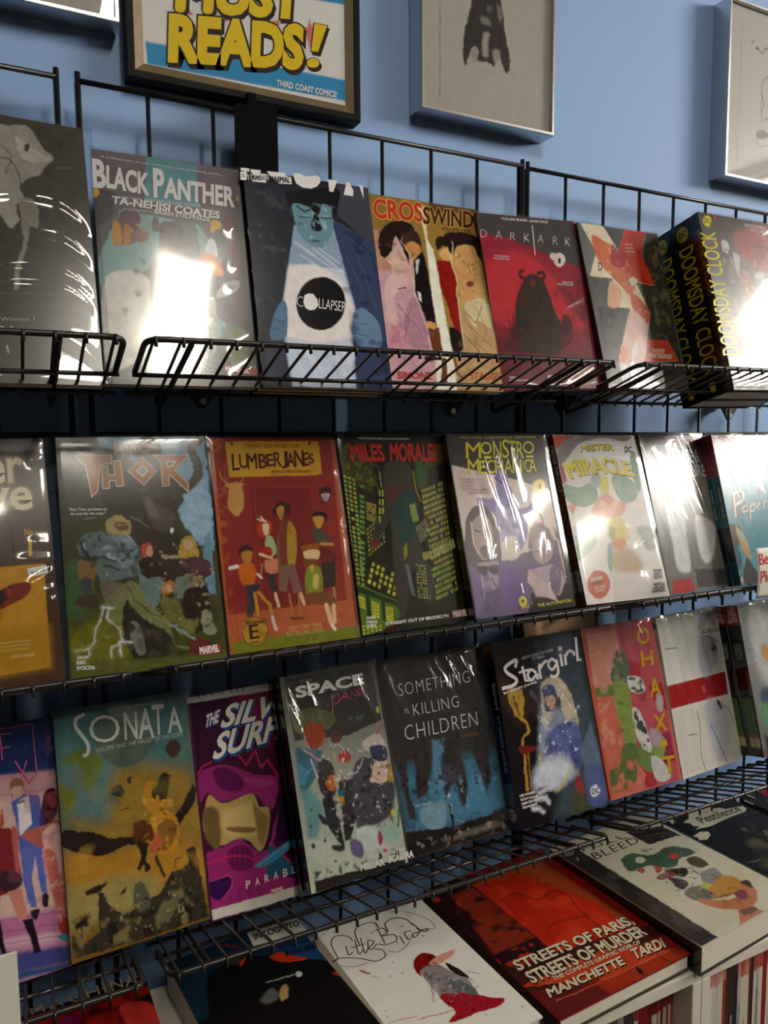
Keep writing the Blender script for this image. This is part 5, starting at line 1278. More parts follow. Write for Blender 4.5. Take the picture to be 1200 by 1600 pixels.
ART['b_miles'] = [('D', 0.34),
    ('G', (38, 30, 16), (31, 34, 16), [30.9, 0.7, 44.1, 100.4]),
    ('P', (19, 14, 10), [30.9, 0.7, 70.5, 13.9, 64.6, 67.7, 34.6, 79.8, 24.5, 45.4], 1.27),
    ('B', (87, 89, 25), [2, 1, 32, 14, 29, 32, 2, 20], 3, 0.5, 3),
    ('L', (120, 117, 36), [2.3, 9.1, 28, 13.9], 0.48, 0, 0.6),
    ('L', (120, 117, 36), [2.1, 10, 27.7, 15.1], 0.47, 0, 0.6),
    ('L', (120, 117, 36), [1.9, 10.9, 27.5, 16.3], 0.47, 0, 0.6),
    ('L', (120, 117, 36), [1.7, 11.8, 27.2, 17.5], 0.47, 0, 0.6),
    ('L', (120, 117, 36), [1.5, 12.7, 26.9, 18.6], 0.47, 0, 0.6),
    ('L', (120, 117, 36), [1.3, 13.6, 26.7, 19.8], 0.47, 0, 0.6),
    ('L', (120, 117, 36), [1.1, 14.5, 26.4, 21], 0.47, 0, 0.6),
    ('L', (120, 117, 36), [1, 15.4, 26.1, 22.2], 0.47, 0, 0.6),
    ('L', (120, 117, 36), [0.8, 16.3, 25.9, 23.4], 0.47, 0, 0.6),
    ('L', (120, 117, 36), [0.6, 17.2, 25.6, 24.6], 0.47, 0, 0.6),
    ('L', (120, 117, 36), [0.4, 18.1, 25.3, 25.8], 0.47, 0, 0.6),
    ('L', (120, 117, 36), [0.2, 19, 25.1, 26.9], 0.47, 0, 0.6),
    ('L', (120, 117, 36), [0, 19.9, 24.8, 28.1], 0.47, 0, 0.6),
    ('L', (120, 117, 36), [-0.2, 20.8, 24.6, 29.3], 0.47, 0, 0.6),
    ('L', (136, 133, 46), [68.8, 20.4, 95.3, 14.1], 0.65, 0, 0.6),
    ('L', (136, 133, 46), [70.4, 19.4, 95.7, 12.6], 0.65, 0, 0.6),
    ('L', (136, 133, 46), [71.9, 18.4, 96.1, 11.1], 0.66, 0, 0.6),
    ('L', (136, 133, 46), [73.5, 17.4, 96.5, 9.6], 0.66, 0, 0.6),
    ('L', (136, 133, 46), [75, 16.4, 96.9, 8.1], 0.66, 0, 0.6),
    ('L', (136, 133, 46), [76.5, 15.4, 97.3, 6.6], 0.66, 0, 0.6),
    ('L', (136, 133, 46), [78.1, 14.4, 97.6, 5.1], 0.66, 0, 0.6),
    ('L', (136, 133, 46), [79.7, 13.3, 98, 3.6], 0.66, 0, 0.6),
    ('L', (136, 133, 46), [81.2, 12.3, 98.4, 2.1], 0.66, 0, 0.6),
    ('W', (167, 179, 74), [-2.8, 74.4, 8.1, 77, 0.5, 19.5], 3, 24, 0.62, 0.6, 0.95, 1),
    ('W', (104, 162, 82), [3.1, 76, 8.1, 77, 13.7, 24.5], 1, 20, 0.8, 0.6, 0.9, 2),
    ('W', (199, 195, 82), [69.7, 87.2, 91.4, 83, 69.4, 28.3], 9, 20, 0.62, 0.62, 0.92, 3),
    ('W', (223, 220, 143), [72.9, 65.3, 94.9, 60.6, 71.8, 59.6], 9, 1, 0.6, 0.8, 0.95, 4),
    ('W', (87, 156, 60), [68.5, 87.2, 86.1, 83.4, 67.9, 69.9], 6, 6, 0.5, 0.6, 0.7, 5),
    ('W', (183, 171, 60), [16, 43.8, 24.5, 45.4, 17.5, 34.3], 6, 8, 0.7, 0.7, 0.9, 6),
    ('W', (167, 162, 60), [13.7, 62, 30.7, 55.2, 14.7, 47.2], 6, 7, 0.6, 0.5, 0.8, 7),
    ('W', (215, 212, 74), [9.7, 75.1, 33.7, 83.7, 16.8, 64.1], 6, 4, 0.5, 0.65, 0.8, 8),
    ('P', (87, 123, 19), [-0.5, 74.5, 33.4, 85, 35, 93.1, 19.5, 98.6, -0.4, 100.4, 1, 77.9], 0.3, 0.8),
    ('P', (32, 44, 16), [0.3, 75.9, 33.2, 85.7, 34.9, 88.5, 0.7, 79.2]),
    ('W', (231, 216, 64), [0.3, 86.3, 5.7, 87.9, 0.5, 80.5], 3, 4, 0.7, 0.75, 1, 9),
    ('W', (231, 216, 64), [10.1, 91.5, 16.7, 93.2, 11.3, 83.7], 3, 5, 0.7, 0.75, 1, 10),
    ('W', (231, 216, 64), [21.7, 94.2, 28.5, 95.3, 22.8, 87.1], 3, 5, 0.7, 0.75, 1, 11),
    ('W', (215, 212, 64), [0.3, 99.8, 18.4, 98.6, 0.8, 94.7], 5, 3, 0.5, 0.6, 0.9, 12),
    ('P', (20, 55, 22), [6.6, 78.8, 9.3, 79.7, 9.5, 91.4, 6.1, 91.2]),
    ('P', (20, 55, 22), [19.5, 83.5, 22.2, 84.4, 21.6, 94.9, 18.8, 94]),
    ('C', (59, 89, 38), [67.7, 14.6, 77.8, 15.4, 74.9, 27, 66.9, 28.3], 2.68),
    ('C', (60, 55, 46), [39.9, 15, 60.1, 14.5, 63.4, 26.8, 64.8, 36.8, 60.6, 53.6, 68.2, 73.4, 68, 84.4, 64.4, 88.3, 58.3, 87.9, 51.3, 71.2, 42.6, 86.9, 35.9, 94.5, 32.8, 82.3, 34.2, 66.3, 36.8, 50, 35.1, 36.1, 34.9, 26.3], 1.91),
    ('C', (32, 62, 55), [45.8, 32.1, 61.3, 30.3, 61.1, 46.6, 55.3, 54.8, 44.8, 57.2, 41.3, 46], 2.57),
    ('C', (51, 49, 43), [25.5, 41.3, 39.4, 33.4, 38.7, 41.7, 26.6, 52.3, 18.6, 56.1], 1.56),
    ('C', (81, 44, 38), [36.9, 28.4, 52.1, 26.6, 62, 27.5, 48.8, 30.1, 40, 36.2, 37, 33.3], 1.6),
    ('C', (104, 36, 28), [16.7, 54, 24.9, 54.3, 21.8, 57.6, 17.3, 56.7], 1.22),
    ('C', (81, 44, 38), [69.5, 43.3, 73.9, 46.3, 70.5, 49.7, 67.4, 46.8], 1.32),
    ('W', (167, 179, 100), [48, 66.9, 53.5, 67.2, 52.3, 36.5], 3, 9, 0.6, 0.7, 0, 1),
    ('P', (124, 142, 69), [55.8, 37.3, 61.1, 36.3, 63.3, 45.3, 57.3, 46.5], 0.65),
    ('W', (183, 187, 135), [61.6, 57.1, 72.3, 52.6, 59.3, 48.6], 7, 7, 0.5, 0.5, 0.9, 13),
    ('W', (199, 195, 82), [62.5, 66.2, 71.6, 65.2, 62.1, 62.7], 6, 1, 0.6, 1, 0.9, 14),
    ('W', (136, 156, 169), [47.1, 83.2, 50.6, 84.1, 44.8, 67.4], 3, 1, 0.6, 1, 1, 15),
    ('W', (199, 199, 91), [52.9, 84.9, 62.5, 86.1, 54.7, 67.2], 4, 12, 0.5, 0.5, 0.8, 16),
    ('L', (183, 179, 64), [45.4, 59.9, 48.5, 57.3], 0.73),
    ('L', (183, 179, 64), [45.2, 61.6, 48.3, 58.9], 0.73),
    ('L', (183, 179, 64), [45.1, 63.2, 48.2, 60.6], 0.73),
    ('L', (183, 179, 64), [44.9, 64.8, 48, 62.2], 0.73),
    ('L', (199, 187, 46), [32.9, 19.2, 32.8, 27.6], 0.49),
    ('L', (199, 187, 46), [63.9, 19.6, 64.2, 28.9, 67, 35.4], 0.51),
    ('W', (183, 179, 64), [26.3, 45.5, 31.7, 45.7, 30.4, 27.6], 2, 4, 0.5, 0.7, 0.9, 17),
    ('C', (54, 10, 10), [19.7, 98, 30.4, 97.4, 27.3, 100.5, 20.2, 100.6], 0.6),
    ('P', (38, 39, 25), [67.1, 87.8, 100.1, 84.9, 98.3, 100.8, 39.2, 100.7, 38.6, 93.4], 2.58),
    ('N', 0.15, 6, 37),
    ('P', (27, 19, 12), [5.8, 0.8, 95, -0.1, 92.5, 4.4, 6.3, 3.9], 1.96),
    ('T', 'Miles Morales is going to be a household name.', (223, 224, 220), [17.6, 2.2, 64.9, 2.5, 17.8, 1], 0.02),
    ('T', 'MILES', (191, 39, 28), [9.6, 13.2, 39.1, 13.5, 8.2, 4.8], 0.035),
    ('T', 'MORALES', (191, 39, 28), [44, 13.5, 89.4, 13.9, 45.5, 4.5], 0.035),
    ('T', 'AHMED', (231, 232, 229), [4.7, 92.6, 12.7, 92.8, 4.8, 91.3], 0.03),
    ('T', 'GARRON', (231, 232, 229), [4.3, 94.5, 13.6, 94.9, 4.3, 93.2], 0.03),
    ('T', 'CURIEL', (231, 232, 229), [3.8, 96.5, 12.5, 96.8, 3.9, 95.2], 0.03),
    ('T', 'STRAIGHT OUT OF BROOKLYN', (235, 236, 237), [20.6, 96.6, 78, 96.3, 20.6, 95.1], 0.03),
    ('M', (191, 44, 25), [81.9, 93.3, 96.5, 93.4, 97.1, 96.9, 82.2, 97.1]),
    ('T', 'MARVEL', (239, 236, 237), [82.8, 96.7, 96.2, 96.6, 82.6, 93.7], 0.05)]
ART['b_monstro'] = [('D', 0.5),
    ('F', (54, 46, 41)),
    ('P', (216, 197, 191), [1, 17.7, 54.7, 25.4, 95.3, 33, 95.4, 82.2, 96.2, 83.7, 54.6, 88.1, 9.2, 78.7, 1.1, 58.6]),
    ('P', (108, 92, 126), [1.8, 56, 2.3, 70.5, 37.9, 71, 97.5, 61.2, 92.1, 53.8, 95.2, 86.4, 77.8, 94.9, 43.1, 100.6, 1.7, 100.2], 0.64),
    ('P', (38, 29, 25), [88.5, 86.7, 99.1, 86.6, 98.6, 99.1, 50.3, 101.1, 56.4, 90.2], 1.32),
    ('C', (130, 121, 169), [42.4, 20.7, 53.5, 21.5, 53.7, 28.6, 56.2, 32.9, 53.7, 42.7, 69.9, 41.8, 76.5, 37.7, 79.4, 40.6, 76.7, 44.8, 67.6, 48.8, 63.2, 58.4, 54.3, 66.3, 41.6, 67.1, 34.8, 57.3, 34.5, 46.3, 23.7, 41.9, 19, 37.6, 22, 35.6, 33.8, 36.6, 40.4, 31.2], 0.32),
    ('C', (159, 146, 191), [37.9, 39.5, 51.4, 44, 58.7, 52.7, 51.1, 60.7, 38.8, 60.2, 35.7, 50.5], 1.92),
    ('C', (199, 195, 203), [57, 34.4, 71.8, 36.1, 71.9, 39.7, 54.3, 42.7], 0.33),
    ('C', (215, 203, 195), [38.8, 60.2, 50.7, 57.9, 53.8, 67.6, 42.7, 71.2, 35.5, 66.8], 1.27),
    ('L', (81, 62, 96), [40.9, 25.6, 52, 30], 1.25),
    ('S', (81, 62, 96), [74.6, 43.3, 81, 47.8, 82.1, 52.1], 1.17),
    ('L', (175, 166, 199), [71.6, 44.6, 67.2, 50.1], 0.64),
    ('L', (175, 166, 199), [74.3, 46.1, 71.2, 51.7], 0.64),
    ('C', (87, 66, 74), [3.2, 55.4, 6.8, 46.8, 15.6, 41, 25.3, 40.5, 32.9, 47.6, 35.6, 58.7, 32.7, 72, 24.7, 74.3, 8.4, 73.5, 2.3, 70.5, 1.1, 62.6]),
    ('C', (167, 142, 139), [11.3, 49.6, 22.7, 45.3, 29.1, 50.2, 28.6, 59.7, 24.6, 67, 17.7, 70, 12.6, 67.1, 9.2, 58.9]),
    ('C', (104, 79, 82), [16.3, 62.6, 26, 62.3, 26, 66.4, 19.1, 69.4, 15.2, 66.5]),
    ('L', (71, 48, 51), [12.5, 53.4, 17.5, 54.6], 1.06),
    ('L', (71, 48, 51), [21.9, 54.1, 26.9, 53.2], 1.07),
    ('L', (231, 220, 216), [10.7, 49.6, 9.7, 61, 12.8, 66.4], 0.93),
    ('P', (159, 138, 169), [10.3, 70.9, 30.7, 70.6, 26.2, 85, 12.4, 87.4, 9.9, 76.2]),
    ('C', (71, 55, 64), [9.7, 72.9, 19, 73.4, 16.5, 77.8, 10.9, 76.9]),
    ('C', (71, 55, 64), [20.2, 73.4, 29.3, 73.2, 27.3, 77.8, 20.4, 76.7]),
    ('L', (215, 199, 199), [12.4, 77.6, 11.1, 89.9], 1.04),
    ('L', (71, 55, 69), [20.8, 79.4, 25.8, 86.3], 1.17),
    ('P', (128, 98, 148), [1.9, 71.8, 9.9, 76.2, 11.5, 90.6, 0.9, 98.9]),
    ('P', (116, 87, 146), [30.3, 71.9, 51, 76.4, 54.6, 88.1, 43.9, 98, 30.1, 95.8, 28.2, 82.5], 0.31),
    ('C', (120, 100, 104), [63.5, 61.2, 68.6, 53.7, 75.9, 51.1, 84.2, 53.6, 89.6, 60.8, 87.7, 66.4, 64.5, 66.1]),
    ('C', (163, 142, 148), [67.3, 63.4, 76.7, 60.3, 87.4, 63.6, 84.7, 71.2, 74.3, 74.8, 66.6, 71]),
    ('S', (199, 162, 126), [63.5, 61.2, 63.8, 58.4, 68.3, 54.4, 76.4, 51.5, 85.3, 54.3, 89.4, 61.5], 0.77),
    ('S', (71, 53, 55), [62.8, 65.3, 64.3, 74.3], 0.63),
    ('L', (87, 70, 82), [69, 67.7, 74.1, 67.9], 0.89),
    ('L', (87, 70, 82), [79.4, 67.8, 84.7, 67.3], 0.9),
    ('P', (179, 158, 178), [58.2, 77.4, 82, 75.2, 91.4, 78.5, 94.4, 84.9, 86.3, 92.8, 60.7, 92.5], 0.33),
    ('C', (120, 100, 126), [81.3, 77.3, 91.1, 79.2, 85.5, 91.3, 76.2, 92.1]),
    ('L', (87, 68, 91), [73, 86.5, 76.2, 92.1], 0.76),
    ('P', (199, 177, 178), [58.2, 77.4, 75.7, 85.9, 82.6, 95.9, 63.6, 91.3, 54.9, 83.4], 0.65),
    ('C', (215, 203, 19), [91.5, 31.1, 90.5, 32.7, 88.6, 34, 86.1, 34.9, 83.5, 35.2, 81.1, 34.8, 79.3, 33.8, 78.3, 32.5, 78.4, 30.9, 79.4, 29.3, 81.3, 28, 83.7, 27.1, 86.3, 26.8, 88.8, 27.2, 90.6, 28.1, 91.6, 29.5]),
    ('N', 0.07, 8, 41),
    ('T', 'PAUL ALLOR - CHRIS EVENHUIS - SJAN WEIJERS', (199, 183, 41), [13.7, 3, 91.1, 2.6, 13.8, 1.7], 0.02),
    ('T', 'M', (215, 203, 36), [16, 13.9, 30.6, 14, 18, 4.8], 0.004),
    ('T', 'O', (215, 203, 36), [31.3, 11.7, 42.1, 11.8, 32.6, 4.6], 0.004),
    ('T', 'N', (215, 203, 36), [42.9, 14.3, 51.1, 14.3, 45.2, 4.3], 0.004),
    ('T', 'S', (215, 203, 36), [52.2, 14.1, 58.6, 14.1, 54.9, 3.2], 0.004),
    ('T', 'T', (215, 203, 36), [58.3, 14.2, 66.2, 14.3, 60.7, 4.1], 0.004),
    ('T', 'R', (215, 203, 36), [66.8, 14.3, 74, 14.4, 69.1, 4.5], 0.004),
    ('T', 'O', (215, 203, 36), [74.1, 11.6, 86, 11.7, 75.7, 4.3], 0.004),
    ('T', 'M', (215, 203, 36), [15.2, 22.8, 26, 22.8, 17, 14.5], 0.004),
    ('T', 'E', (215, 203, 36), [26.4, 22.7, 33, 22.7, 28, 15.4], 0.004),
    ('T', 'C', (215, 203, 36), [33.3, 22.8, 41.5, 22.8, 35.1, 15.1], 0.004),
    ('T', 'H', (215, 203, 36), [41.8, 22.8, 50, 22.7, 43.4, 15.3], 0.004),
    ('T', 'A', (215, 203, 36), [51.1, 23, 59.5, 23, 53.1, 14.5], 0.004),
    ('T', 'N', (215, 203, 36), [59.6, 22.9, 68.6, 22.9, 61.5, 15], 0.004),
    ('T', 'I', (215, 203, 36), [69.4, 22.8, 71, 22.7, 71.3, 15.2], -0.03),
    ('T', 'C', (215, 203, 36), [71.6, 22.6, 78.7, 22.6, 73.4, 15], 0.004),
    ('T', 'A', (215, 203, 36), [76.3, 22.7, 84.7, 22.6, 78.2, 14.7], 0.004),
    ('M', (215, 203, 36), [33.4, 12.9, 40.8, 13, 40.3, 14.4, 32.9, 14.3]),
    ('M', (215, 203, 36), [76.6, 12.8, 84.1, 12.8, 83.7, 14.1, 76.2, 14.1]),
    ('T', '1', (71, 57, 19), [83.2, 32.6, 85.8, 32.7, 84, 29.7]),
    ('T', 'the machine and its master', (104, 83, 82), [5.9, 26, 30.2, 26.2, 6.2, 25], -0.004),
    ('T', 'the machine and its master', (104, 83, 82), [6, 27.4, 30.5, 27.6, 6.3, 26.4], -0.004),
    ('T', 'the machine and its master', (104, 83, 82), [6.1, 28.7, 30.8, 29, 6.4, 27.8], -0.004),
    ('T', 'the machine and its master', (104, 83, 82), [6.2, 30.1, 31.2, 30.4, 6.5, 29.1], -0.004),
    ('T', 'the machine and its master', (104, 83, 82), [6.3, 31.5, 31.5, 31.8, 6.5, 30.5], -0.004),
    ('T', 'Nerdist', (81, 62, 60), [19, 32.6, 32, 32.4, 19.3, 31.6]),
    ('T', 'ANOTHER PUBLICATION', (81, 62, 60), [11.9, 34, 32.2, 33.8, 12.2, 33]),
    ('C', (215, 203, 36), [51.4, 93.9, 50.1, 95.4, 47.7, 96.2, 45.1, 96, 43.4, 94.9, 43.1, 93.3, 44.4, 91.9, 46.8, 91, 49.3, 91.2, 51.1, 92.3]),
    ('C', (71, 57, 74), [48.7, 93.7, 48.2, 94.2, 47.4, 94.5, 46.5, 94.5, 45.9, 94.1, 45.8, 93.5, 46.2, 93, 47.1, 92.7, 48, 92.8, 48.6, 93.2]),
    ('T', 'SHOCK', (215, 203, 36), [43.9, 97.4, 51.9, 97.3, 44.1, 96.1], 0.03),
    ('T', 'THE AUTOMATON', (207, 191, 64), [60.2, 97.7, 95.3, 97.1, 60.2, 96.1], 0.02),
    ('B', (104, 89, 148), [42, 21, 79, 41, 63, 58, 35, 57], 7.2, 0.6, 101, 0.5),
    ('B', (87, 66, 109), [2, 71, 51, 76, 43, 101, 2, 100], 7.2, 0.6, 102, 0.5),
    ('B', (199, 179, 203), [58, 77, 91, 79, 86, 93, 61, 92], 5.4, 0.6, 103, 0.5)]
ART['b_mister'] = [('D', 0.84),
    ('F', (224, 220, 214)),
    ('P', (163, 87, 71), [-1.7, 0.4, 28.2, -0, 13.1, 4.5, 0.7, 9.4]),
    ('C', (133, 126, 123), [28.1, 0.3, 92.4, 0, 87.9, 3.7, 62.9, 2.3, 37.5, 3.8, 22.1, 8.7, 2.3, 18.9, 0.5, 10.1], 1.06),
    ('C', (234, 231, 229), [29.5, 10.1, 50.4, 2.3, 76.4, 3.7, 90.1, 11.6, 90.4, 17.4, 68.9, 14.4, 42.9, 17.1], 1.09),
    ('P', (171, 110, 89), [0.5, 16.9, 5.9, 19.6, 6.3, 28.5, 0.4, 30.4]),
    ('C', (187, 64, 42), [-0.5, 2.5, 11.8, 1.1, 6, 5.9], 0.68),
    ('C', (142, 169, 143), [1.7, 30.4, 18, 32, 32.4, 29.5, 38.7, 33.7, 35.9, 40.4, 19.7, 44.1, 1.9, 39.8]),
    ('C', (135, 161, 141), [61.3, 25.7, 78.1, 25.8, 89.1, 33, 84.2, 40.7, 69.3, 42.5, 59.8, 35.4]),
    ('C', (121, 159, 139), [93.7, 10.2, 96.7, 13.1, 95, 29.6, 90.6, 35.9, 87.3, 27.4, 89.2, 13.8], 0.75),
    ('L', (90, 120, 106), [36, 33.6, 39.1, 39.1], 0.67),
    ('C', (210, 199, 93), [45.9, 26.2, 55.5, 26.3, 53, 35.3, 47.8, 37.9, 43.5, 35.1], 1.06),
    ('C', (159, 175, 173), [35.4, 25.4, 46.2, 25.5, 43.9, 31, 36, 33.6], 1.05),
    ('C', (210, 143, 131), [34, 41.7, 48.3, 36.6, 60.2, 40.9, 70.6, 42.5, 66.8, 47.9, 52.8, 51.7, 39.3, 51.3, 27.8, 47], 1.41),
    ('C', (218, 191, 148), [45.6, 42.3, 44.3, 43.7, 42.1, 44.5, 39.8, 44.4, 38.2, 43.5, 38.1, 42.2, 39.4, 40.8, 41.6, 40, 43.9, 40.1, 45.5, 41], 0.7),
    ('C', (218, 191, 148), [62.1, 42.3, 60.8, 43.7, 58.5, 44.5, 56.1, 44.4, 54.6, 43.5, 54.4, 42.2, 55.7, 40.8, 58, 40, 60.4, 40.1, 61.9, 40.9], 0.71),
    ('C', (214, 199, 114), [44.1, 52.8, 60.9, 51.9, 64.4, 62.8, 52.4, 65.1, 42.8, 62.1], 2.46),
    ('C', (210, 143, 106), [44.3, 64.9, 59.7, 64, 58.7, 69.4, 44.7, 70.2], 2.44),
    ('C', (133, 159, 114), [43.7, 56.8, 50.4, 57, 47.6, 63.6, 42.2, 63.5], 2.09),
    ('C', (149, 167, 148), [2.8, 56.9, 23.4, 57.6, 25.4, 65.5, 9.3, 72.8, -0.5, 74.9, 0.5, 66], 1.66),
    ('C', (106, 153, 131), [12.2, 62.5, 20.5, 61.4, 15.5, 67.2, 10.1, 67.6], 1.34),
    ('C', (179, 183, 177), [77.8, 57.8, 94.6, 58.3, 94.5, 70.7, 85.5, 71.7, 78.9, 64.7], 1.82),
    ('C', (187, 167, 139), [36.2, 71.2, 66.2, 71, 73.9, 84.7, 41.7, 83.2], 4.88),
    ('C', (131, 163, 160), [37.9, 67.3, 43.2, 67.5, 37, 81.7, 33.7, 80.3], 1.03),
    ('C', (195, 187, 206), [2.1, 55.6, 10.5, 57.2, 8.4, 62.3, 0.8, 62.1], 1.32),
    ('C', (210, 143, 123), [1.9, 43.1, 11.1, 42.6, 5.2, 47.8], 1.34),
    ('P', (214, 207, 202), [33.3, 84.1, 93.2, 85.5, 93.2, 100.2, 32, 99.5], 2.79),
    ('C', (187, 87, 67), [31.4, 89.3, 29.8, 92, 26.8, 94.4, 22.8, 96.1, 18.2, 97, 13.7, 96.9, 9.7, 95.9, 6.7, 94.1, 5.1, 91.6, 5.1, 88.9, 6.6, 86.2, 9.5, 83.8, 13.5, 82, 18, 81.1, 22.6, 81.1, 26.7, 82.1, 29.7, 84, 31.3, 86.5]),
    ('N', 0.05, 9, 43),
    ('T', 'It is witty, and human, it is on the other kinds of the most...', (69, 64, 62), [21.5, 4, 90.4, 3.8, 22, 2.9], 0.01),
    ('T', 'MISTER', (101, 89, 37), [29.7, 10.9, 69.5, 10, 30.8, 7], 0.04, 0, 1, 0.12),
    ('T', 'MISTER', (214, 199, 44), [29.4, 10.5, 69, 9.5, 30.7, 6.6], 0.025, 0, 1, 0.12),
    ('T', 'MIRACLE', (117, 104, 56), [12.1, 27.2, 90.3, 27.1, 7.8, 17.9], 0.03, 0, 1, 0.3),
    ('T', 'MIRACLE', (222, 203, 24), [11.3, 26.5, 89.3, 26.3, 6.8, 17.3], 0.03, 0, 1, 0.3),
    ('C', (236, 235, 233), [93.1, 8.9, 91.4, 10.6, 88.5, 11.6, 85.4, 11.6, 83.5, 10.6, 83.3, 8.9, 85, 7.2, 87.9, 6.2, 90.9, 6.1, 92.9, 7.2]),
    ('T', 'DC', (54, 54, 56), [83.5, 11.1, 92.1, 11.1, 85.1, 7.3], 0.04),
    ('T', 'EISNER', (234, 219, 214), [10, 87.5, 24.2, 86.3, 10, 85.5], 0.03),
    ('T', 'WINNER', (149, 64, 51), [9.9, 89.4, 22.8, 88.8, 10.3, 88.1], 0.02),
    ('T', 'BEST SERIES', (234, 219, 214), [11.8, 91.8, 25.1, 91, 12.2, 90.3], 0.02),
    ('T', 'AWARD', (234, 219, 214), [12.3, 93.7, 23.2, 93, 12.6, 92.4], 0.02),
    ('T', 'TOM', (85, 85, 84), [85.6, 86.5, 95.7, 86.3, 86, 83.9], 0.03),
    ('T', 'KING', (85, 85, 84), [85.4, 89.3, 95.4, 89.1, 85.8, 86.7], 0.03),
    ('T', 'MITCH', (85, 85, 84), [82.7, 94.2, 95.4, 94.2, 83.1, 91.6], 0.03),
    ('T', 'GERADS', (85, 85, 84), [79.3, 97, 95, 97.1, 79.7, 94.3], 0.03),
    ('B', (101, 136, 110), [3, 57, 29, 58, 16, 76, -3, 75], 4.32, 0.6, 104, 0.7),
    ('B', (195, 136, 93), [41, 53, 69, 52, 66, 72, 39, 71], 4.68, 0.6, 105, 0.6),
    ('B', (163, 159, 148), [76, 56, 104, 57, 96, 73, 74, 71], 4.68, 0.6, 106, 0.6),
    ('B', (187, 187, 181), [2, 29, 96, 25, 85, 42, 1, 42], 6.12, 0.62, 107, 0.5)]
ART['b_once'] = [('D', 1.26),
    ('F', (117, 116, 111)),
    ('P', (89, 87, 85), [-3.8, 0.5, 96.6, -0.7, 94.8, 5.9, 17.9, 6.8, -0.3, 17.2, -5.1, 10.2]),
    ('P', (104, 106, 96), [-3.8, 0.5, 6.7, 2.6, 2.3, 97.7, 0.8, 84.6]),
    ('P', (136, 131, 122), [14.2, 7.5, 56.1, 5.3, 91.6, 32.1, 86.9, 60.5, 35.1, 72.6, 22.3, 45], 0.89),
    ('C', (167, 113, 93), [40.6, 1.7, 74.8, 3.1, 79.6, 7.4, 60.2, 7.4], 1.37),
    ('C', (159, 66, 55), [58.9, 3.1, 89.5, 2.3, 87.6, 5.9, 69, 7.4], 0.93),
    ('C', (215, 216, 216), [20.7, 44.9, 45, 46.9, 41.9, 66.1, 38.1, 86.2, 18.5, 85.3, 18.7, 65.3], 2.15),
    ('C', (207, 208, 208), [61.9, 54.2, 90.4, 60.6, 75.6, 81, 58.4, 80.3], 2.26),
    ('P', (71, 70, 69), [44.8, 86.5, 96.3, 88.9, 96.3, 98.6, 42.2, 97.8], 0.89),
    ('P', (175, 55, 51), [7.1, 91.4, 35.4, 91.5, 37.8, 99.6, 4.5, 99.8], 0.42),
    ('C', (87, 83, 82), [14.5, 10.3, 26.1, 17.3, 23.2, 29.8, 10.7, 28.3], 0.86),
    ('N', 0.15, 7, 47),
    ('T', 'ONCE &', (235, 236, 237), [47.8, 18.7, 88.4, 18, 48.7, 10.3], 0.015),
    ('T', 'FUTURE', (235, 236, 237), [50.1, 27.8, 93.9, 27.8, 50.5, 20.3], 0.015)]
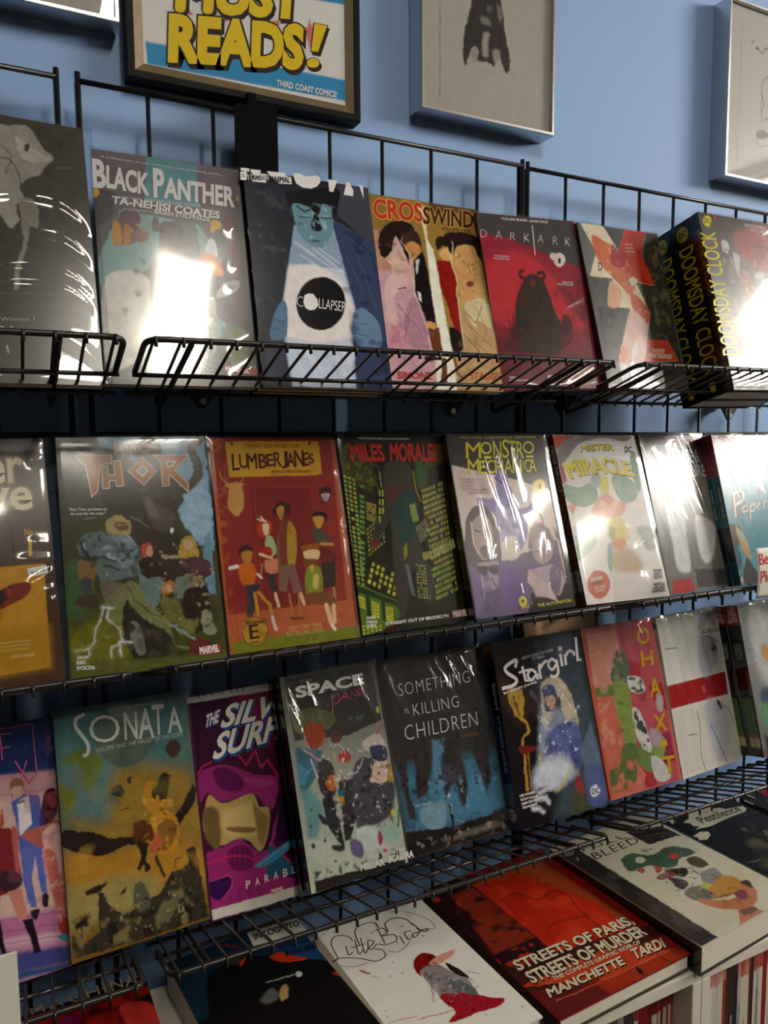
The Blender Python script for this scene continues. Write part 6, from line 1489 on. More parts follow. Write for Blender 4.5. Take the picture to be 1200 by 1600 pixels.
ART['b_paper'] = [('D', 0.59),
    ('F', (175, 96, 91)),
    ('P', (167, 72, 76), [-0.3, -0.9, 24.2, -1, 12.4, 26.1, -7.2, 27.6]),
    ('P', (87, 152, 169), [-7.2, 27.6, 11, 25.3, 29.2, 28, 63.8, 31.7, 122.3, 29, 161.5, 69.5, 139.4, 110.7, -1, 103.2, -12.6, 94.9]),
    ('C', (104, 166, 182), [11.5, 8.1, 26.3, 6.5, 40.5, 14.8, 43.9, 23.2, 33.1, 27.2, 18.3, 24.6, 7.6, 17.1]),
    ('C', (104, 166, 182), [35.9, 33, 46.3, 29.8, 52.2, 34.9, 49.9, 39.8, 41.1, 41.3, 36.8, 38.7]),
    ('C', (104, 166, 182), [59.5, 25, 73.1, 27.6, 71.7, 38.5, 63, 33.4]),
    ('C', (120, 106, 100), [35.6, 29.7, 50.7, 28.2, 57, 38.2, 51.5, 42.3, 52.2, 34.9, 46.3, 29.8, 35.9, 33]),
    ('C', (93, 106, 87), [9.8, 43.9, 24.8, 37.7, 28.6, 49.1, 12.8, 56.8]),
    ('C', (87, 72, 51), [-2.9, 61.1, 7.6, 60.6, 16.2, 64.9, 3.8, 77, -7, 78.2, -8, 68.8]),
    ('C', (183, 179, 143), [9, 61.5, 18.2, 68.1, 21.9, 79.3, 14.7, 75.9, 8.9, 69.4]),
    ('C', (203, 150, 82), [11, 72.6, 16.1, 72.8, 22.2, 82.5, 18.4, 83.1, 12.3, 77.4]),
    ('C', (59, 89, 111), [-10.3, 78, 5.5, 77.1, 6.5, 86.5, -7.7, 95.1, -11, 87.3]),
    ('C', (71, 72, 69), [15, 83, 22.8, 88.8, 29.9, 100.1, 4.4, 98.8]),
    ('L', (46, 44, 41), [5.9, 72.4, 7.5, 88.1, -2, 97.7], 1.01),
    ('C', (215, 179, 135), [4.5, 96.5, 3.8, 97.5, 2.7, 98, 1.6, 98, 1.1, 97.3, 1.2, 96.3, 1.9, 95.4, 3.1, 94.8, 4.1, 94.9, 4.7, 95.5]),
    ('N', 0.1, 8, 53),
    ('K', (237, 232, 220), [15.6, 39.6, 11.8, 56], 2.77),
    ('K', (237, 232, 220), [13.8, 40.8, 28, 38.6, 27.2, 44.3, 15, 48], 2.45, 1),
    ('K', (237, 232, 220), [29.8, 48.4, 24.7, 49.9, 23.4, 52.7, 31, 51.6, 31, 48.4, 31.3, 52.9], 1.76, 1),
    ('K', (237, 232, 220), [35.6, 49.3, 32.1, 58.9], 1.77),
    ('K', (237, 232, 220), [35.6, 49.3, 43.5, 47.9, 40.7, 51.9, 35, 52.5], 1.78, 1),
    ('K', (237, 232, 220), [46.3, 49.6, 51.5, 48, 49.2, 47.2, 45.9, 50.4, 50.9, 51.3], 1.8, 1),
    ('K', (237, 232, 220), [54.5, 51.4, 57.7, 46.5, 60.7, 46.2], 1.82)]
ART['s_mister'] = [('F', (71, 36, 25)),
    ('P', (120, 48, 25), [20, 0, 80, 0, 80, 30, 20, 30]),
    ('P', (136, 66, 25), [20, 35, 70, 35, 70, 100, 20, 100]),
    ('B', (54, 89, 58), [-0, 40, 100, 40, 100, 100, -0, 100], 30, 0.55, 3),
    ('B', (199, 106, 46), [-0, 30, 100, 30, 100, 90, -0, 90], 20, 0.6, 4),
    ('P', (206, 203, 195), [20, 80, 80, 80, 80, 92, 20, 92]),
    ('T', 'MISTER MIRACLE', (215, 208, 195), [24, 6, 24, 34, 78, 6], 0.02)]
ART['s_paper'] = [('F', (104, 29, 41)),
    ('P', (167, 66, 78), [0, 0, 100, 0, 100, 28, -0, 28]),
    ('P', (35, 106, 122), [-0, 28, 100, 28, 100, 62, -0, 62]),
    ('P', (10, 24, 38), [-0, 62, 100, 62, 100, 84, -0, 84]),
    ('P', (21, 72, 93), [-0, 84, 100, 84, 100, 100, -0, 100]),
    ('T', 'PAPER TALES', (199, 220, 229), [35, 36, 35, 56, 65, 36], 0.01)]
ART['s_star'] = [('F', (10, 10, 24)),
    ('P', (167, 131, 58), [0, 0, 100, 0, 100, 8, -0, 8]),
    ('P', (87, 36, 19), [20, 5, 80, 4, 60, 12, 20, 13]),
    ('P', (21, 55, 104), [-0, 40, 100, 44, 100, 100, -0, 100], 8),
    ('P', (87, 115, 152), [-0, 76, 100, 76, 100, 88, -0, 88]),
    ('P', (59, 87, 126), [-0, 88, 100, 88, 100, 100, -0, 100]),
    ('T', 'Stargirl', (219, 220, 220), [28, 22, 28, 36, 78, 22], 0.02),
    ('T', 'BY GEOFF JOHNS', (199, 199, 199), [38, 40, 38, 70, 70, 40], 0.02),
    ('C', (215, 216, 216), [90, 92.5, 82.4, 94.4, 62.4, 95.5, 37.6, 95.5, 17.6, 94.4, 10, 92.5, 17.6, 90.6, 37.6, 89.5, 62.4, 89.5, 82.4, 90.6]),
    ('T', 'DC', (35, 55, 87), [22, 94, 78, 94, 22, 91], 0.03)]
ART['s_white'] = [('F', (207, 197, 173)),
    ('P', (136, 36, 31), [-0, 92, 100, 92, 100, 97, -0, 97]),
    ('P', (35, 29, 25), [20, 72, 80, 72, 80, 90, 20, 90]),
    ('T', 'VOLUME', (104, 92, 74), [35, 12, 35, 30, 70, 12], 0.01),
    ('T', 'PUBLISHER', (215, 208, 195), [35, 74, 35, 89, 65, 74], 0.01),
    ('C', (104, 57, 46), [80, 5, 74.3, 6.2, 59.3, 6.9, 40.7, 6.9, 25.7, 6.2, 20, 5, 25.7, 3.8, 40.7, 3.1, 59.3, 3.1, 74.3, 3.8])]
ART['s_vis'] = [('F', (10, 10, 10)),
    ('P', (167, 34, 22), [4, 0, 96, 0, 96, 13, 4, 13]),
    ('T', 'MARVEL', (231, 203, 199), [20, 1, 20, 12, 80, 1], 0.03),
    ('P', (54, 64, 55), [10, 25, 80, 25, 80, 36, 10, 36]),
    ('T', 'VISION', (136, 150, 139), [25, 26, 25, 36, 75, 26], 0.02),
    ('P', (71, 106, 46), [10, 62, 80, 62, 85, 86, 15, 86]),
    ('P', (136, 89, 51), [12, 86, 86, 86, 86, 88, 12, 88]),
    ('P', (199, 183, 135), [18, 88, 88, 88, 88, 94, 18, 94]),
    ('L', (104, 92, 64), [50, 88, 55, 94], 6.0),
    ('P', (35, 26, 19), [18, 94, 90, 94, 90, 100, 18, 100]),
    ('T', 'COMPLETE STORY', (167, 146, 117), [78, 44, 78, 60, 96, 44])]
ART['s_doom'] = [('F', (10, 10, 10)),
    ('N', 0.2, 12, 3),
    ('T', 'DOOMSDAY CLOCK', (183, 166, 19), [22, 15, 22, 88, 88, 15], 0.012),
    ('C', (167, 156, 19), [78, 7, 73, 9.5, 60, 11, 44, 11, 31, 9.5, 26, 7, 31, 4.5, 44, 3, 60, 3, 73, 4.5]),
    ('T', 'DC', (10, 10, 10), [36, 8.6, 68, 8.6, 36, 5.6], 0.03),
    ('P', (183, 166, 19), [40, 92, 60, 92, 60, 97, 40, 97])]
ART['s_doomthin'] = [('F', (19, 10, 10)),
    ('T', 'DOOMSDAY CLOCK', (183, 166, 19), [28, 10, 28, 46, 78, 10]),
    ('T', 'GEOFF JOHNS - GARY FRANK', (183, 166, 19), [34, 52, 34, 94, 72, 52])]
ART['s_incog'] = [('G', (183, 179, 173), (213, 211, 203), [0, 0, 100, 0]),
    ('T', 'INCOGNITO', (54, 50, 46), [35, 74, 35, 97, 65, 74], 0.02),
    ('N', 0.04, 20, 4)]
ART['c_neon'] = [('D', 0.5),
    ('G', (35, 55, 111), (199, 140, 163), [80.7, 1, 84.4, 32.5]),
    ('P', (31, 49, 99), [11.8, -4.9, 101.5, 0.1, 101.2, 22.7, 10.4, 15.7]),
    ('P', (184, 140, 146), [10.2, 18, 101.2, 22.7, 101.4, 35, 9.3, 30.6], 2.98),
    ('P', (201, 171, 161), [9.5, 27.7, 101.9, 31.8, 100.9, 76.4, 6.3, 73.6], 3.52),
    ('P', (175, 106, 148), [6.4, 72.2, 100.8, 77.2, 100.3, 90.2, 5.7, 82.6], 2.87),
    ('P', (199, 162, 178), [6.2, 76.4, 100.8, 86.5, 100.6, 90.3, 5.9, 79.9], 1.72),
    ('P', (64, 66, 130), [5.7, 82.6, 100.4, 91.8, 100.4, 98.6, 5, 92.9], 2.28),
    ('P', (28, 70, 116), [5.2, 90.2, 100.2, 98.6, 100.1, 100.9, 4.8, 95.6], 2.27),
    ('L', (136, 72, 117), [6.5, 70.8, 100.6, 78.7], 0.44),
    ('L', (136, 72, 117), [6.3, 75, 100, 83.2], 0.44),
    ('L', (136, 72, 117), [6, 79.2, 99.4, 87.8], 0.44),
    ('L', (104, 89, 120), [42.6, 26.5, 99.6, 29.9], 0.35),
    ('L', (104, 89, 120), [73.6, 20.6, 72.5, 30.8], 0.36),
    ('L', (104, 89, 120), [61.1, 70.8, 64.3, 29.6], 0.34),
    ('C', (136, 89, 64), [72.1, 23.6, 75.8, 22.5, 79.8, 24.2, 79.9, 28.7, 76.6, 31, 72.7, 28.5]),
    ('C', (199, 156, 139), [73, 26.1, 79, 26.1, 79.2, 30.2, 76.6, 31.3, 73.3, 28.9]),
    ('P', (75, 92, 163), [71.8, 31.5, 79.8, 29.5, 88.8, 31.2, 90.2, 39.8, 87.5, 52.2, 74.9, 51.7, 74.6, 43.8]),
    ('P', (223, 216, 216), [75.3, 32, 82.8, 30.3, 83.2, 42, 75.6, 45.5]),
    ('L', (35, 29, 46), [75.9, 32.3, 79.8, 32.2], 1.19),
    ('P', (89, 98, 173), [75, 50.2, 87.7, 50.6, 89.1, 63.4, 88.9, 70.4, 85.4, 69, 83.5, 54.7, 80.7, 63.5, 82.4, 74.2, 78.8, 74, 75.8, 64.2]),
    ('C', (38, 24, 36), [78.1, 75.4, 84, 75.3, 81.2, 79]),
    ('C', (38, 24, 36), [85.9, 70.2, 89.5, 70.5, 89.1, 75.1, 86, 74.1]),
    ('C', (54, 18, 19), [91.1, 32.7, 94.6, 29.6, 98.9, 30.2, 99.8, 38, 95.4, 43, 91.6, 44.1, 88, 42.7]),
    ('C', (136, 55, 51), [94.4, 31.6, 98.8, 31.4, 99.4, 36.4, 95.5, 37.4]),
    ('C', (167, 92, 78), [89.1, 43.7, 97.9, 42.6, 99.6, 44.5, 92.5, 46.6, 89.3, 52.5, 81.2, 48.8, 76.7, 46.5, 78.1, 44.4]),
    ('C', (215, 171, 161), [89.4, 46.1, 99.6, 44.5, 100, 60.5, 96.1, 66.2, 89.5, 60.4, 89.3, 52.5], 0.31),
    ('C', (199, 104, 96), [88.5, 53.9, 95.1, 55, 99.5, 68.4, 99.4, 83.1, 95.3, 81.6, 90.3, 63.6], 0.94),
    ('C', (167, 55, 51), [94.1, 81.4, 99.6, 81.6, 99.4, 87.8, 95.3, 86.2]),
    ('C', (71, 140, 165), [92.8, 87.3, 99.4, 87.8, 97.8, 90.5]),
    ('C', (120, 36, 41), [54.9, 40.7, 66.6, 41, 72.2, 43.4, 73.4, 54.5, 71.2, 63.4, 61.5, 66.3, 51.9, 60.1]),
    ('C', (175, 87, 78), [71.2, 41.7, 74.6, 43.8, 74.1, 53.1, 75, 61, 71.7, 58.9]),
    ('C', (167, 75, 60), [64.8, 36, 66.3, 33.1, 66.7, 39.4, 64.3, 40.6]),
    ('C', (54, 36, 43), [63.6, 57.5, 73.9, 60.1, 74.6, 64, 67.4, 65.8, 61.8, 63.3]),
    ('P', (191, 123, 111), [66.2, 65.6, 74.5, 65.5, 76.6, 77.4, 71.9, 78]),
    ('P', (28, 18, 31), [73.1, 77.5, 79.5, 77.9, 81.5, 86.6, 83.2, 91.5, 78.5, 91.3, 77.4, 85.8]),
    ('P', (28, 18, 31), [57.2, 74.5, 60.6, 75.2, 62.6, 88.2, 59.8, 88]),
    ('N', 0.08, 8, 61),
    ('K', (120, 36, 82), [33.4, 1.6, 88, 2, 88.6, 22.4, 84.1, 24.7], 1.07),
    ('K', (120, 36, 82), [68.2, 3.8, 74.8, 4.7], 1.08),
    ('K', (120, 36, 82), [68.8, 9.6, 73.6, 9.6], 1.07),
    ('K', (120, 36, 82), [68.2, 3.8, 68.5, 14.5], 1.07),
    ('K', (120, 36, 82), [75.9, 15.8, 83.9, 25.9], 1.08),
    ('K', (120, 36, 82), [83.2, 16.4, 78.8, 23.1], 1.08),
    ('K', (215, 106, 156), [33.5, 1.3, 88, 1.7, 88.7, 22.2, 84.1, 24.4], 0.72),
    ('K', (215, 106, 156), [68.2, 3.6, 74.8, 4.4], 0.72),
    ('K', (215, 106, 156), [68.8, 9.4, 73.6, 9.4], 0.71),
    ('K', (215, 106, 156), [68.2, 3.6, 68.5, 14.2], 0.71),
    ('K', (215, 106, 156), [76, 15.6, 84, 25.6], 0.72),
    ('K', (215, 106, 156), [83.2, 16.2, 78.8, 22.9], 0.72),
    ('T', 'A', (136, 55, 96), [95.2, 6.9, 96.4, 6.9, 95.2, 5.4], 0.02),
    ('T', 'SEX', (136, 55, 96), [95.3, 9.3, 99, 9.6, 95.3, 7.8], 0.02),
    ('T', 'DE', (136, 55, 96), [95.4, 11.6, 97.9, 11.8, 95.4, 10.1], 0.02),
    ('T', 'DIT', (136, 55, 96), [95.4, 14, 99.2, 14.3, 95.5, 12.5], 0.02),
    ('T', 'B', (136, 55, 96), [95.5, 16.3, 96.8, 16.3, 95.6, 14.8], 0.02),
    ('B', (136, 72, 96), [32, 22, 102, 32, 101, 76, 28, 63], 9, 0.6, 120, 0.35),
    ('B', (223, 187, 169), [88, 54, 101, 56, 99, 83, 95, 82], 2.88, 0.6, 121, 0.7),
    ('B', (66, 79, 163), [73, 28, 91, 31, 89, 70, 75, 72], 5.4, 0.6, 122, 0.4)]
ART['c_sonata'] = [('D', 1.26),
    ('G', (59, 106, 107), (120, 89, 19), [47.9, 0.7, 54, 91]),
    ('P', (76, 123, 122), [0.1, -1, 95.3, 0.4, 95.2, 31, 1, 25.7], 6.81),
    ('C', (89, 123, 122), [6.3, 22.7, 70.4, 28.1, 90.3, 41.4, 53.4, 48.7, 6.1, 42.2], 6.7),
    ('C', (104, 123, 46), [4.1, 20.9, 19.4, 17.5, 32.4, 25.1, 19.4, 35.3, 15.9, 24.6], 1.93),
    ('C', (110, 113, 22), [0.5, 30, 11.9, 35.8, 2.4, 43.1], 4.37),
    ('C', (147, 117, 38), [40.8, 29.1, 83.5, 32.7, 100.1, 42.6, 99.1, 68.8, 50, 68.8, 19.5, 52, 8.2, 45.4, 31.1, 50], 8),
    ('C', (175, 125, 28), [4, 58.2, 50.9, 63.8, 99.1, 68.8, 98.1, 87.5, 47.9, 81.4, 4.4, 72.9], 8),
    ('C', (159, 142, 82), [3.3, 72.7, 57, 74.3, 62.9, 85.4, 21.8, 86.9, 3.4, 89.1], 6.36),
    ('P', (47, 94, 96), [-0.5, -1.1, 95.3, 0.4, 95.5, 3.3, -0.7, 2.7], 2.05),
    ('C', (87, 102, 91), [72.3, 17.3, 70.1, 21.9, 65.4, 25.6, 58.9, 27.9, 51.3, 28.6, 43.7, 27.7, 36.8, 25.3, 31.5, 21.6, 28.4, 17.2, 27.8, 12.5, 29.8, 8, 34.1, 4.3, 40.4, 1.8, 47.9, 0.9, 55.8, 1.7, 62.9, 4.1, 68.5, 7.8, 71.8, 12.4], 0.68),
    ('C', (120, 135, 126), [38.3, 2.9, 61, 3.6, 67.5, 13.7, 49.3, 8.6], 2.76),
    ('C', (71, 48, 36), [91.5, 25.6, 90.6, 27.1, 88.7, 28.2, 86.3, 28.7, 83.7, 28.4, 81.5, 27.4, 80.1, 25.9, 79.9, 24.2, 80.7, 22.7, 82.6, 21.6, 85, 21.1, 87.6, 21.4, 89.8, 22.4, 91.2, 23.9], 0.72),
    ('C', (35, 14, 10), [0.4, 48.9, 19.5, 52, 34, 56.3, 54.4, 58.5, 67, 62.5, 58.9, 62.8, 43.6, 60.6, 30.5, 62.2, 18.3, 60.7, 0.8, 55.3]),
    ('C', (35, 18, 10), [98.7, 42.4, 98.8, 48.7, 87.4, 56.4, 81.4, 58.6, 79.3, 55.3, 88.8, 48.9]),
    ('C', (28, 14, 10), [71.8, 36, 76.2, 34.2, 80.6, 37, 75.5, 45.6, 67.5, 44.6, 65.4, 41.3, 71.2, 39]),
    ('C', (191, 133, 31), [60.6, 37.6, 68.8, 37.1, 64.9, 44.2, 79.6, 46.2, 80.4, 49.3, 69.4, 49.4, 79.8, 52.3, 84.1, 59, 79.7, 67.4, 71.4, 68.4, 60.8, 67.5, 64.1, 63.6, 60.2, 55.6, 64.9, 51.8, 59.1, 46.5], 0.35),
    ('C', (136, 89, 19), [68.6, 53.8, 81.7, 57.1, 77.3, 65.6, 69.1, 65.8], 1.04),
    ('C', (183, 89, 58), [62.4, 58.2, 69.9, 61.5, 66.4, 66.2, 61, 66.1], 0.68),
    ('C', (87, 44, 10), [50.1, 52.7, 60.6, 53.4, 64.9, 59.3, 58.9, 62.8, 51.2, 61.7], 1.01),
    ('C', (35, 18, 10), [51.5, 60.3, 58.9, 62.8, 56.7, 68.4, 59.3, 72.4, 55.2, 73.2, 55.1, 69.6, 52.1, 72, 50.2, 71.4, 52.9, 67.1]),
    ('C', (40, 36, 38), [35.6, 37.4, 42.4, 35.3, 45.8, 38.7, 41.6, 40.4]),
    ('S', (54, 72, 82), [36.9, 37.6, 32.8, 38.9, 29.8, 41.8], 0.63),
    ('S', (54, 72, 82), [37.9, 37.7, 34.6, 39.1, 32.6, 42.2], 0.63),
    ('S', (54, 72, 82), [38.9, 37.8, 36.4, 39.3, 35.3, 42.5], 0.63),
    ('S', (54, 72, 82), [39.9, 38, 38.1, 39.6, 38.1, 42.9], 0.63),
    ('S', (54, 72, 82), [41, 38.1, 39.9, 39.8, 40.9, 43.3], 0.64),
    ('C', (54, 48, 46), [47.9, 33.7, 51.9, 33.5, 50.2, 36.3]),
    ('L', (54, 36, 19), [42, 46, 47.3, 45.6], 1.02),
    ('C', (40, 29, 19), [12.7, 74.2, 19, 73.2, 28.2, 73.3, 22.3, 75.8, 13.6, 76.1]),
    ('C', (40, 29, 19), [36.1, 79.5, 41, 76.7, 40.5, 79.5]),
    ('P', (54, 44, 31), [1.7, 88.8, 8.7, 94.1, 20.1, 90.7, 21, 76.3, 23.5, 76, 28.7, 82.5, 36.7, 87.3, 45.7, 86.8, 47.3, 77.1, 51.4, 76.3, 55.3, 84.1, 63.2, 84, 75.3, 76.4, 87.9, 75.4, 87.8, 68.6, 94.8, 68.9, 98.6, 98.7, 52.6, 99.3, 1, 98.1]),
    ('B', (120, 106, 60), [2, 89, 37, 87, 88, 75, 99, 99, 53, 99, 1, 98], 8, 0.55, 7),
    ('C', (87, 89, 69), [44.7, 85.2, 47.2, 77.8, 52.6, 76.5, 56.5, 84.3, 54.2, 90.3], 0.99),
    ('C', (104, 100, 64), [59.1, 91.9, 71, 85.2, 78.7, 87.3, 72, 94.1, 60.8, 97.2], 1.01),
    ('L', (54, 44, 31), [64.5, 68.8, 68.5, 76.8], 2.88),
    ('S', (54, 44, 31), [78.2, 75.4, 78.3, 71.7, 82.4, 71.6], 0.94),
    ('S', (35, 24, 12), [7.9, 91.3, 7.2, 87.7, 4.1, 84.5], 0.7),
    ('S', (35, 24, 12), [7.2, 87.7, 11.8, 85.1, 13.1, 84], 0.7),
    ('B', (35, 24, 12), [2, 84, 14, 83, 14, 89, 2, 88], 5, 0.5, 8),
    ('N', 0.16, 7, 63),
    ('T', 'DAVID HINE - BRIAN HABERLIN', (183, 191, 182), [40.1, 3.8, 81.7, 4, 40.1, 2.6]),
    ('T', 'N', (215, 220, 212), [49.6, 17, 59.2, 17.5, 50.4, 5.5], 0.012),
    ('T', 'A', (215, 220, 212), [60.2, 17.7, 71.6, 18.4, 61.3, 4.9], 0.012),
    ('T', 'T', (215, 220, 212), [71, 17.4, 80.1, 17.7, 72.1, 4.4], 0.012),
    ('T', 'A', (215, 220, 212), [82.9, 17.6, 93.7, 18.1, 83.8, 6.5], 0.012),
    ('T', 'O', (215, 220, 212), [23.5, 15.9, 46.3, 17.6, 24.7, 3.9], -0.01),
    ('K', (215, 220, 212), [22.1, 3.1, 16.2, 4.4, 15.1, 7.7, 19.5, 12.3, 22.8, 16.4, 21.6, 20, 18.4, 20.3], 2.49, 1),
    ('T', 'VOLUME ONE: THE VALLEY OF THE GODS', (199, 208, 199), [27.7, 20, 94.1, 20.1, 27.5, 18.2], -0.004),
    ('B', (215, 171, 60), [56, 35, 86, 47, 82, 69, 58, 66], 4.32, 0.62, 21, 0.8),
    ('B', (54, 24, 10), [48, 47, 86, 47, 82, 69, 48, 64], 3.96, 0.62, 22, 0.8),
    ('B', (20, 11, 10), [2, 89, 37, 87, 88, 75, 99, 99, 53, 99, 1, 98], 5.4, 0.56, 23, 0.8),
    ('B', (167, 154, 111), [16, 85, 75, 76, 97, 95, 45, 98], 3.24, 0.68, 24, 0.8),
    ('B', (136, 123, 46), [4, 22, 84, 30, 92, 60, 8, 48], 16.2, 0.6, 25, 0.35),
    ('B', (199, 156, 64), [4, 55, 99, 67, 95, 87, 4, 73], 14.4, 0.6, 26, 0.4)]
ART['c_silver'] = [('D', 0.42),
    ('F', (62, 10, 43)),
    ('P', (120, 18, 60), [35.6, 3, 60.2, 3.4, 74.5, 11.2, 59.8, 29.5, 45.2, 12.5], 6.68),
    ('P', (54, 10, 46), [1.6, 2.9, 34.2, 3.6, 19.3, 28.7, -0.3, 36.1], 3.11),
    ('P', (32, 79, 111), [69.1, 35.3, 85.9, 32.8, 95.6, 72.5, 76.4, 62, 71.6, 47.8]),
    ('P', (38, 10, 46), [60.1, 52.1, 79, 62.4, 80.8, 77.7, 50.4, 72.7], 1.0),
    ('C', (139, 36, 102), [3.2, 36.6, 11, 33.4, 25.6, 33.9, 46.9, 41.3, 63, 45, 59.1, 56.4, 53.5, 58.6, 42.6, 49.6, 20, 49.9, 8.9, 44.6, 2.4, 47.3]),
    ('C', (89, 14, 74), [14.3, 35.3, 25.4, 35.3, 36.4, 42.8, 33, 46.7, 18.7, 43.9], 1.26),
    ('C', (159, 50, 115), [36.7, 41.3, 56.4, 44.9, 61, 47.8, 45.6, 47], 1.3),
    ('C', (175, 148, 87), [9.9, 45.5, 19.9, 50.6, 41.3, 49.4, 46.3, 56, 53.6, 57.8, 51.6, 67.1, 43.3, 75.9, 35.7, 70.4, 28.8, 67.4, 16.3, 68.6, 8.4, 65.9, 2.5, 59.3, 5.2, 51.2]),
    ('C', (104, 85, 48), [4.6, 51.2, 14.6, 52.7, 14.5, 65.5, 10, 69.7, 3.1, 62.2], 1.52),
    ('C', (199, 173, 111), [19, 54.8, 41.7, 53.8, 43.8, 61.5, 41.1, 68.3, 19.5, 64.9], 3.16),
    ('C', (136, 110, 60), [41.7, 53.8, 46, 57.4, 52.5, 62.8, 45.1, 73.3, 42.5, 67.8], 1.28),
    ('C', (122, 98, 53), [20.2, 61.4, 40.6, 64.6, 37.7, 66.7, 22.2, 63.5], 0.94),
    ('S', (191, 36, 91), [2.8, 35.1, 7.6, 32.2, 13.9, 30.9], 1.06),
    ('L', (191, 36, 91), [33.5, 29.1, 40.3, 35.9, 48.6, 30.3, 51.2, 38.9, 57.1, 35.9, 64.4, 44.5], 1.26),
    ('P', (147, 36, 107), [2.8, 69.9, 16.2, 69.3, 28.7, 67.8, 41.9, 76.4, 49.6, 76.2, 55.7, 66.3, 61, 59.7, 56, 70.7, 44.9, 86.3, 76.7, 94.7, 71.6, 105.4, 1.8, 94]),
    ('C', (108, 18, 82), [18, 72.4, 28.2, 70.6, 36.1, 74, 36.6, 80.6, 28.3, 82, 19.1, 79]),
    ('S', (191, 36, 91), [2.5, 74.8, 20, 74.2, 34.2, 77.3, 44.2, 83.3], 1.19),
    ('L', (71, 10, 55), [21.9, 71, 20.7, 80], 0.47),
    ('L', (71, 10, 55), [25.7, 71.6, 24.5, 80.6], 0.48),
    ('L', (71, 10, 55), [29.5, 72.2, 28.3, 81.3], 0.48),
    ('L', (71, 10, 55), [33.4, 72.9, 32.1, 81.9], 0.48),
    ('C', (48, 10, 71), [2.8, 82.4, 17.1, 82.9, 17.4, 87.1, 9.4, 91.2, 2.8, 88.7]),
    ('S', (191, 72, 135), [2.8, 82.4, 17.2, 82.5, 18.6, 87.3, 10.6, 91.4], 0.7),
    ('S', (104, 18, 78), [15.6, 96.5, 16.7, 89.8, 18.5, 88], 0.58),
    ('S', (104, 18, 78), [22.8, 96.7, 23.9, 90.1, 25.7, 88.3], 0.59),
    ('S', (104, 18, 78), [30.1, 97, 31.2, 90.4, 33.1, 88.6], 0.6),
    ('S', (104, 18, 78), [37.5, 97.2, 38.6, 90.7, 40.5, 88.9], 0.6),
    ('P', (35, 83, 117), [50.2, 73.4, 65.8, 84.8, 79.4, 83.4, 74.8, 91.5, 44.6, 87.6]),
    ('L', (191, 36, 91), [51.5, 73.3, 65.8, 84.8], 1.0),
    ('C', (59, 129, 161), [37, 82, 49.1, 78.3, 73.7, 73.6, 75.9, 75.4, 50.8, 82.3]),
    ('L', (120, 179, 203), [39.5, 81.8, 73.4, 74.6], 0.62),
    ('P', (200, 194, 191), [0.8, -2.7, 113.8, -2, 113.7, 4.5, 1, 2.7]),
    ('P', (206, 201, 193), [1.7, 94.6, 89.8, 96.3, 91.2, 101.7, 2, 98.8]),
    ('N', 0.05, 8, 65),
    ('T', 'STAN LEE', (54, 46, 43), [8.6, 0.9, 46.4, 1.6, 8.7, -0.9], -0.005, 0, 1.5),
    ('T', 'MO', (54, 46, 43), [59.5, 1.5, 68.6, 1.7, 59.7, -0.4], -0.005, 0, 1.4),
    ('T', 'THE', (38, 72, 135), [12.4, 15.6, 22.8, 14.2, 14.4, 10.3], 0.06, 0.2),
    ('T', 'SILVER', (38, 72, 135), [24.9, 17.5, 91, 16.8, 29.8, 7.8], 0.06, 0.2),
    ('T', 'SURFER', (38, 72, 135), [16.4, 31, 90.1, 26.5, 20.6, 20.3], 0.06, 0.2),
    ('T', 'THE', (227, 220, 203), [11.8, 15, 22.2, 13.6, 13.8, 9.7], 0.03, 0.2),
    ('T', 'SILVER', (227, 220, 203), [23.9, 16.5, 89.9, 15.8, 28.8, 6.8], 0.03, 0.2),
    ('T', 'SURFER', (227, 220, 203), [15.3, 30, 89, 25.5, 19.6, 19.3], 0.03, 0.2),
    ('T', 'P', (223, 216, 208), [28.8, 90.2, 32, 90.2, 29.2, 86.9], 0.015),
    ('T', 'A', (223, 216, 208), [36, 90.1, 39.2, 90.1, 36.5, 86.8], 0.015),
    ('T', 'R', (223, 216, 208), [43.3, 90, 46.6, 90, 43.8, 86.7], 0.015),
    ('T', 'A', (223, 216, 208), [50.4, 90, 53.8, 90, 50.9, 86.6], 0.015),
    ('T', 'B', (223, 216, 208), [58.1, 90, 61.5, 90, 58.6, 86.6], 0.015),
    ('T', 'L', (223, 216, 208), [65.2, 89.8, 68.6, 89.8, 65.7, 86.4], 0.015),
    ('T', 'E', (223, 216, 208), [72, 89.8, 75.5, 89.8, 72.6, 86.4], 0.015),
    ('M', (175, 55, 46), [47.1, 93.7, 57.9, 93.7, 57.6, 95.7, 46.9, 95.8]),
    ('T', 'MARVEL', (231, 216, 208), [47.4, 95.4, 56.9, 95.6, 47.6, 93.8], 0.04)]
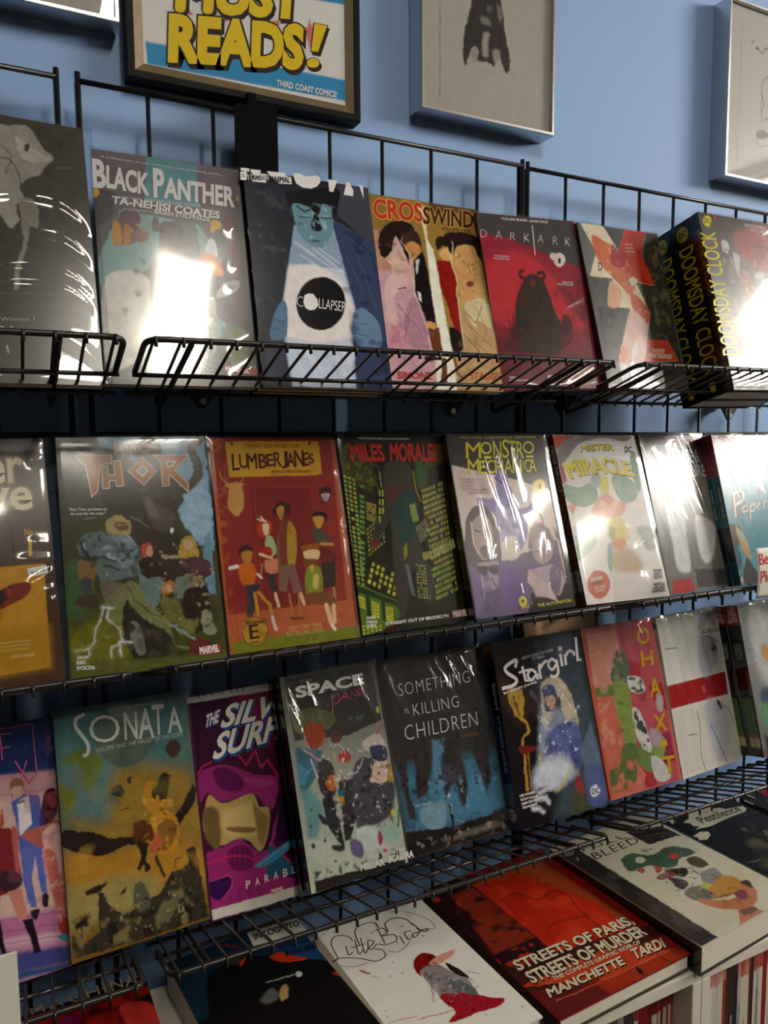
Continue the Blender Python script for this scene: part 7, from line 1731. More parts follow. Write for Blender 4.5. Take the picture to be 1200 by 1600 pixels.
ART['c_space'] = [('D', 0.84),
    ('G', (71, 68, 64), (187, 195, 178), [40.2, -2.7, 14.7, 87.4]),
    ('P', (54, 53, 51), [4.8, 0.8, 96.1, 2.3, 97.5, 30.2, 59.8, 33.8, 6, 30.8]),
    ('C', (89, 92, 51), [9.5, 19.6, 24.3, 16.7, 47.8, 22.1, 45.8, 27.8, 29.6, 29, 8.8, 26.8]),
    ('C', (153, 66, 36), [15.9, 28.3, 22, 23.8, 33.8, 25.8, 35, 31.8, 27, 36.8, 17.1, 34.2]),
    ('C', (89, 55, 43), [45.1, 30, 54.1, 31.7, 51, 35.8, 41.8, 34.8]),
    ('P', (59, 106, 120), [5.1, 33.6, 31.3, 38, 23.1, 48.6, 8.7, 55.3, 4.3, 54.8], 1.15),
    ('P', (104, 150, 152), [4.8, 53.4, 15, 54.7, 24, 64.3, 13.7, 76.9, 5, 75.7], 3.03),
    ('P', (71, 140, 165), [4.3, 40.6, 16.2, 46.3, 8.1, 52.4, 4.2, 50.5], 0.76),
    ('C', (56, 55, 55), [28.4, 42, 39.5, 46.2, 38.2, 59, 27.1, 59.7, 22.2, 51.3], 0.78),
    ('C', (183, 100, 41), [31.3, 51.7, 38.1, 50.3, 40.2, 55.6, 35.5, 57.9, 29.4, 55]),
    ('C', (167, 57, 46), [47.5, 41.3, 55.7, 40.7, 58.9, 45.5, 52.2, 46.2, 46.5, 44.1]),
    ('P', (54, 48, 53), [43.1, 53.8, 62, 54.6, 59, 67.3, 46.1, 81.3, 39.6, 81.8, 41.8, 66.6]),
    ('P', (38, 106, 122), [40.2, 57.8, 46.5, 57.8, 45.3, 61.3, 40.5, 61.4]),
    ('P', (199, 140, 41), [39, 61.2, 45.3, 61.3, 45.3, 65.6, 39.6, 64.1]),
    ('C', (71, 68, 76), [63, 47.4, 99, 53.1, 94.5, 73.3, 76.1, 78.2, 54, 76.7], 1.63),
    ('C', (199, 187, 178), [74.5, 38.3, 91.8, 36.5, 97.4, 43.9, 92.5, 47.8, 76.1, 43]),
    ('C', (215, 187, 169), [85.6, 48.5, 96.3, 51.3, 93, 59.8, 76.9, 58.6, 76.3, 55.6]),
    ('C', (175, 140, 60), [97.9, 51.5, 101.1, 56.3, 99.1, 61.3, 93.3, 59.1]),
    ('C', (54, 62, 91), [79.8, 41.9, 96.1, 43, 96.8, 49.8, 85.3, 49.3]),
    ('P', (42, 44, 51), [23.9, 60, 33.6, 58.8, 36.9, 67.4, 38.6, 80.3, 38.4, 85.2, 31.2, 79.3, 24.6, 71.4]),
    ('C', (51, 53, 58), [17.2, 66.2, 22.8, 67.7, 25.9, 72.3, 20.2, 70.8]),
    ('C', (51, 53, 58), [27.2, 81.9, 38.9, 83.8, 35.1, 85.7, 27.3, 84]),
    ('C', (199, 208, 208), [53.3, 78.7, 72.5, 79.1, 75.3, 88.8, 56.4, 87.7], 1.59),
    ('C', (167, 55, 87), [74.8, 81.6, 78.4, 85, 75.6, 88.2, 72.7, 87.1]),
    ('C', (153, 183, 169), [78.7, 80, 94.4, 82.1, 97.6, 86.8, 82, 88.3], 1.23),
    ('C', (104, 89, 126), [46.1, 81.3, 57.2, 85.6, 53.5, 91.5, 43.9, 87.3], 1.17),
    ('C', (54, 53, 51), [22, 79.1, 21.6, 79.5, 20.8, 79.8, 19.9, 79.6, 19.2, 79.2, 19.1, 78.7, 19.6, 78.2, 20.4, 78, 21.3, 78.1, 21.9, 78.5]),
    ('C', (54, 53, 51), [10.1, 79.9, 9.5, 80.5, 8.5, 80.7, 7.3, 80.6, 6.5, 80, 6.4, 79.3, 6.9, 78.7, 8, 78.5, 9.2, 78.6, 10, 79.2]),
    ('C', (54, 53, 51), [9.8, 70.8, 9.5, 71.1, 9, 71.2, 8.5, 71.2, 8.1, 70.9, 8, 70.6, 8.3, 70.3, 8.8, 70.2, 9.3, 70.3, 9.7, 70.5]),
    ('C', (54, 53, 51), [12.5, 63.9, 12.3, 64.2, 11.8, 64.3, 11.2, 64.2, 10.9, 64, 10.8, 63.6, 11.1, 63.4, 11.6, 63.2, 12.1, 63.3, 12.5, 63.5]),
    ('C', (54, 53, 51), [28, 89.3, 27.7, 89.6, 27.1, 89.7, 26.5, 89.6, 26.1, 89.3, 26, 89, 26.3, 88.6, 26.9, 88.5, 27.5, 88.6, 28, 88.9]),
    ('C', (54, 53, 51), [23, 93.3, 22.6, 93.7, 21.9, 93.9, 21.2, 93.8, 20.7, 93.4, 20.6, 93, 21, 92.6, 21.7, 92.5, 22.4, 92.6, 22.9, 92.9]),
    ('L', (191, 140, 146), [12.8, 35.5, 28.2, 42.7], 1.78),
    ('L', (199, 195, 199), [18.7, 40.9, 22.7, 49.9], 1.48),
    ('L', (120, 140, 161), [11.3, 47.2, 21.5, 44.1], 2.06),
    ('S', (215, 212, 212), [42.4, 37.7, 47.5, 36.8, 52.9, 39.7, 53.4, 42.7], 0.77),
    ('S', (231, 232, 237), [71.3, 46.9, 63, 51.8, 53.3, 52.1], 0.78),
    ('L', (71, 123, 46), [99.8, 74.7, 96, 82.3], 2.56),
    ('C', (199, 195, 46), [95.1, 75.6, 94.4, 76.3, 93.1, 76.6, 91.7, 76.4, 90.8, 75.8, 90.7, 75, 91.4, 74.3, 92.7, 74, 94, 74.2, 95, 74.8]),
    ('C', (183, 179, 46), [97.1, 25, 96.5, 25.9, 95.4, 26.4, 94.4, 26.3, 93.8, 25.6, 93.9, 24.7, 94.6, 23.7, 95.6, 23.2, 96.6, 23.3, 97.2, 24]),
    ('L', (191, 55, 111), [90.2, 36.3, 97, 31.7], 1.62),
    ('P', (38, 34, 31), [4.7, 94.8, 96.7, 97.6, 97.2, 100.5, 4.4, 100.1]),
    ('B', (38, 34, 31), [6, 91, 97, 92, 95, 102, 4, 96], 8, 0.5, 9),
    ('N', 0.14, 7, 67),
    ('T', 'SPACE', (227, 227, 225), [14.6, 11, 84.6, 10.7, 15.1, 5.9], 0.04),
    ('K', (199, 79, 113), [47.5, 22.8, 50.4, 13.5, 57.3, 13.3, 56.8, 17, 51.2, 17.8], 1.09),
    ('K', (199, 79, 113), [58.6, 16.4, 63.8, 13.1, 66.7, 16.5], 1.11),
    ('K', (199, 79, 113), [60.6, 15.3, 66.1, 15.2], 1.11),
    ('K', (199, 79, 113), [69, 17.1, 70.4, 13.2, 75, 16.5, 75.8, 12.8], 1.12),
    ('K', (199, 79, 113), [77.6, 16.2, 78.5, 12.6, 83.4, 13.9, 78.4, 16.1], 1.13),
    ('K', (199, 79, 113), [28.8, 3.1, 27.3, 5.9], 1.07),
    ('T', 'MARK', (219, 216, 212), [60.8, 93.2, 71.9, 93.5, 60.8, 91.4], 0.03),
    ('T', 'MATTEO', (219, 216, 212), [83.2, 93.9, 99.6, 94.4, 83.2, 92.2], 0.03),
    ('C', (191, 36, 93), [80.6, 91.7, 80, 92.1, 78.8, 92.3, 77.4, 92.1, 76.5, 91.6, 76.2, 91.1, 76.8, 90.7, 78, 90.5, 79.4, 90.7, 80.4, 91.2]),
    ('T', 'MILLAR', (223, 220, 216), [50.7, 96.8, 75.3, 97.5, 50.9, 94], 0.05),
    ('T', 'SCALERA', (223, 220, 216), [79.9, 97.3, 106.5, 98.1, 80.4, 94.4], 0.05),
    ('B', (223, 224, 225), [28, 33, 102, 37, 94, 73, 31, 79], 3.6, 0.7, 31, 0.8),
    ('B', (20, 18, 22), [28, 43, 104, 48, 92, 80, 22, 78], 5.4, 0.62, 32, 0.7),
    ('B', (191, 89, 51), [16, 23, 61, 40, 47, 60, 26, 57], 3.96, 0.68, 33, 0.7),
    ('B', (120, 123, 117), [5, 1, 103, 6, 98, 30, 7, 27], 7.2, 0.6, 34, 0.4)]
ART['c_some'] = [('D', 1.26),
    ('G', (54, 48, 46), (42, 44, 43), [48.1, 0.3, 38.6, 79.7]),
    ('P', (59, 113, 143), [5.4, 54.1, 98, 58.5, 97.4, 91, 5.3, 87.4], 8),
    ('P', (71, 129, 161), [32.4, 64.7, 51.5, 63.6, 96.6, 71.8, 96.5, 89.4, 10.5, 86.8], 8),
    ('C', (120, 156, 173), [17.7, 79.5, 26.3, 76.6, 42, 77.4, 39.7, 89.7, 26.3, 90.5], 1.97),
    ('P', (87, 135, 169), [39.3, 45.4, 51.4, 45.4, 45.5, 56.4, 39.4, 72.8, 35.5, 72.2], 2.03),
    ('P', (51, 44, 43), [0.3, 39.3, 15.5, 45.4, 11.5, 64.7, 15.5, 82.7, 8.3, 80.9, 6, 61.2], 1.61),
    ('P', (51, 44, 43), [22.5, 43.4, 38.4, 43.9, 36.9, 58.1, 27.9, 71.2, 18.3, 72.7], 1.66),
    ('P', (51, 44, 43), [46.3, 53.6, 63.5, 51.3, 67.6, 65, 64.6, 79.1, 57.8, 83.2, 55.3, 69.2, 49.2, 71.3, 43.7, 76.2], 1.71),
    ('P', (51, 44, 43), [74.7, 51.2, 91.6, 56.2, 91.5, 69.6, 84.2, 79, 80.6, 68.2], 1.78),
    ('C', (71, 66, 82), [42.1, 58.8, 60, 62.6, 61, 68.5, 44.8, 67.8], 2.73),
    ('L', (87, 140, 169), [48.8, 45.1, 43.5, 53.9, 42.2, 63.1], 1.57),
    ('L', (87, 140, 169), [43.5, 53.9, 48.3, 51.6], 1.31),
    ('P', (28, 21, 16), [-0.8, 86.4, 48.9, 90.4, 73.7, 89.8, 99.3, 89.8, 98.8, 100, 1.7, 100.4]),
    ('P', (104, 96, 91), [34.1, 95.2, 72.4, 93.9, 94, 92.7, 96.9, 96.8, 41.5, 97], 2.06),
    ('P', (71, 55, 46), [3.3, 99.3, 99, 99.3, 99.9, 100.9, 3.9, 101.4], 1.0),
    ('C', (54, 44, 38), [85.2, 89.3, 99.7, 88.4, 99, 94.9, 86.7, 93.1], 1.42),
    ('L', (28, 22, 22), [46.8, 79.5, 47.5, 88.1, 44.3, 96.7], 2.06),
    ('C', (199, 195, 195), [48.9, 74.6, 48.4, 75.2, 47.5, 75.5, 46.5, 75.4, 45.9, 74.9, 45.8, 74.2, 46.3, 73.6, 47.2, 73.3, 48.1, 73.5, 48.8, 74]),
    ('L', (183, 179, 178), [48.3, 79, 47.5, 83.8], 0.78),
    ('L', (167, 166, 165), [51.1, 87.5, 58, 89.5], 0.65),
    ('C', (159, 44, 36), [12.8, 57.9, 12.6, 58.1, 12.2, 58.2, 11.7, 58.1, 11.4, 57.9, 11.3, 57.7, 11.5, 57.4, 12, 57.3, 12.4, 57.4, 12.8, 57.6]),
    ('C', (159, 44, 36), [44.1, 47.8, 43.9, 48.1, 43.4, 48.2, 42.9, 48.1, 42.6, 47.9, 42.5, 47.6, 42.7, 47.4, 43.2, 47.3, 43.7, 47.4, 44, 47.6]),
    ('C', (159, 44, 36), [45.7, 49.1, 45.5, 49.4, 45.1, 49.5, 44.6, 49.4, 44.2, 49.2, 44.2, 48.9, 44.4, 48.7, 44.8, 48.6, 45.3, 48.7, 45.7, 48.9]),
    ('C', (159, 44, 36), [47.6, 47.5, 47.3, 47.8, 46.9, 47.9, 46.4, 47.8, 46.1, 47.6, 46, 47.3, 46.2, 47.1, 46.6, 47, 47.1, 47.1, 47.5, 47.3]),
    ('S', (35, 31, 31), [5.3, 82.6, 9.7, 85.3, 11.4, 83.5, 12.8, 87.8, 16.9, 87], 0.62),
    ('S', (54, 55, 51), [64, 89.8, 67.7, 86.8, 75.7, 87.9], 0.53),
    ('L', (159, 44, 36), [11.5, 85.5, 12.8, 87.8], 0.86),
    ('N', 0.14, 7, 71),
    ('T', 'TYNION IV', (120, 57, 46), [19.5, 8.8, 30.9, 8.5, 19.7, 7.2]),
    ('T', 'DELLEDERA', (120, 57, 46), [43, 8.5, 56.8, 8.3, 43.3, 6.8]),
    ('T', 'VOLUME ONE', (153, 66, 53), [67.4, 47.4, 85, 47.6, 67.3, 45.9], 0.01),
    ('T', 'SOMETHING', (219, 218, 216), [15.9, 19.8, 85.7, 19.4, 16.1, 13.1], -0.018, 0, 1.08),
    ('T', 'IS', (219, 218, 216), [19.6, 29.2, 22.8, 29.1, 18.8, 26.6], -0.018, 0, 1.08),
    ('T', 'KILLING', (219, 218, 216), [26.2, 31.2, 71, 31.2, 26.4, 24.8], -0.018, 0, 1.08),
    ('T', 'CHILDREN', (219, 218, 216), [15.2, 42.7, 86.5, 43, 15.7, 34.8], -0.018, 0, 1.08),
    ('T', 'INTRODUCTION', (136, 72, 60), [14.4, 72.8, 25.4, 72.9, 14.4, 71.8]),
    ('T', 'BEST SELLER', (199, 199, 199), [15.4, 76.1, 30.4, 76.3, 15.6, 75.1], 0.01),
    ('B', (19, 14, 16), [1, 36, 104, 41, 96, 73, 6, 75], 5.4, 0.58, 51, 0.7),
    ('B', (136, 179, 199), [10, 62, 97, 70, 95, 89, 8, 86], 4.68, 0.7, 52, 0.6),
    ('B', (167, 158, 152), [9, 92, 96, 92, 98, 98, 7, 100], 4.32, 0.64, 53, 0.7)]
ART['c_star'] = [('D', 1.26),
    ('F', (21, 13, 17)),
    ('P', (59, 69, 78), [45.3, -0.4, 95, 1.2, 98.4, 51.9, 102.1, 95.3, 57.8, 100, 37.5, 99.2, 59.3, 68, 37.5, 43.8], 7.59),
    ('P', (87, 96, 117), [68.9, 0.7, 88.7, 1.5, 85.5, 15.8, 71, 13], 4.69),
    ('P', (54, 36, 31), [1, 18.5, 27.7, 23.9, 37.4, 39.4, 16.9, 45.8, 1.1, 32.8], 7.18),
    ('C', (175, 140, 60), [9.9, 26.5, 24.8, 28.7, 21.5, 42.1, 16.3, 42.9, 11.1, 36.7]),
    ('L', (87, 55, 19), [14.5, 29.8, 18.1, 41.7], 1.37),
    ('S', (175, 135, 58), [17.9, 42.4, 23.9, 45.9, 25.4, 50.4, 18.9, 53.2, 16.3, 57.1], 2.47),
    ('L', (167, 123, 51), [17.5, 60.1, 14.4, 80], 2.99),
    ('L', (136, 89, 31), [21.6, 60.6, 18.4, 80.5], 1.64),
    ('C', (104, 29, 25), [13.4, 57.5, 29.8, 59.4, 30.8, 61, 14.9, 61.9]),
    ('C', (87, 72, 93), [34.8, 29, 39.2, 33.8, 39.7, 36.8, 32.6, 31.7], 1.47),
    ('P', (136, 144, 163), [42.5, 37.1, 78.4, 46.7, 77.7, 67.3, 70.3, 80.2, 42.2, 84.4, 21.6, 81.7, 31.1, 64.6], 3.7),
    ('C', (183, 171, 152), [45.2, 28.5, 58.5, 23.9, 69.8, 26.4, 78.3, 37.8, 80.1, 48.4, 79, 54.2, 66.2, 46.9, 63.6, 36.3, 56.9, 38.5, 43.8, 51.7, 43.2, 44.4], 1.13),
    ('C', (66, 79, 111), [46.6, 28.7, 58.6, 28.4, 60.7, 36, 55.7, 42.1, 46.9, 41.9, 46.3, 34.5], 0.75),
    ('C', (183, 146, 126), [47.7, 34.7, 58, 35, 55.9, 41.4, 51.5, 41.3], 0.75),
    ('C', (85, 96, 146), [42.5, 55.9, 62.3, 49.4, 79.4, 52.8, 77.7, 67.3, 59.3, 68, 42.7, 64.5], 1.88),
    ('C', (68, 78, 126), [67.4, 61.7, 79.5, 61.6, 76.8, 74.5, 66.1, 74.6], 1.9),
    ('C', (195, 201, 216), [29.4, 70, 53.6, 67.3, 65.7, 76, 42.2, 84.4, 22.2, 79.6], 5.85),
    ('L', (199, 179, 64), [46.4, 85, 66.1, 74.6], 1.42),
    ('L', (175, 156, 60), [29.9, 68.7, 35.4, 62.2], 1.67),
    ('C', (35, 29, 33), [25.9, 81.5, 39.9, 82.7, 43.5, 89.5, 27.4, 95, 17.4, 90.8], 1.43),
    ('L', (199, 201, 212), [26.6, 83.7, 34.1, 82.6, 39.9, 82.7], 3.6, 1.44),
    ('L', (199, 201, 212), [22.9, 86.7, 32.9, 86.7, 34.8, 89.7], 3.57, 1.43),
    ('L', (199, 201, 212), [17.4, 90.8, 24.2, 91.8, 27.8, 93.7], 3.54, 1.41),
    ('P', (87, 106, 130), [77.7, 67.3, 94.9, 53, 97, 65.2, 99.5, 80.3, 79.3, 80.6], 2.33),
    ('C', (77, 87, 130), [80.2, 77.9, 98.5, 78.7, 99.6, 97.9, 79.5, 98], 3.86),
    ('C', (136, 44, 46), [66.7, 81.9, 73, 81.3, 74.3, 90.9, 66.9, 90.6], 1.51),
    ('P', (71, 72, 51), [58.3, 89.4, 70.7, 88.2, 77.6, 99.2, 58, 99.3], 3.74),
    ('N', 0.16, 7, 73),
    ('C', (199, 203, 216), [92.5, 91.5, 91.5, 92.8, 89.5, 93.7, 87.1, 94, 84.6, 93.7, 82.6, 92.8, 81.4, 91.4, 81.3, 90, 82.3, 88.7, 84.3, 87.8, 86.7, 87.4, 89.2, 87.8, 91.3, 88.7, 92.4, 90]),
    ('T', 'DC', (71, 75, 107), [82.8, 92, 91.5, 92.3, 83.4, 89.2], 0.03),
    ('T', 'NOW A DC UNIVERSE', (199, 195, 195), [29.9, 11.7, 64.8, 9.8, 30.1, 10.1], 0.01),
    ('T', 'TV SERIES', (199, 195, 195), [40, 12.9, 54.6, 12.5, 40.1, 11.7], 0.01),
    ('K', (235, 228, 229), [4, 25.2, 16.1, 24.6, 20.5, 21.8, 11.8, 17.3, 10.6, 14.3, 19.1, 11.8, 23.5, 11.5, 21, 15.3], 3.04, 1),
    ('K', (235, 228, 229), [28.6, 15.2, 30, 23.4, 34.3, 23.4], 2.81),
    ('K', (235, 228, 229), [23.9, 18.3, 36.1, 17.7], 1.97),
    ('K', (235, 228, 229), [42.6, 20.2, 37.5, 17.9, 33, 20.7, 36.4, 23.6, 43.1, 21, 42.9, 23.9], 2.56, 1),
    ('K', (235, 228, 229), [46.6, 23.9, 46.4, 17.6, 47.8, 15.5], 2.59),
    ('K', (235, 228, 229), [46.9, 18.3, 53.9, 14.9, 59, 15.3], 2.61, 1),
    ('K', (235, 228, 229), [66.3, 16, 61.6, 14.1, 56.9, 17, 60.5, 20, 66.7, 17.2], 2.64, 1),
    ('K', (235, 228, 229), [67.1, 14.9, 66.5, 22.4, 61.4, 24.2, 57.3, 23], 2.64, 1),
    ('K', (235, 228, 229), [72.1, 12, 72.4, 19.2], 2.97),
    ('K', (235, 228, 229), [76.8, 18.8, 77.2, 12.8], 2.69),
    ('K', (235, 228, 229), [76.8, 14.3, 82.6, 11.3, 87.4, 12.5, 87.8, 14.5], 2.72, 1),
    ('K', (235, 228, 229), [92.8, 4.1, 90.8, 17.8, 94.8, 17], 3.05),
    ('M', (235, 228, 229), [73.6, 7, 74, 8.4, 76.5, 8.7, 74.2, 9.5, 74.5, 10.9, 72.6, 10, 70.3, 10.6, 71.4, 9.2, 69.7, 8.2, 72.3, 8.3]),
    ('T', 'BY GEOFF JOHNS', (235, 228, 229), [5.3, 28.9, 41.6, 26, 4.9, 27.3], 0.03),
    ('T', 'LEE MODER', (235, 228, 229), [5.8, 83.1, 21.9, 83.1, 5.7, 81.9], 0.03),
    ('T', 'SCOTT KOLINS', (235, 228, 229), [6.1, 85.2, 24.2, 85.5, 6.1, 84], 0.03),
    ('T', 'DAN DAVIS', (235, 228, 229), [6.4, 87.4, 21.9, 87.3, 6.4, 86.1], 0.03),
    ('T', 'TOM McCRAW', (235, 228, 229), [6.8, 89.5, 22.2, 89.4, 6.7, 88.2], 0.03),
    ('B', (231, 232, 233), [47, 24, 86, 34, 78, 67, 22, 82], 3.6, 0.68, 41, 0.7),
    ('B', (35, 39, 64), [43, 44, 83, 52, 75, 74, 37, 65], 5.4, 0.62, 42, 0.6),
    ('B', (10, 10, 10), [6, 1, 49, 1, 37, 39, 0, 36], 9, 0.55, 43, 0.7),
    ('B', (120, 106, 82), [44, 28, 84, 38, 79, 54, 44, 52], 3.24, 0.66, 44, 0.7)]
ART['c_red'] = [('D', 0.84),
    ('F', (199, 106, 87)),
    ('P', (183, 79, 91), [1.8, -0.1, 99.4, 0.4, 96.4, 100.2, 47.5, 98.4, 29.5, 37.7], 1.53),
    ('P', (207, 140, 122), [4.5, 2.7, 47.9, 3.4, 44.4, 35.7, 0.6, 36.7], 3.98),
    ('C', (167, 44, 64), [51, 24.9, 70.9, 26.6, 66, 37.7, 49.5, 37.9], 1.03),
    ('P', (159, 39, 51), [76.9, 41.3, 98.4, 40.7, 98.8, 58.5, 84, 53.5]),
    ('P', (167, 50, 60), [48.2, 87.5, 66.2, 93.1, 63.3, 99.5, 49.4, 98.6]),
    ('C', (175, 55, 64), [63.8, 42.7, 71.8, 43.5, 69.5, 48.6, 61.6, 47.8]),
    ('P', (147, 44, 76), [82.5, 70.9, 95.4, 70.5, 95.7, 88, 76.6, 88.4], 1.04),
    ('P', (104, 123, 60), [0.2, 35.4, 44, 36.5, 43.5, 42.5, -0.1, 40.8]),
    ('C', (87, 106, 87), [42.5, 16.2, 52.3, 17.1, 55.5, 28.8, 44.2, 40.9, 30.9, 34.4, 29.1, 29.1]),
    ('C', (54, 62, 60), [42.5, 16.2, 48.8, 15.9, 48.9, 20.3, 42.7, 20.7]),
    ('C', (133, 152, 78), [30.9, 34.4, 49.5, 37.9, 48.9, 53.4, 46.2, 73.7, 31.3, 80.4, 30.6, 63.5, 27.8, 51.3], 1.0),
    ('C', (93, 113, 64), [29, 71.8, 46.2, 73.7, 43.7, 88.6, 37.8, 93, 8.7, 96.7, 4.8, 92.2, 18.3, 83.1], 0.98),
    ('C', (109, 131, 74), [50, 74.2, 72.8, 78.4, 75.5, 90.8, 59.1, 90.5, 45.5, 84.6], 1.01),
    ('P', (77, 104, 60), [5.7, 83.2, 16.5, 82.9, 6.3, 93.2, 3, 91.9]),
    ('C', (136, 150, 82), [73.3, 68.1, 87, 74.9, 77.7, 85.9, 68.1, 79.6], 1.03),
    ('P', (199, 113, 100), [43.5, 84.4, 52.6, 91.4, 43.7, 97.9, 35.7, 97.7]),
    ('B', (199, 113, 96), [16, 79, 45, 82, 38, 98, 3, 97], 9, 0.5, 5),
    ('C', (215, 212, 208), [51.7, 32.8, 69.1, 35.3, 71.8, 43.5, 59.1, 44, 50.8, 39.8]),
    ('C', (211, 208, 203), [49.6, 51.8, 58.7, 54.4, 65.4, 67.3, 66.1, 79.4, 55.1, 76.4, 47.8, 65.4]),
    ('C', (199, 199, 195), [62.7, 82.4, 77.7, 85.9, 85.2, 97.1, 64.7, 96.3]),
    ('B', (54, 55, 55), [52, 33, 69, 35, 72, 44, 59, 44, 51, 40], 5, 0.5, 4),
    ('B', (54, 55, 55), [50, 52, 59, 54, 65, 67, 66, 79, 55, 76, 48, 65], 6, 0.55, 6),
    ('C', (71, 72, 74), [52.9, 60.8, 60.1, 60.6, 60.2, 65, 52, 65]),
    ('C', (167, 156, 165), [70, 66, 82.5, 70.9, 79.5, 77.5, 68.3, 74.5], 2.07),
    ('C', (183, 171, 182), [87.1, 46.8, 94.5, 49.2, 90.6, 57.7, 83.3, 55.2], 1.58),
    ('N', 0.1, 7, 79),
    ('T', 'O', (199, 162, 25), [74.2, 15.3, 91, 15.4, 75.9, 5.5], 0.02),
    ('T', 'H', (199, 162, 25), [74.1, 28.7, 90.9, 28.9, 75.5, 19.9], 0.02),
    ('T', 'A', (199, 162, 25), [78.3, 47.7, 93, 47.9, 80.4, 37.2], 0.02),
    ('T', 'X', (199, 162, 25), [75.3, 68.3, 91.8, 68.9, 77, 58.9], 0.02),
    ('T', 'I', (199, 162, 25), [81.1, 78.5, 87.6, 78.1, 80.2, 75], 0.02),
    ('T', 'T', (199, 162, 25), [76.4, 94.3, 92.8, 95.1, 78.5, 84.3], 0.02),
    ('P', (187, 89, 60), [1.6, 0.3, 5.9, 0.2, 3.4, 100.1, -1.1, 100]),
    ('B', (59, 83, 51), [37, 16, 65, 41, 40, 98, 2, 95], 5.4, 0.62, 123, 0.5),
    ('B', (223, 171, 161), [5, 1, 58, 4, 31, 72, 1, 69], 9, 0.6, 124, 0.4)]
ART['c_white'] = [('F', (226, 225, 218)),
    ('P', (214, 209, 198), [-5, 57.4, 99.8, 58.9, 100.5, 99.3, 1.4, 99.5], 8),
    ('P', (163, 31, 37), [-6.9, 42.6, 96.1, 42.8, 94.4, 57.4, -6.6, 56.8]),
    ('C', (179, 179, 189), [70.5, 4, 89, 1.5, 77.5, 10.2, 63.9, 12.9], 1.87),
    ('C', (191, 191, 202), [65, 15.9, 87.2, 21.5, 85.6, 35.7, 62.4, 42.8, 54.9, 32.8], 3.7),
    ('C', (187, 187, 202), [55.1, 58.7, 78.9, 60.4, 88.5, 71.7, 75.2, 94.2, 58.1, 93.8, 51.6, 76.6], 4.87),
    ('T', 'MANGA', (210, 136, 131), [52.9, 52.9, 58.9, 53, 53.5, 47.5]),
    ('S', (69, 66, 67), [74.1, 17.6, 87.6, 20.6, 95.6, 25.1, 94.1, 33.6], 0.97),
    ('S', (69, 66, 67), [77.4, 26.4, 85.9, 24.3, 89.5, 27.5, 81.6, 28.2], 0.96),
    ('S', (69, 66, 67), [68.6, 13.3, 98.2, 14.3], 0.96),
    ('S', (69, 66, 67), [68, 14.7, 100, 15.9], 0.96),
    ('S', (69, 66, 67), [74.2, 59.9, 79.1, 65.1, 76.6, 65.3, 73.7, 60.7], 0.95),
    ('S', (69, 66, 67), [76.5, 60.1, 90.7, 67.3, 94.4, 75.2], 0.96),
    ('S', (69, 66, 67), [39, 62.4, 39.6, 71.6, 34, 88.9, 36.4, 99], 0.9),
    ('S', (69, 66, 67), [57.8, 73.7, 66, 87.5, 73.1, 98.5], 0.93),
    ('S', (69, 66, 67), [6.5, 20.1, 24.6, 20.8], 0.89),
    ('S', (69, 66, 67), [-19.3, 90.6, -17.9, 77], 0.84),
    ('S', (69, 66, 67), [19.1, 75.4, 32.7, 76.1], 0.89),
    ('L', (52, 49, 49), [81, 26.7, 86.3, 26.2], 2.41),
    ('L', (34, 31, 32), [75.3, 60, 79.4, 64.6], 2.85),
    ('N', 0.04, 9, 83)]
ART['c_vis'] = [('G', (153, 158, 156), (104, 106, 107), [10.7, 1.4, 73.1, 102.8]),
    ('C', (199, 203, 203), [14.1, 7.9, 42.8, 5.7, 106, 34, 89.3, 69, 22, 52.8], 8),  # pale grey here is bag glare painted onto a black cover
    ('C', (199, 156, 96), [26.3, 28.5, 39.2, 33.3, 34.6, 43.5, 25.3, 35.5], 4.28),
    ('C', (76, 89, 111), [15.7, 57.4, 49.2, 59.2, 55.5, 74.1, 15.3, 67.8], 4.26),
    ('C', (104, 156, 111), [8.6, 68.7, 32.2, 67.9, 35.1, 80.5, 10.3, 79.3], 5.24),
    ('P', (54, 55, 58), [6.7, 87.4, 125, 91.3, 120.9, 109, 4.9, 100.8], 3.27),
    ('N', 0.2, 8, 87)]
ART['d_machina'] = [('F', (14, 10, 10)),
    ('P', (136, 18, 10), [19.6, 1.1, 100.9, 7.8, 101.2, 34.9, 88.7, 87.6, 11.8, 69.6], 2.51),
    ('B', (21, 10, 10), [20, 1, 101, 8, 101, 35, 89, 88, 12, 70], 16, 0.5, 3),
    ('C', (175, 44, 38), [78.3, 15.1, 97.5, 19.1, 99.9, 34.5, 84.4, 34.4], 1.35),
    ('C', (104, 14, 60), [42.9, 9.6, 53.5, 12, 49.8, 17.7, 40.9, 14.5], 1.34),
    ('N', 0.15, 8, 91),
    ('T', 'M', (183, 156, 117), [23.6, 1.1, 32, 1.2, 22.2, -4.1]),
    ('T', 'A', (183, 156, 117), [34.7, 1.5, 44.4, 1.6, 33.6, -4.9]),
    ('T', 'C', (183, 156, 117), [48.3, 2, 55.3, 2, 47.3, -4.8]),
    ('T', 'H', (183, 156, 117), [59.6, 2.2, 68.5, 2.3, 58.8, -4.6]),
    ('T', 'I', (183, 156, 117), [71.3, 2.6, 73.7, 2.7, 71, -5.4]),
    ('T', 'N', (183, 156, 117), [76.1, 3, 84.2, 3, 75.7, -4.5]),
    ('T', 'A', (183, 156, 117), [85.6, 3.5, 94.9, 3.6, 85.4, -4]),
    ('T', 'EX', (136, 113, 82), [16.7, -13.3, 26.4, -13.7, 15.1, -18.5])]
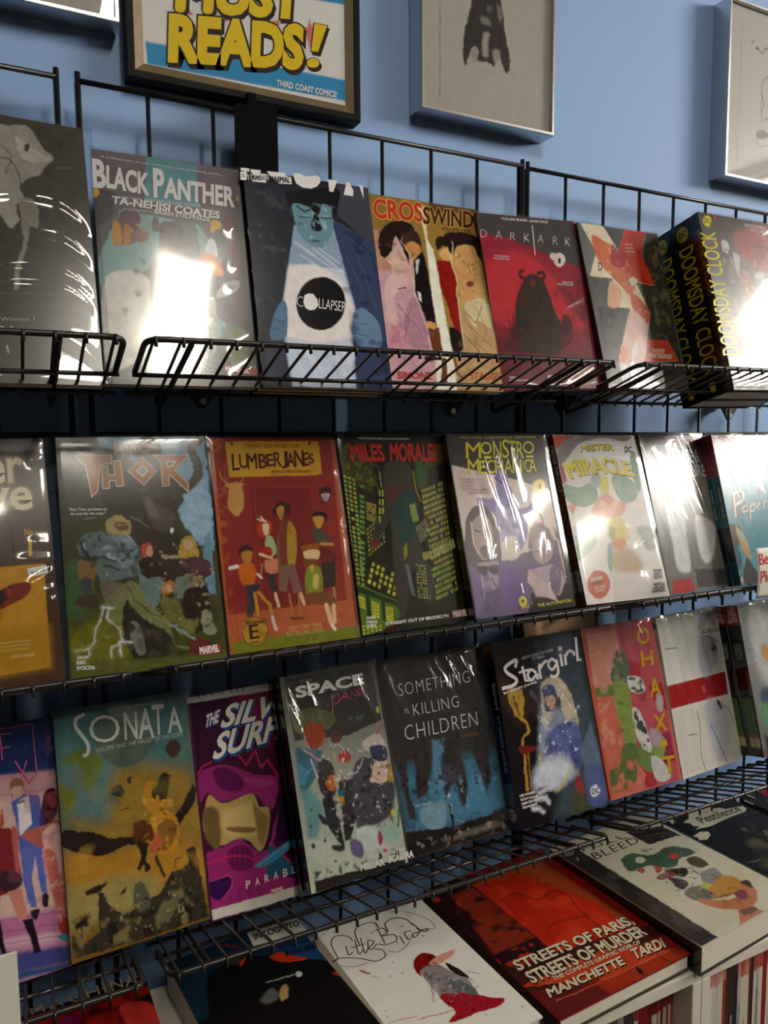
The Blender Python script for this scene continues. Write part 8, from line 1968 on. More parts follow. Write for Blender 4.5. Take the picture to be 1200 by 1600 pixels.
ART['d_incog'] = [('D', 1.05),
    ('G', (17, 44, 64), (10, 10, 10), [92.9, 13.9, 37.8, 58.8]),
    ('P', (21, 60, 100), [82.2, 5.1, 116.9, 12.3, 105.2, 40, 63.9, 29.2], 2.54),
    ('P', (17, 39, 55), [2.3, 6.2, 25, 13.4, 10, 41.3, -8.5, 40.2], 3.86),
    ('C', (14, 10, 10), [38, 20.6, 49.5, 15.4, 74.9, 25.7, 107.5, 46.8, 100.7, 84.2, 68.9, 105.5, -7.2, 74.9, 11.8, 35.3, 27.3, 31.2]),
    ('C', (10, 10, 10), [18.9, 20.5, 47.9, 14.8, 39.3, 36, 9.7, 47.5], 1.56),
    ('C', (175, 44, 12), [66.1, 22.2, 73.9, 21.6, 88.5, 32.2, 72.7, 28.4]),
    ('C', (136, 24, 10), [39.2, -0.2, 53.9, 8.9, 43.1, 3.5]),
    ('C', (175, 44, 12), [44.1, 18.8, 51.6, 15.3, 46.5, 19.8]),
    ('C', (159, 39, 12), [96.5, 47.2, 102.4, 47.6, 103.7, 52.9]),
    ('C', (54, 46, 36), [38.1, 12.8, 45.2, 12.7, 45.8, 17.9, 38.4, 16.9], 0.82),
    ('L', (167, 171, 169), [53, 35.8, 74.1, 38.3], 0.92),
    ('C', (207, 208, 208), [75.3, 36.9, 78.8, 38.3, 76.1, 41, 73.7, 40]),
    ('C', (167, 135, 78), [59, 42.2, 64.4, 41.6, 60.3, 48, 54.5, 49.2], 0.77),
    ('C', (87, 89, 87), [42.1, 44.1, 53.7, 40, 55.1, 45.9, 46.2, 47.5], 1.53),
    ('M', (199, 195, 186), [63.1, -1.5, 103, 1.5, 103.4, 16, 60.8, 10.9]),
    ('T', 'ED BRUBAKER', (71, 68, 64), [64.1, 1.4, 93.9, 2.9, 64.8, -1.5], 0.01),
    ('T', 'SEAN PHILLIPS', (71, 68, 64), [63.8, 4.3, 94.3, 6.6, 64.4, 1.5], 0.01),
    ('T', 'INCOGNITO', (21, 18, 16), [64.6, 7.3, 101.1, 9.4, 66.3, 3.2], 0.03),
    ('T', 'BAD ENOUGH', (10, 24, 41), [75.1, 20, 98.9, 22.5, 76, 16.6], 0.02),
    ('T', 'IN THE END', (10, 24, 41), [76.7, 26, 100.6, 28.3, 77.9, 22.4], 0.02),
    ('N', 0.1, 8, 93)]
ART['d_bird'] = [('D', 0.84),
    ('F', (219, 216, 205)),
    ('C', (183, 177, 167), [60.1, 68.8, 59.5, 69.1, 58.8, 69.1, 58.2, 68.9, 58, 68.6, 58.3, 68.1, 58.9, 67.8, 59.6, 67.8, 60.1, 68, 60.3, 68.4]),
    ('C', (183, 177, 167), [67.7, 87.1, 67.1, 87.4, 66.4, 87.4, 65.9, 87.2, 65.7, 86.8, 65.9, 86.5, 66.5, 86.2, 67.2, 86.2, 67.7, 86.4, 67.9, 86.7]),
    ('C', (183, 177, 167), [62.4, 83.7, 61.8, 84, 61.1, 84, 60.6, 83.8, 60.4, 83.5, 60.7, 83.1, 61.2, 82.8, 61.9, 82.8, 62.5, 82.9, 62.6, 83.3]),
    ('C', (183, 177, 167), [1.7, 24, 1.1, 24.4, 0.4, 24.5, -0.2, 24.3, -0.4, 23.8, -0.3, 23.3, 0.3, 23, 1, 22.9, 1.6, 23.1, 1.8, 23.5]),
    ('C', (183, 177, 167), [106.7, 78, 106.1, 78.2, 105.3, 78.3, 104.7, 78.1, 104.6, 77.7, 104.9, 77.3, 105.6, 77, 106.3, 77, 106.9, 77.2, 107.1, 77.5]),
    ('C', (183, 177, 167), [147.7, 42, 146.9, 42.4, 146, 42.5, 145.3, 42.3, 145.2, 41.8, 145.6, 41.3, 146.4, 40.9, 147.3, 40.8, 148, 41.1, 148.1, 41.5]),
    ('C', (183, 177, 167), [75.7, 29.8, 75, 30.2, 74.2, 30.3, 73.6, 30.1, 73.4, 29.6, 73.7, 29.1, 74.4, 28.7, 75.2, 28.6, 75.8, 28.8, 76, 29.3]),
    ('C', (183, 177, 167), [61.5, 55.3, 60.9, 55.6, 60.2, 55.7, 59.6, 55.4, 59.4, 55, 59.7, 54.6, 60.3, 54.3, 61, 54.2, 61.6, 54.4, 61.8, 54.8]),
    ('C', (183, 177, 167), [14.8, 4.8, 14.2, 5.2, 13.4, 5.3, 12.8, 5.1, 12.5, 4.6, 12.7, 4.1, 13.3, 3.6, 14.1, 3.5, 14.7, 3.7, 15, 4.2]),
    ('C', (183, 177, 167), [7.8, 63.6, 7.3, 63.9, 6.6, 63.9, 6.1, 63.7, 5.9, 63.4, 6, 63, 6.5, 62.7, 7.2, 62.6, 7.7, 62.8, 8, 63.2]),
    ('C', (183, 177, 167), [124.3, 38.5, 123.5, 38.9, 122.6, 38.9, 122, 38.7, 121.8, 38.3, 122.2, 37.7, 123, 37.4, 123.9, 37.3, 124.5, 37.5, 124.6, 37.9]),
    ('C', (183, 177, 167), [130.6, 38.6, 129.8, 39, 128.9, 39, 128.3, 38.8, 128.2, 38.4, 128.5, 37.8, 129.3, 37.4, 130.2, 37.4, 130.8, 37.6, 131, 38]),
    ('C', (183, 177, 167), [106.3, 28.5, 105.6, 28.9, 104.7, 29, 104.1, 28.8, 103.9, 28.3, 104.3, 27.8, 105, 27.4, 105.9, 27.3, 106.5, 27.5, 106.7, 28]),
    ('C', (183, 177, 167), [-23.3, 49, -23.8, 49.3, -24.4, 49.4, -25, 49.2, -25.2, 48.8, -25.1, 48.3, -24.6, 48, -24, 47.9, -23.4, 48.1, -23.2, 48.5]),
    ('C', (183, 177, 167), [42.1, 14.5, 41.5, 15, 40.7, 15.1, 40.1, 14.8, 39.9, 14.4, 40.1, 13.8, 40.7, 13.4, 41.5, 13.3, 42.1, 13.5, 42.4, 14]),
    ('C', (183, 177, 167), [94.8, 91.6, 94.2, 91.8, 93.5, 91.9, 93, 91.7, 92.8, 91.3, 93.1, 91, 93.7, 90.7, 94.4, 90.7, 95, 90.8, 95.1, 91.2]),
    ('C', (183, 177, 167), [6.5, 66.5, 6, 66.8, 5.4, 66.8, 4.8, 66.7, 4.6, 66.3, 4.8, 65.9, 5.3, 65.6, 5.9, 65.5, 6.5, 65.7, 6.7, 66.1]),
    ('C', (183, 177, 167), [53.9, 61.3, 53.3, 61.6, 52.6, 61.7, 52, 61.5, 51.8, 61.1, 52.1, 60.7, 52.7, 60.4, 53.4, 60.3, 54, 60.5, 54.2, 60.9]),
    ('C', (183, 177, 167), [-2.4, 61.8, -2.9, 62, -3.6, 62.1, -4.1, 61.9, -4.3, 61.5, -4.2, 61.1, -3.7, 60.8, -3.1, 60.8, -2.5, 61, -2.3, 61.3]),
    ('C', (183, 177, 167), [53.7, 83.9, 53.2, 84.1, 52.5, 84.2, 52, 84, 51.8, 83.6, 52, 83.2, 52.6, 83, 53.2, 82.9, 53.8, 83.1, 54, 83.5]),
    ('C', (183, 177, 167), [129.4, 54.4, 128.7, 54.7, 127.8, 54.8, 127.2, 54.6, 127.1, 54.2, 127.4, 53.7, 128.2, 53.3, 129, 53.3, 129.6, 53.5, 129.8, 53.9]),
    ('C', (183, 177, 167), [67, 18.4, 66.3, 18.8, 65.5, 18.9, 64.9, 18.7, 64.6, 18.2, 64.9, 17.7, 65.6, 17.3, 66.4, 17.2, 67.1, 17.4, 67.3, 17.9]),
    ('C', (183, 177, 167), [44, -0.7, 43.3, -0.2, 42.5, -0.1, 41.9, -0.3, 41.6, -0.8, 41.9, -1.4, 42.5, -1.9, 43.4, -2, 44, -1.8, 44.2, -1.2]),
    ('C', (183, 177, 167), [28.6, 45.9, 28.1, 46.2, 27.4, 46.3, 26.8, 46.1, 26.6, 45.7, 26.8, 45.2, 27.4, 44.9, 28.1, 44.8, 28.6, 45, 28.9, 45.5]),
    ('C', (183, 177, 167), [-13.4, 37.1, -13.9, 37.4, -14.5, 37.5, -15.1, 37.3, -15.4, 36.9, -15.2, 36.4, -14.7, 36.1, -14, 36, -13.5, 36.2, -13.2, 36.6]),
    ('C', (183, 177, 167), [53, 27.9, 52.4, 28.3, 51.6, 28.4, 51, 28.2, 50.8, 27.7, 51.1, 27.2, 51.7, 26.8, 52.5, 26.7, 53.1, 26.9, 53.3, 27.4]),
    ('C', (183, 177, 167), [104, 62.3, 103.3, 62.7, 102.6, 62.7, 102, 62.5, 101.8, 62.1, 102.1, 61.6, 102.8, 61.3, 103.6, 61.3, 104.2, 61.5, 104.3, 61.9]),
    ('C', (183, 177, 167), [38.3, 38.7, 37.7, 39, 37, 39.1, 36.4, 38.9, 36.2, 38.5, 36.4, 38, 37, 37.6, 37.7, 37.5, 38.3, 37.8, 38.5, 38.2]),
    ('C', (183, 177, 167), [125, 27.8, 124.3, 28.2, 123.4, 28.3, 122.7, 28.1, 122.6, 27.6, 122.9, 27, 123.7, 26.6, 124.6, 26.5, 125.3, 26.7, 125.4, 27.2]),
    ('C', (183, 177, 167), [167.4, 39.3, 166.5, 39.7, 165.6, 39.8, 165, 39.6, 164.8, 39.1, 165.3, 38.6, 166.1, 38.2, 167.1, 38.1, 167.7, 38.3, 167.8, 38.8]),
    ('C', (183, 177, 167), [68.7, 80, 68.1, 80.3, 67.4, 80.4, 66.9, 80.2, 66.7, 79.8, 66.9, 79.4, 67.5, 79.1, 68.2, 79.1, 68.8, 79.3, 68.9, 79.7]),
    ('C', (183, 177, 167), [-17.2, 44.6, -17.7, 45, -18.3, 45, -18.9, 44.8, -19.1, 44.4, -19, 44, -18.5, 43.7, -17.8, 43.6, -17.3, 43.8, -17, 44.2]),
    ('C', (183, 177, 167), [38.5, 47.3, 37.9, 47.7, 37.2, 47.8, 36.6, 47.5, 36.4, 47.1, 36.6, 46.7, 37.2, 46.3, 37.9, 46.3, 38.5, 46.5, 38.7, 46.9]),
    ('C', (183, 177, 167), [25.6, -9.3, 25, -8.9, 24.2, -8.7, 23.5, -9, 23.2, -9.5, 23.5, -10.1, 24.1, -10.6, 24.9, -10.7, 25.6, -10.5, 25.8, -9.9]),
    ('C', (120, 18, 12), [51.8, 42.8, 61.6, 39.8, 69.3, 43.4, 69.5, 48.4, 58.9, 49.4, 51, 49.7, 47.5, 53, 47, 48.2]),
    ('C', (199, 146, 126), [60.7, 47.7, 74.8, 45.4, 87.3, 46.5, 77.6, 49.7, 65.5, 50.2]),
    ('C', (136, 123, 126), [51, 49.7, 65.5, 50.2, 69.8, 56.5, 76.7, 66.6, 71.8, 76.5, 54.7, 78.7, 49.1, 71.2, 48.2, 60.8]),
    ('C', (87, 96, 98), [64.8, 60.8, 74.1, 68.7, 73.1, 77, 60.8, 79.5, 59.1, 71.9]),
    ('C', (38, 18, 19), [72.3, 51, 77.8, 59.4, 78, 65.6, 71.2, 58.5]),
    ('C', (153, 18, 28), [47.6, 67.8, 64, 70.9, 79.5, 79.3, 87.8, 83.7, 78.4, 85.8, 62.3, 84.1, 45.5, 83.4, 40.6, 81.6, 49.8, 78.3]),
    ('L', (153, 18, 28), [23.3, 74.1, 36.4, 76.2, 49.1, 77.4], 0.74),
    ('L', (167, 64, 60), [3, 69.3, 23.6, 72.2], 0.61),
    ('C', (120, 44, 36), [10.1, 34.9, 15.1, 38.3, 16, 40.2, 11.1, 36.8]),
    ('L', (87, 55, 51), [15.6, 41.6, 18.7, 43.9], 0.53),
    ('L', (71, 48, 51), [50.5, 58.7, 41.4, 69.8], 0.51),
    ('L', (54, 31, 31), [81.1, 61.5, 87.7, 65.4], 0.53),
    ('N', 0.03, 9, 95),
    ('K', (71, 55, 51), [22, 15.2, 21.1, 10.8, 12.5, 7.7, 5.1, 11.7, 2.1, 22.4, -4.1, 23.5, 4.2, 23.2, 17, 28.1, 26.5, 33.7, 35.6, 32.9, 37.1, 28.4, 32.1, 25.7], 0.98, 1),
    ('K', (71, 55, 51), [14.2, 16.7, 11.3, 23.3, 15.7, 22.4], 0.98, 1),
    ('K', (71, 55, 51), [24, 15, 18.8, 25.1, 23.8, 23.6], 0.98, 1),
    ('K', (71, 55, 51), [29, 15.1, 23.5, 26, 28.5, 23.6], 0.98, 1),
    ('K', (71, 55, 51), [16.6, 19.3, 28.7, 20.2], 0.99, 1),
    ('K', (71, 55, 51), [29.2, 23.8, 36.3, 21.2, 32.6, 19, 28.7, 25.4, 37.2, 23.3], 0.99, 1),
    ('K', (71, 55, 51), [24, 20.3, 28.7, 9.6, 38.2, 6.5, 48.3, 8.3, 48.3, 13], 1.02, 1),
    ('K', (71, 55, 51), [46.7, 14.2, 42.8, 25.3], 1, 1),
    ('K', (71, 55, 51), [43.8, 14.1, 50.6, 14.2, 51.2, 18.6, 44.7, 19.3, 55, 21.8, 52.5, 26.2, 42.2, 26, 37.9, 23.6], 1, 1),
    ('K', (71, 55, 51), [57.9, 23.7, 56.3, 30.2], 1, 1),
    ('K', (71, 55, 51), [61.7, 28.7, 63.5, 23.1, 69.9, 23.6], 1.01, 1),
    ('K', (71, 55, 51), [74.3, 26.1, 68.6, 25.8, 67.3, 28.9, 75.7, 25.7, 75.6, 19.1], 1.01, 1),
    ('K', (71, 55, 51), [52.6, 18.2, 55.7, 11.9, 66.2, 10.4, 74, 14.8, 74.2, 20.5], 1.03, 1),
    ('K', (71, 55, 51), [75.7, 25.7, 83, 26.4, 79.4, 27.9, 75, 23.5], 1.02, 1),
    ('K', (71, 55, 51), [0.1, 4.6, 16.4, 0.5, 28.5, 2.1], 0.44, 1),
    ('K', (71, 55, 51), [40.7, 30.5, 47, 33.7, 59.1, 31.2, 67.2, 27.1, 83, 27.4, 88.8, 27.6, 90.3, 22.5, 88.1, 17.9, 80.6, 10.3, 66.3, 4.2], 0.43, 1),
    ('K', (71, 55, 51), [-0.6, 27.9, 8.3, 31.9, 20, 32.9], 0.41, 1),
    ('B', (71, 72, 74), [51, 50, 82, 68, 68, 81, 49, 71], 3.6, 0.6, 108, 0.7),
    ('B', (183, 171, 169), [51, 50, 78, 66, 57, 77, 46, 67], 3.24, 0.64, 109, 0.7),
    ('B', (87, 10, 10), [49, 67, 88, 84, 46, 83], 3.24, 0.6, 110, 0.7),
    ('B', (38, 10, 10), [55, 38, 73, 45, 58, 57, 45, 50], 3.24, 0.6, 111, 0.7)]
ART['d_paris'] = [('D', 0.63),
    ('F', (120, 18, 10)),
    ('P', (31, 10, 10), [-5.2, -6.8, 40, 3.1, 32.3, 68.7, 10.8, 77.6, 1.3, 101.2, -4.4, 100.2], 0.99),
    ('P', (136, 55, 19), [30, 9.2, 89.7, 3, 93.5, 75.9, 81.9, 74.8, 76.8, 38.1]),
    ('P', (159, 29, 10), [31.5, 9.8, 67.5, 12.9, 78.8, 36.4, 88.1, 50.5, 86.3, 74.7, 32.3, 68.7]),
    ('B', (179, 44, 19), [32, 10, 79, 36, 86, 75, 32, 69], 14, 0.5, 3),
    ('P', (114, 34, 16), [11.9, 11.1, 30.7, 10.7, 32.4, 56.6, 1.6, 56.8], 1.07),
    ('B', (35, 10, 10), [1, 1, 31, 11, 32, 57, 2, 57, -6, 31], 9, 0.55, 6),
    ('B', (175, 34, 12), [-1, 8, 25, 10, 21, 23, -7, 24], 6, 0.55, 8),
    ('B', (167, 36, 19), [-1, 58, 30, 57, 29, 71, -1, 69], 6, 0.5, 2),
    ('S', (71, 10, 10), [35.8, 26.8, 51, 26.3, 57.9, 35.6, 73, 33.8, 77.8, 41, 74.4, 49.1, 72.1, 66.2], 0.71),
    ('S', (71, 10, 10), [76, 19.5, 69.6, 27.1, 78.9, 28.8, 76.8, 38.1], 0.59),
    ('S', (71, 10, 10), [69, 13.5, 72.5, 20.6], 0.6),
    ('S', (71, 10, 10), [42.1, 56.8, 49.7, 53.8, 71.2, 56.9], 0.54),
    ('L', (21, 10, 10), [30.7, 10.7, 32.8, 65], 0.82),
    ('L', (21, 10, 10), [1, 57.4, 31.6, 57.3], 0.77),
    ('P', (54, 18, 10), [0, 67.3, 17.9, 67.9, 108.2, 78.1, 103, 84.4, 79, 85.9, 12.8, 85.5, -6.4, 83.5], 0.98),
    ('P', (167, 53, 19), [-3.9, 77.9, 72.2, 78.8, 101.1, 101.7, 38.5, 100.5, 39.9, 90.8]),
    ('P', (87, 18, 10), [-5.2, 80.7, 34.7, 91.9, 35.9, 101, 0.2, 100.7]),
    ('P', (141, 39, 10), [35.1, 93, 94.8, 94, 100.7, 102, 37.8, 101]),
    ('L', (183, 89, 60), [6.3, 81.7, 16.8, 82.1], 0.6),
    ('L', (183, 89, 60), [7.9, 91.9, 92.6, 94], 0.61),
    ('C', (21, 10, 10), [64.6, 93.8, 65.3, 96.8, 62.7, 99.3, 61.8, 97.1]),
    ('L', (21, 10, 10), [82.1, 93.2, 84.2, 100.8], 0.63),
    ('N', 0.1, 9, 97),
    ('T', 'STREETS OF PARIS,', (28, 10, 10), [5.4, 71.9, 92.8, 74.7, 6.7, 65.2], 0.045),
    ('T', 'STREETS OF MURDER', (28, 10, 10), [5.7, 79.9, 91.7, 82.2, 6.8, 73.3], 0.045),
    ('T', 'MANCHETTE', (28, 10, 10), [6.7, 89.7, 60.6, 91, 8.6, 85.3], 0.045),
    ('T', 'TARDI', (28, 10, 10), [68.2, 91.1, 91.7, 92.4, 71.9, 85.8], 0.045),
    ('T', 'STREETS OF PARIS,', (199, 191, 161), [5.4, 71.2, 93, 73.9, 6.7, 64.4], 0.03),
    ('T', 'STREETS OF MURDER', (199, 191, 161), [5.8, 79.2, 91.9, 81.5, 6.8, 72.6], 0.03),
    ('T', 'MANCHETTE', (199, 191, 161), [6.7, 89.1, 60.7, 90.3, 8.7, 84.6], 0.03),
    ('T', 'TARDI', (199, 191, 161), [68.4, 90.4, 91.9, 91.7, 72.1, 85.1], 0.03),
    ('T', 'THE COMPLETE GRAPHIC NOIR OF', (199, 191, 161), [17.1, 82.6, 82.1, 84.5, 17.9, 80.4], 0.02),
    ('T', '+', (167, 55, 31), [62.4, 90, 65.1, 90.1, 64.7, 87.2], 0.05)]
ART['d_full'] = [('D', 1.01),
    ('F', (206, 201, 176)),
    ('P', (42, 36, 33), [-3.6, 6, 17, 7.1, 15.5, 102.4, 0, 100.8]),
    ('B', (65, 57, 53), [-4, 6, 17, 7, 15, 102, 0, 101], 12, 0.55, 3),
    ('P', (48, 42, 40), [65, 10.5, 96.5, 17.2, 98.1, 30.6, 66.6, 27.5]),
    ('L', (104, 96, 91), [68.6, 13.5, 95.4, 19.2], 0.47),
    ('L', (104, 96, 91), [68, 19.3, 92.1, 23.9], 0.47),
    ('L', (87, 81, 76), [66, 22, 88.7, 25.9], 0.35),
    ('C', (71, 96, 74), [34.5, 29.3, 46.3, 28.5, 56.6, 35.8, 74.7, 34.5, 85, 40.8, 85.4, 47.8, 70.4, 47, 59.2, 50.1, 47.6, 46.5, 42.9, 42.1, 26.7, 40.4, 29.5, 33.4]),
    ('C', (215, 211, 188), [46.9, 37.2, 44.3, 38.2, 41.7, 38.3, 39.9, 37.4, 39.7, 35.9, 41.2, 34.4, 43.7, 33.3, 46.4, 33.2, 48.2, 34.1, 48.4, 35.6]),
    ('C', (183, 70, 60), [68.2, 40.4, 73.2, 42.9, 68.2, 45.9, 64.3, 44]),
    ('C', (167, 89, 74), [34.6, 40.1, 37.1, 43.4, 32.4, 45.2, 31, 42.5]),
    ('C', (175, 89, 78), [46.2, 43.7, 48.8, 48.1, 41, 49.4]),
    ('C', (54, 44, 36), [48.2, 50.9, 62.7, 54, 57.2, 59.5, 51.1, 58.5]),
    ('C', (87, 72, 51), [73.7, 48.7, 82.4, 50.8, 80.7, 58.6, 72.4, 58.8, 69.9, 53.3]),
    ('C', (136, 72, 76), [36.8, 51.5, 49.2, 51.5, 49.8, 55.8, 37, 55.5]),
    ('C', (59, 59, 67), [41.9, 56, 49.3, 59.6, 46.2, 65.9, 38.5, 66]),
    ('C', (136, 135, 126), [66.6, 62.1, 80, 62.5, 75.4, 70.5, 62.6, 72.1, 58.2, 67.9]),
    ('C', (195, 191, 69), [52.4, 69, 60.4, 70, 55.5, 74.4, 47.2, 73.1]),
    ('C', (104, 110, 96), [37.1, 69.1, 50.4, 68, 53.4, 77.1, 44.4, 80, 36.4, 76], 0.53),
    ('C', (54, 48, 43), [43.5, 60.7, 49.5, 61.7, 46.2, 65.9, 40.3, 64.9]),
    ('C', (195, 140, 64), [56.8, 73.1, 78.4, 70, 81.1, 79.3, 65.7, 83.1, 50.1, 81]),
    ('C', (191, 123, 87), [38.1, 75.1, 50.4, 83, 65.9, 85.1, 81.1, 79.3, 82.4, 83.8, 76.5, 90.3, 63.1, 94.5, 53.6, 93.4, 39.6, 84.7]),
    ('C', (136, 72, 87), [64.6, 82.6, 73.5, 83.2, 69.1, 88.5, 62.3, 87.9]),
    ('L', (54, 39, 51), [48.1, 80, 64.6, 82.6], 0.71),
    ('S', (54, 39, 51), [64.3, 79.7, 70.2, 79.7, 71.6, 84.2], 0.51),
    ('C', (71, 62, 55), [80.1, 78.8, 86.2, 79.8, 81.5, 85.3, 79.3, 82.3]),
    ('C', (183, 119, 82), [51.7, 92.4, 61.3, 95.4, 63.9, 101.9, 68.3, 109.2, 50, 113.2, 34.8, 104.1, 42.1, 97.9]),
    ('C', (120, 89, 78), [52.6, 92.9, 63.2, 95.5, 58.8, 97.7, 49.5, 96.5]),
    ('C', (87, 83, 64), [62.7, 32.1, 62.1, 32.3, 61.5, 32.3, 61.1, 32.1, 61, 31.8, 61.4, 31.4, 62, 31.1, 62.6, 31.1, 63, 31.3, 63.1, 31.7]),
    ('C', (87, 83, 64), [69.6, 35.9, 69, 36.2, 68.4, 36.2, 68, 36, 67.9, 35.6, 68.3, 35.3, 68.9, 35, 69.5, 35, 70, 35.2, 70, 35.6]),
    ('C', (87, 83, 64), [37.3, 65.7, 36.7, 65.9, 36.2, 65.9, 35.8, 65.7, 35.7, 65.4, 36, 65.1, 36.6, 64.9, 37.1, 64.9, 37.5, 65.1, 37.6, 65.4]),
    ('C', (87, 83, 64), [37.9, 58, 37.4, 58.1, 36.8, 58.2, 36.4, 58, 36.4, 57.6, 36.6, 57.3, 37.2, 57.1, 37.8, 57.1, 38.1, 57.3, 38.2, 57.6]),
    ('N', 0.06, 8, 99),
    ('T', 'FULL', (35, 31, 28), [18.5, 12.5, 61, 15.9, 17.8, 8], -0.005, 0, 1.2),
    ('T', 'BLEED', (35, 31, 28), [17, 22.4, 63.4, 23.1, 19.4, 16.3], -0.005, 0, 1.1),
    ('C', (120, 110, 102), [10.5, 10.8, 7.7, 12, 4.5, 12.1, 2.2, 10.9, 1.5, 9, 2.8, 7, 5.6, 5.7, 8.8, 5.6, 11.2, 6.8, 11.8, 8.8]),
    ('T', '1', (136, 129, 122), [4.8, 17.9, 6.8, 17.8, 6.4, 15]),
    ('B', (38, 57, 41), [44, 23, 92, 46, 54, 54, 23, 39], 4.32, 0.62, 112, 0.7),
    ('B', (159, 156, 143), [41, 49, 86, 66, 50, 81, 30, 71], 2.88, 0.64, 113, 0.8),
    ('B', (40, 34, 28), [48, 46, 91, 63, 46, 81, 30, 69], 3.24, 0.66, 114, 0.8),
    ('B', (136, 83, 51), [40, 74, 82, 87, 60, 96, 36, 87], 4.32, 0.64, 115, 0.6)]
ART['d_pest'] = [('F', (10, 10, 10)),
    ('B', (71, 66, 46), [58, 24, 110, 40, 25, 78, 6, 57], 22, 0.62, 3),
    ('B', (104, 92, 60), [59, 31, 87, 40, 56, 51, 40, 44], 10, 0.6, 7),
    ('L', (136, 133, 117), [10.4, 57.9, 18.3, 58.3], 0.3),
    ('L', (175, 171, 152), [16.8, 59, 26.1, 59.5], 0.45),
    ('M', (191, 185, 163), [22.2, 6.6, 33.7, 4.7, 37.1, 1.2, 56, 0.9, 69.7, 2, 69, 4.9, 75.6, 6.4, 77.5, 9.6, 96.9, 12.9, 95.6, 16.7, 88.7, 18.9, 76, 18.4, 57, 18.4, 37.3, 19.1, 21.5, 16.4, 29.1, 15.5, 24.7, 13, 26.3, 9.7]),
    ('T', 'The', (14, 10, 10), [47.2, 5.7, 59.3, 5.8, 48.6, 3.7]),
    ('T', 'Pestilence', (14, 10, 10), [35.8, 14.3, 88.4, 17, 38.7, 7], 0.015),
    ('T', 'Frank Tieri - Oleg Okunev', (136, 131, 117), [38.8, 0.2, 80.4, 1.9, 39.7, -0.8]),
    ('T', 'A story of Satan', (120, 115, 102), [75.8, 22, 99.4, 24, 77.2, 21], 0.01),
    ('M', (191, 185, 163), [8.5, 21.5, 20.7, 20, 27.5, 22.7, 24.2, 26.2, 15.1, 28.5, 8.3, 26.7, 10.9, 23.3]),
    ('C', (10, 10, 10), [18.4, 22, 23.2, 24.2, 16.9, 26.7, 12.9, 25]),
    ('M', (175, 171, 152), [13.8, -0.7, 18.6, -1.1, 17.5, 4.2, 10.9, 4.2]),
    ('M', (136, 133, 122), [122.3, 3.8, 122.4, 10.4, 119.8, 11.5, 119.5, 5]),
    ('M', (136, 133, 122), [109.6, 8.1, 109.6, 15.4, 107.1, 16.5, 106.7, 9.4])]
ART['d_last'] = [('F', (14, 10, 10)),
    ('C', (120, 10, 31), [35.7, -1.7, 56.1, 0.9, 42.4, 10.9, 26.3, 9.8, 29.7, 2.6], 0.99),
    ('C', (87, 10, 25), [19.7, 12.7, 58.9, 19.8, 5.2, 41.5, -2.4, 30], 2.36),
    ('N', 0.15, 8, 101)]
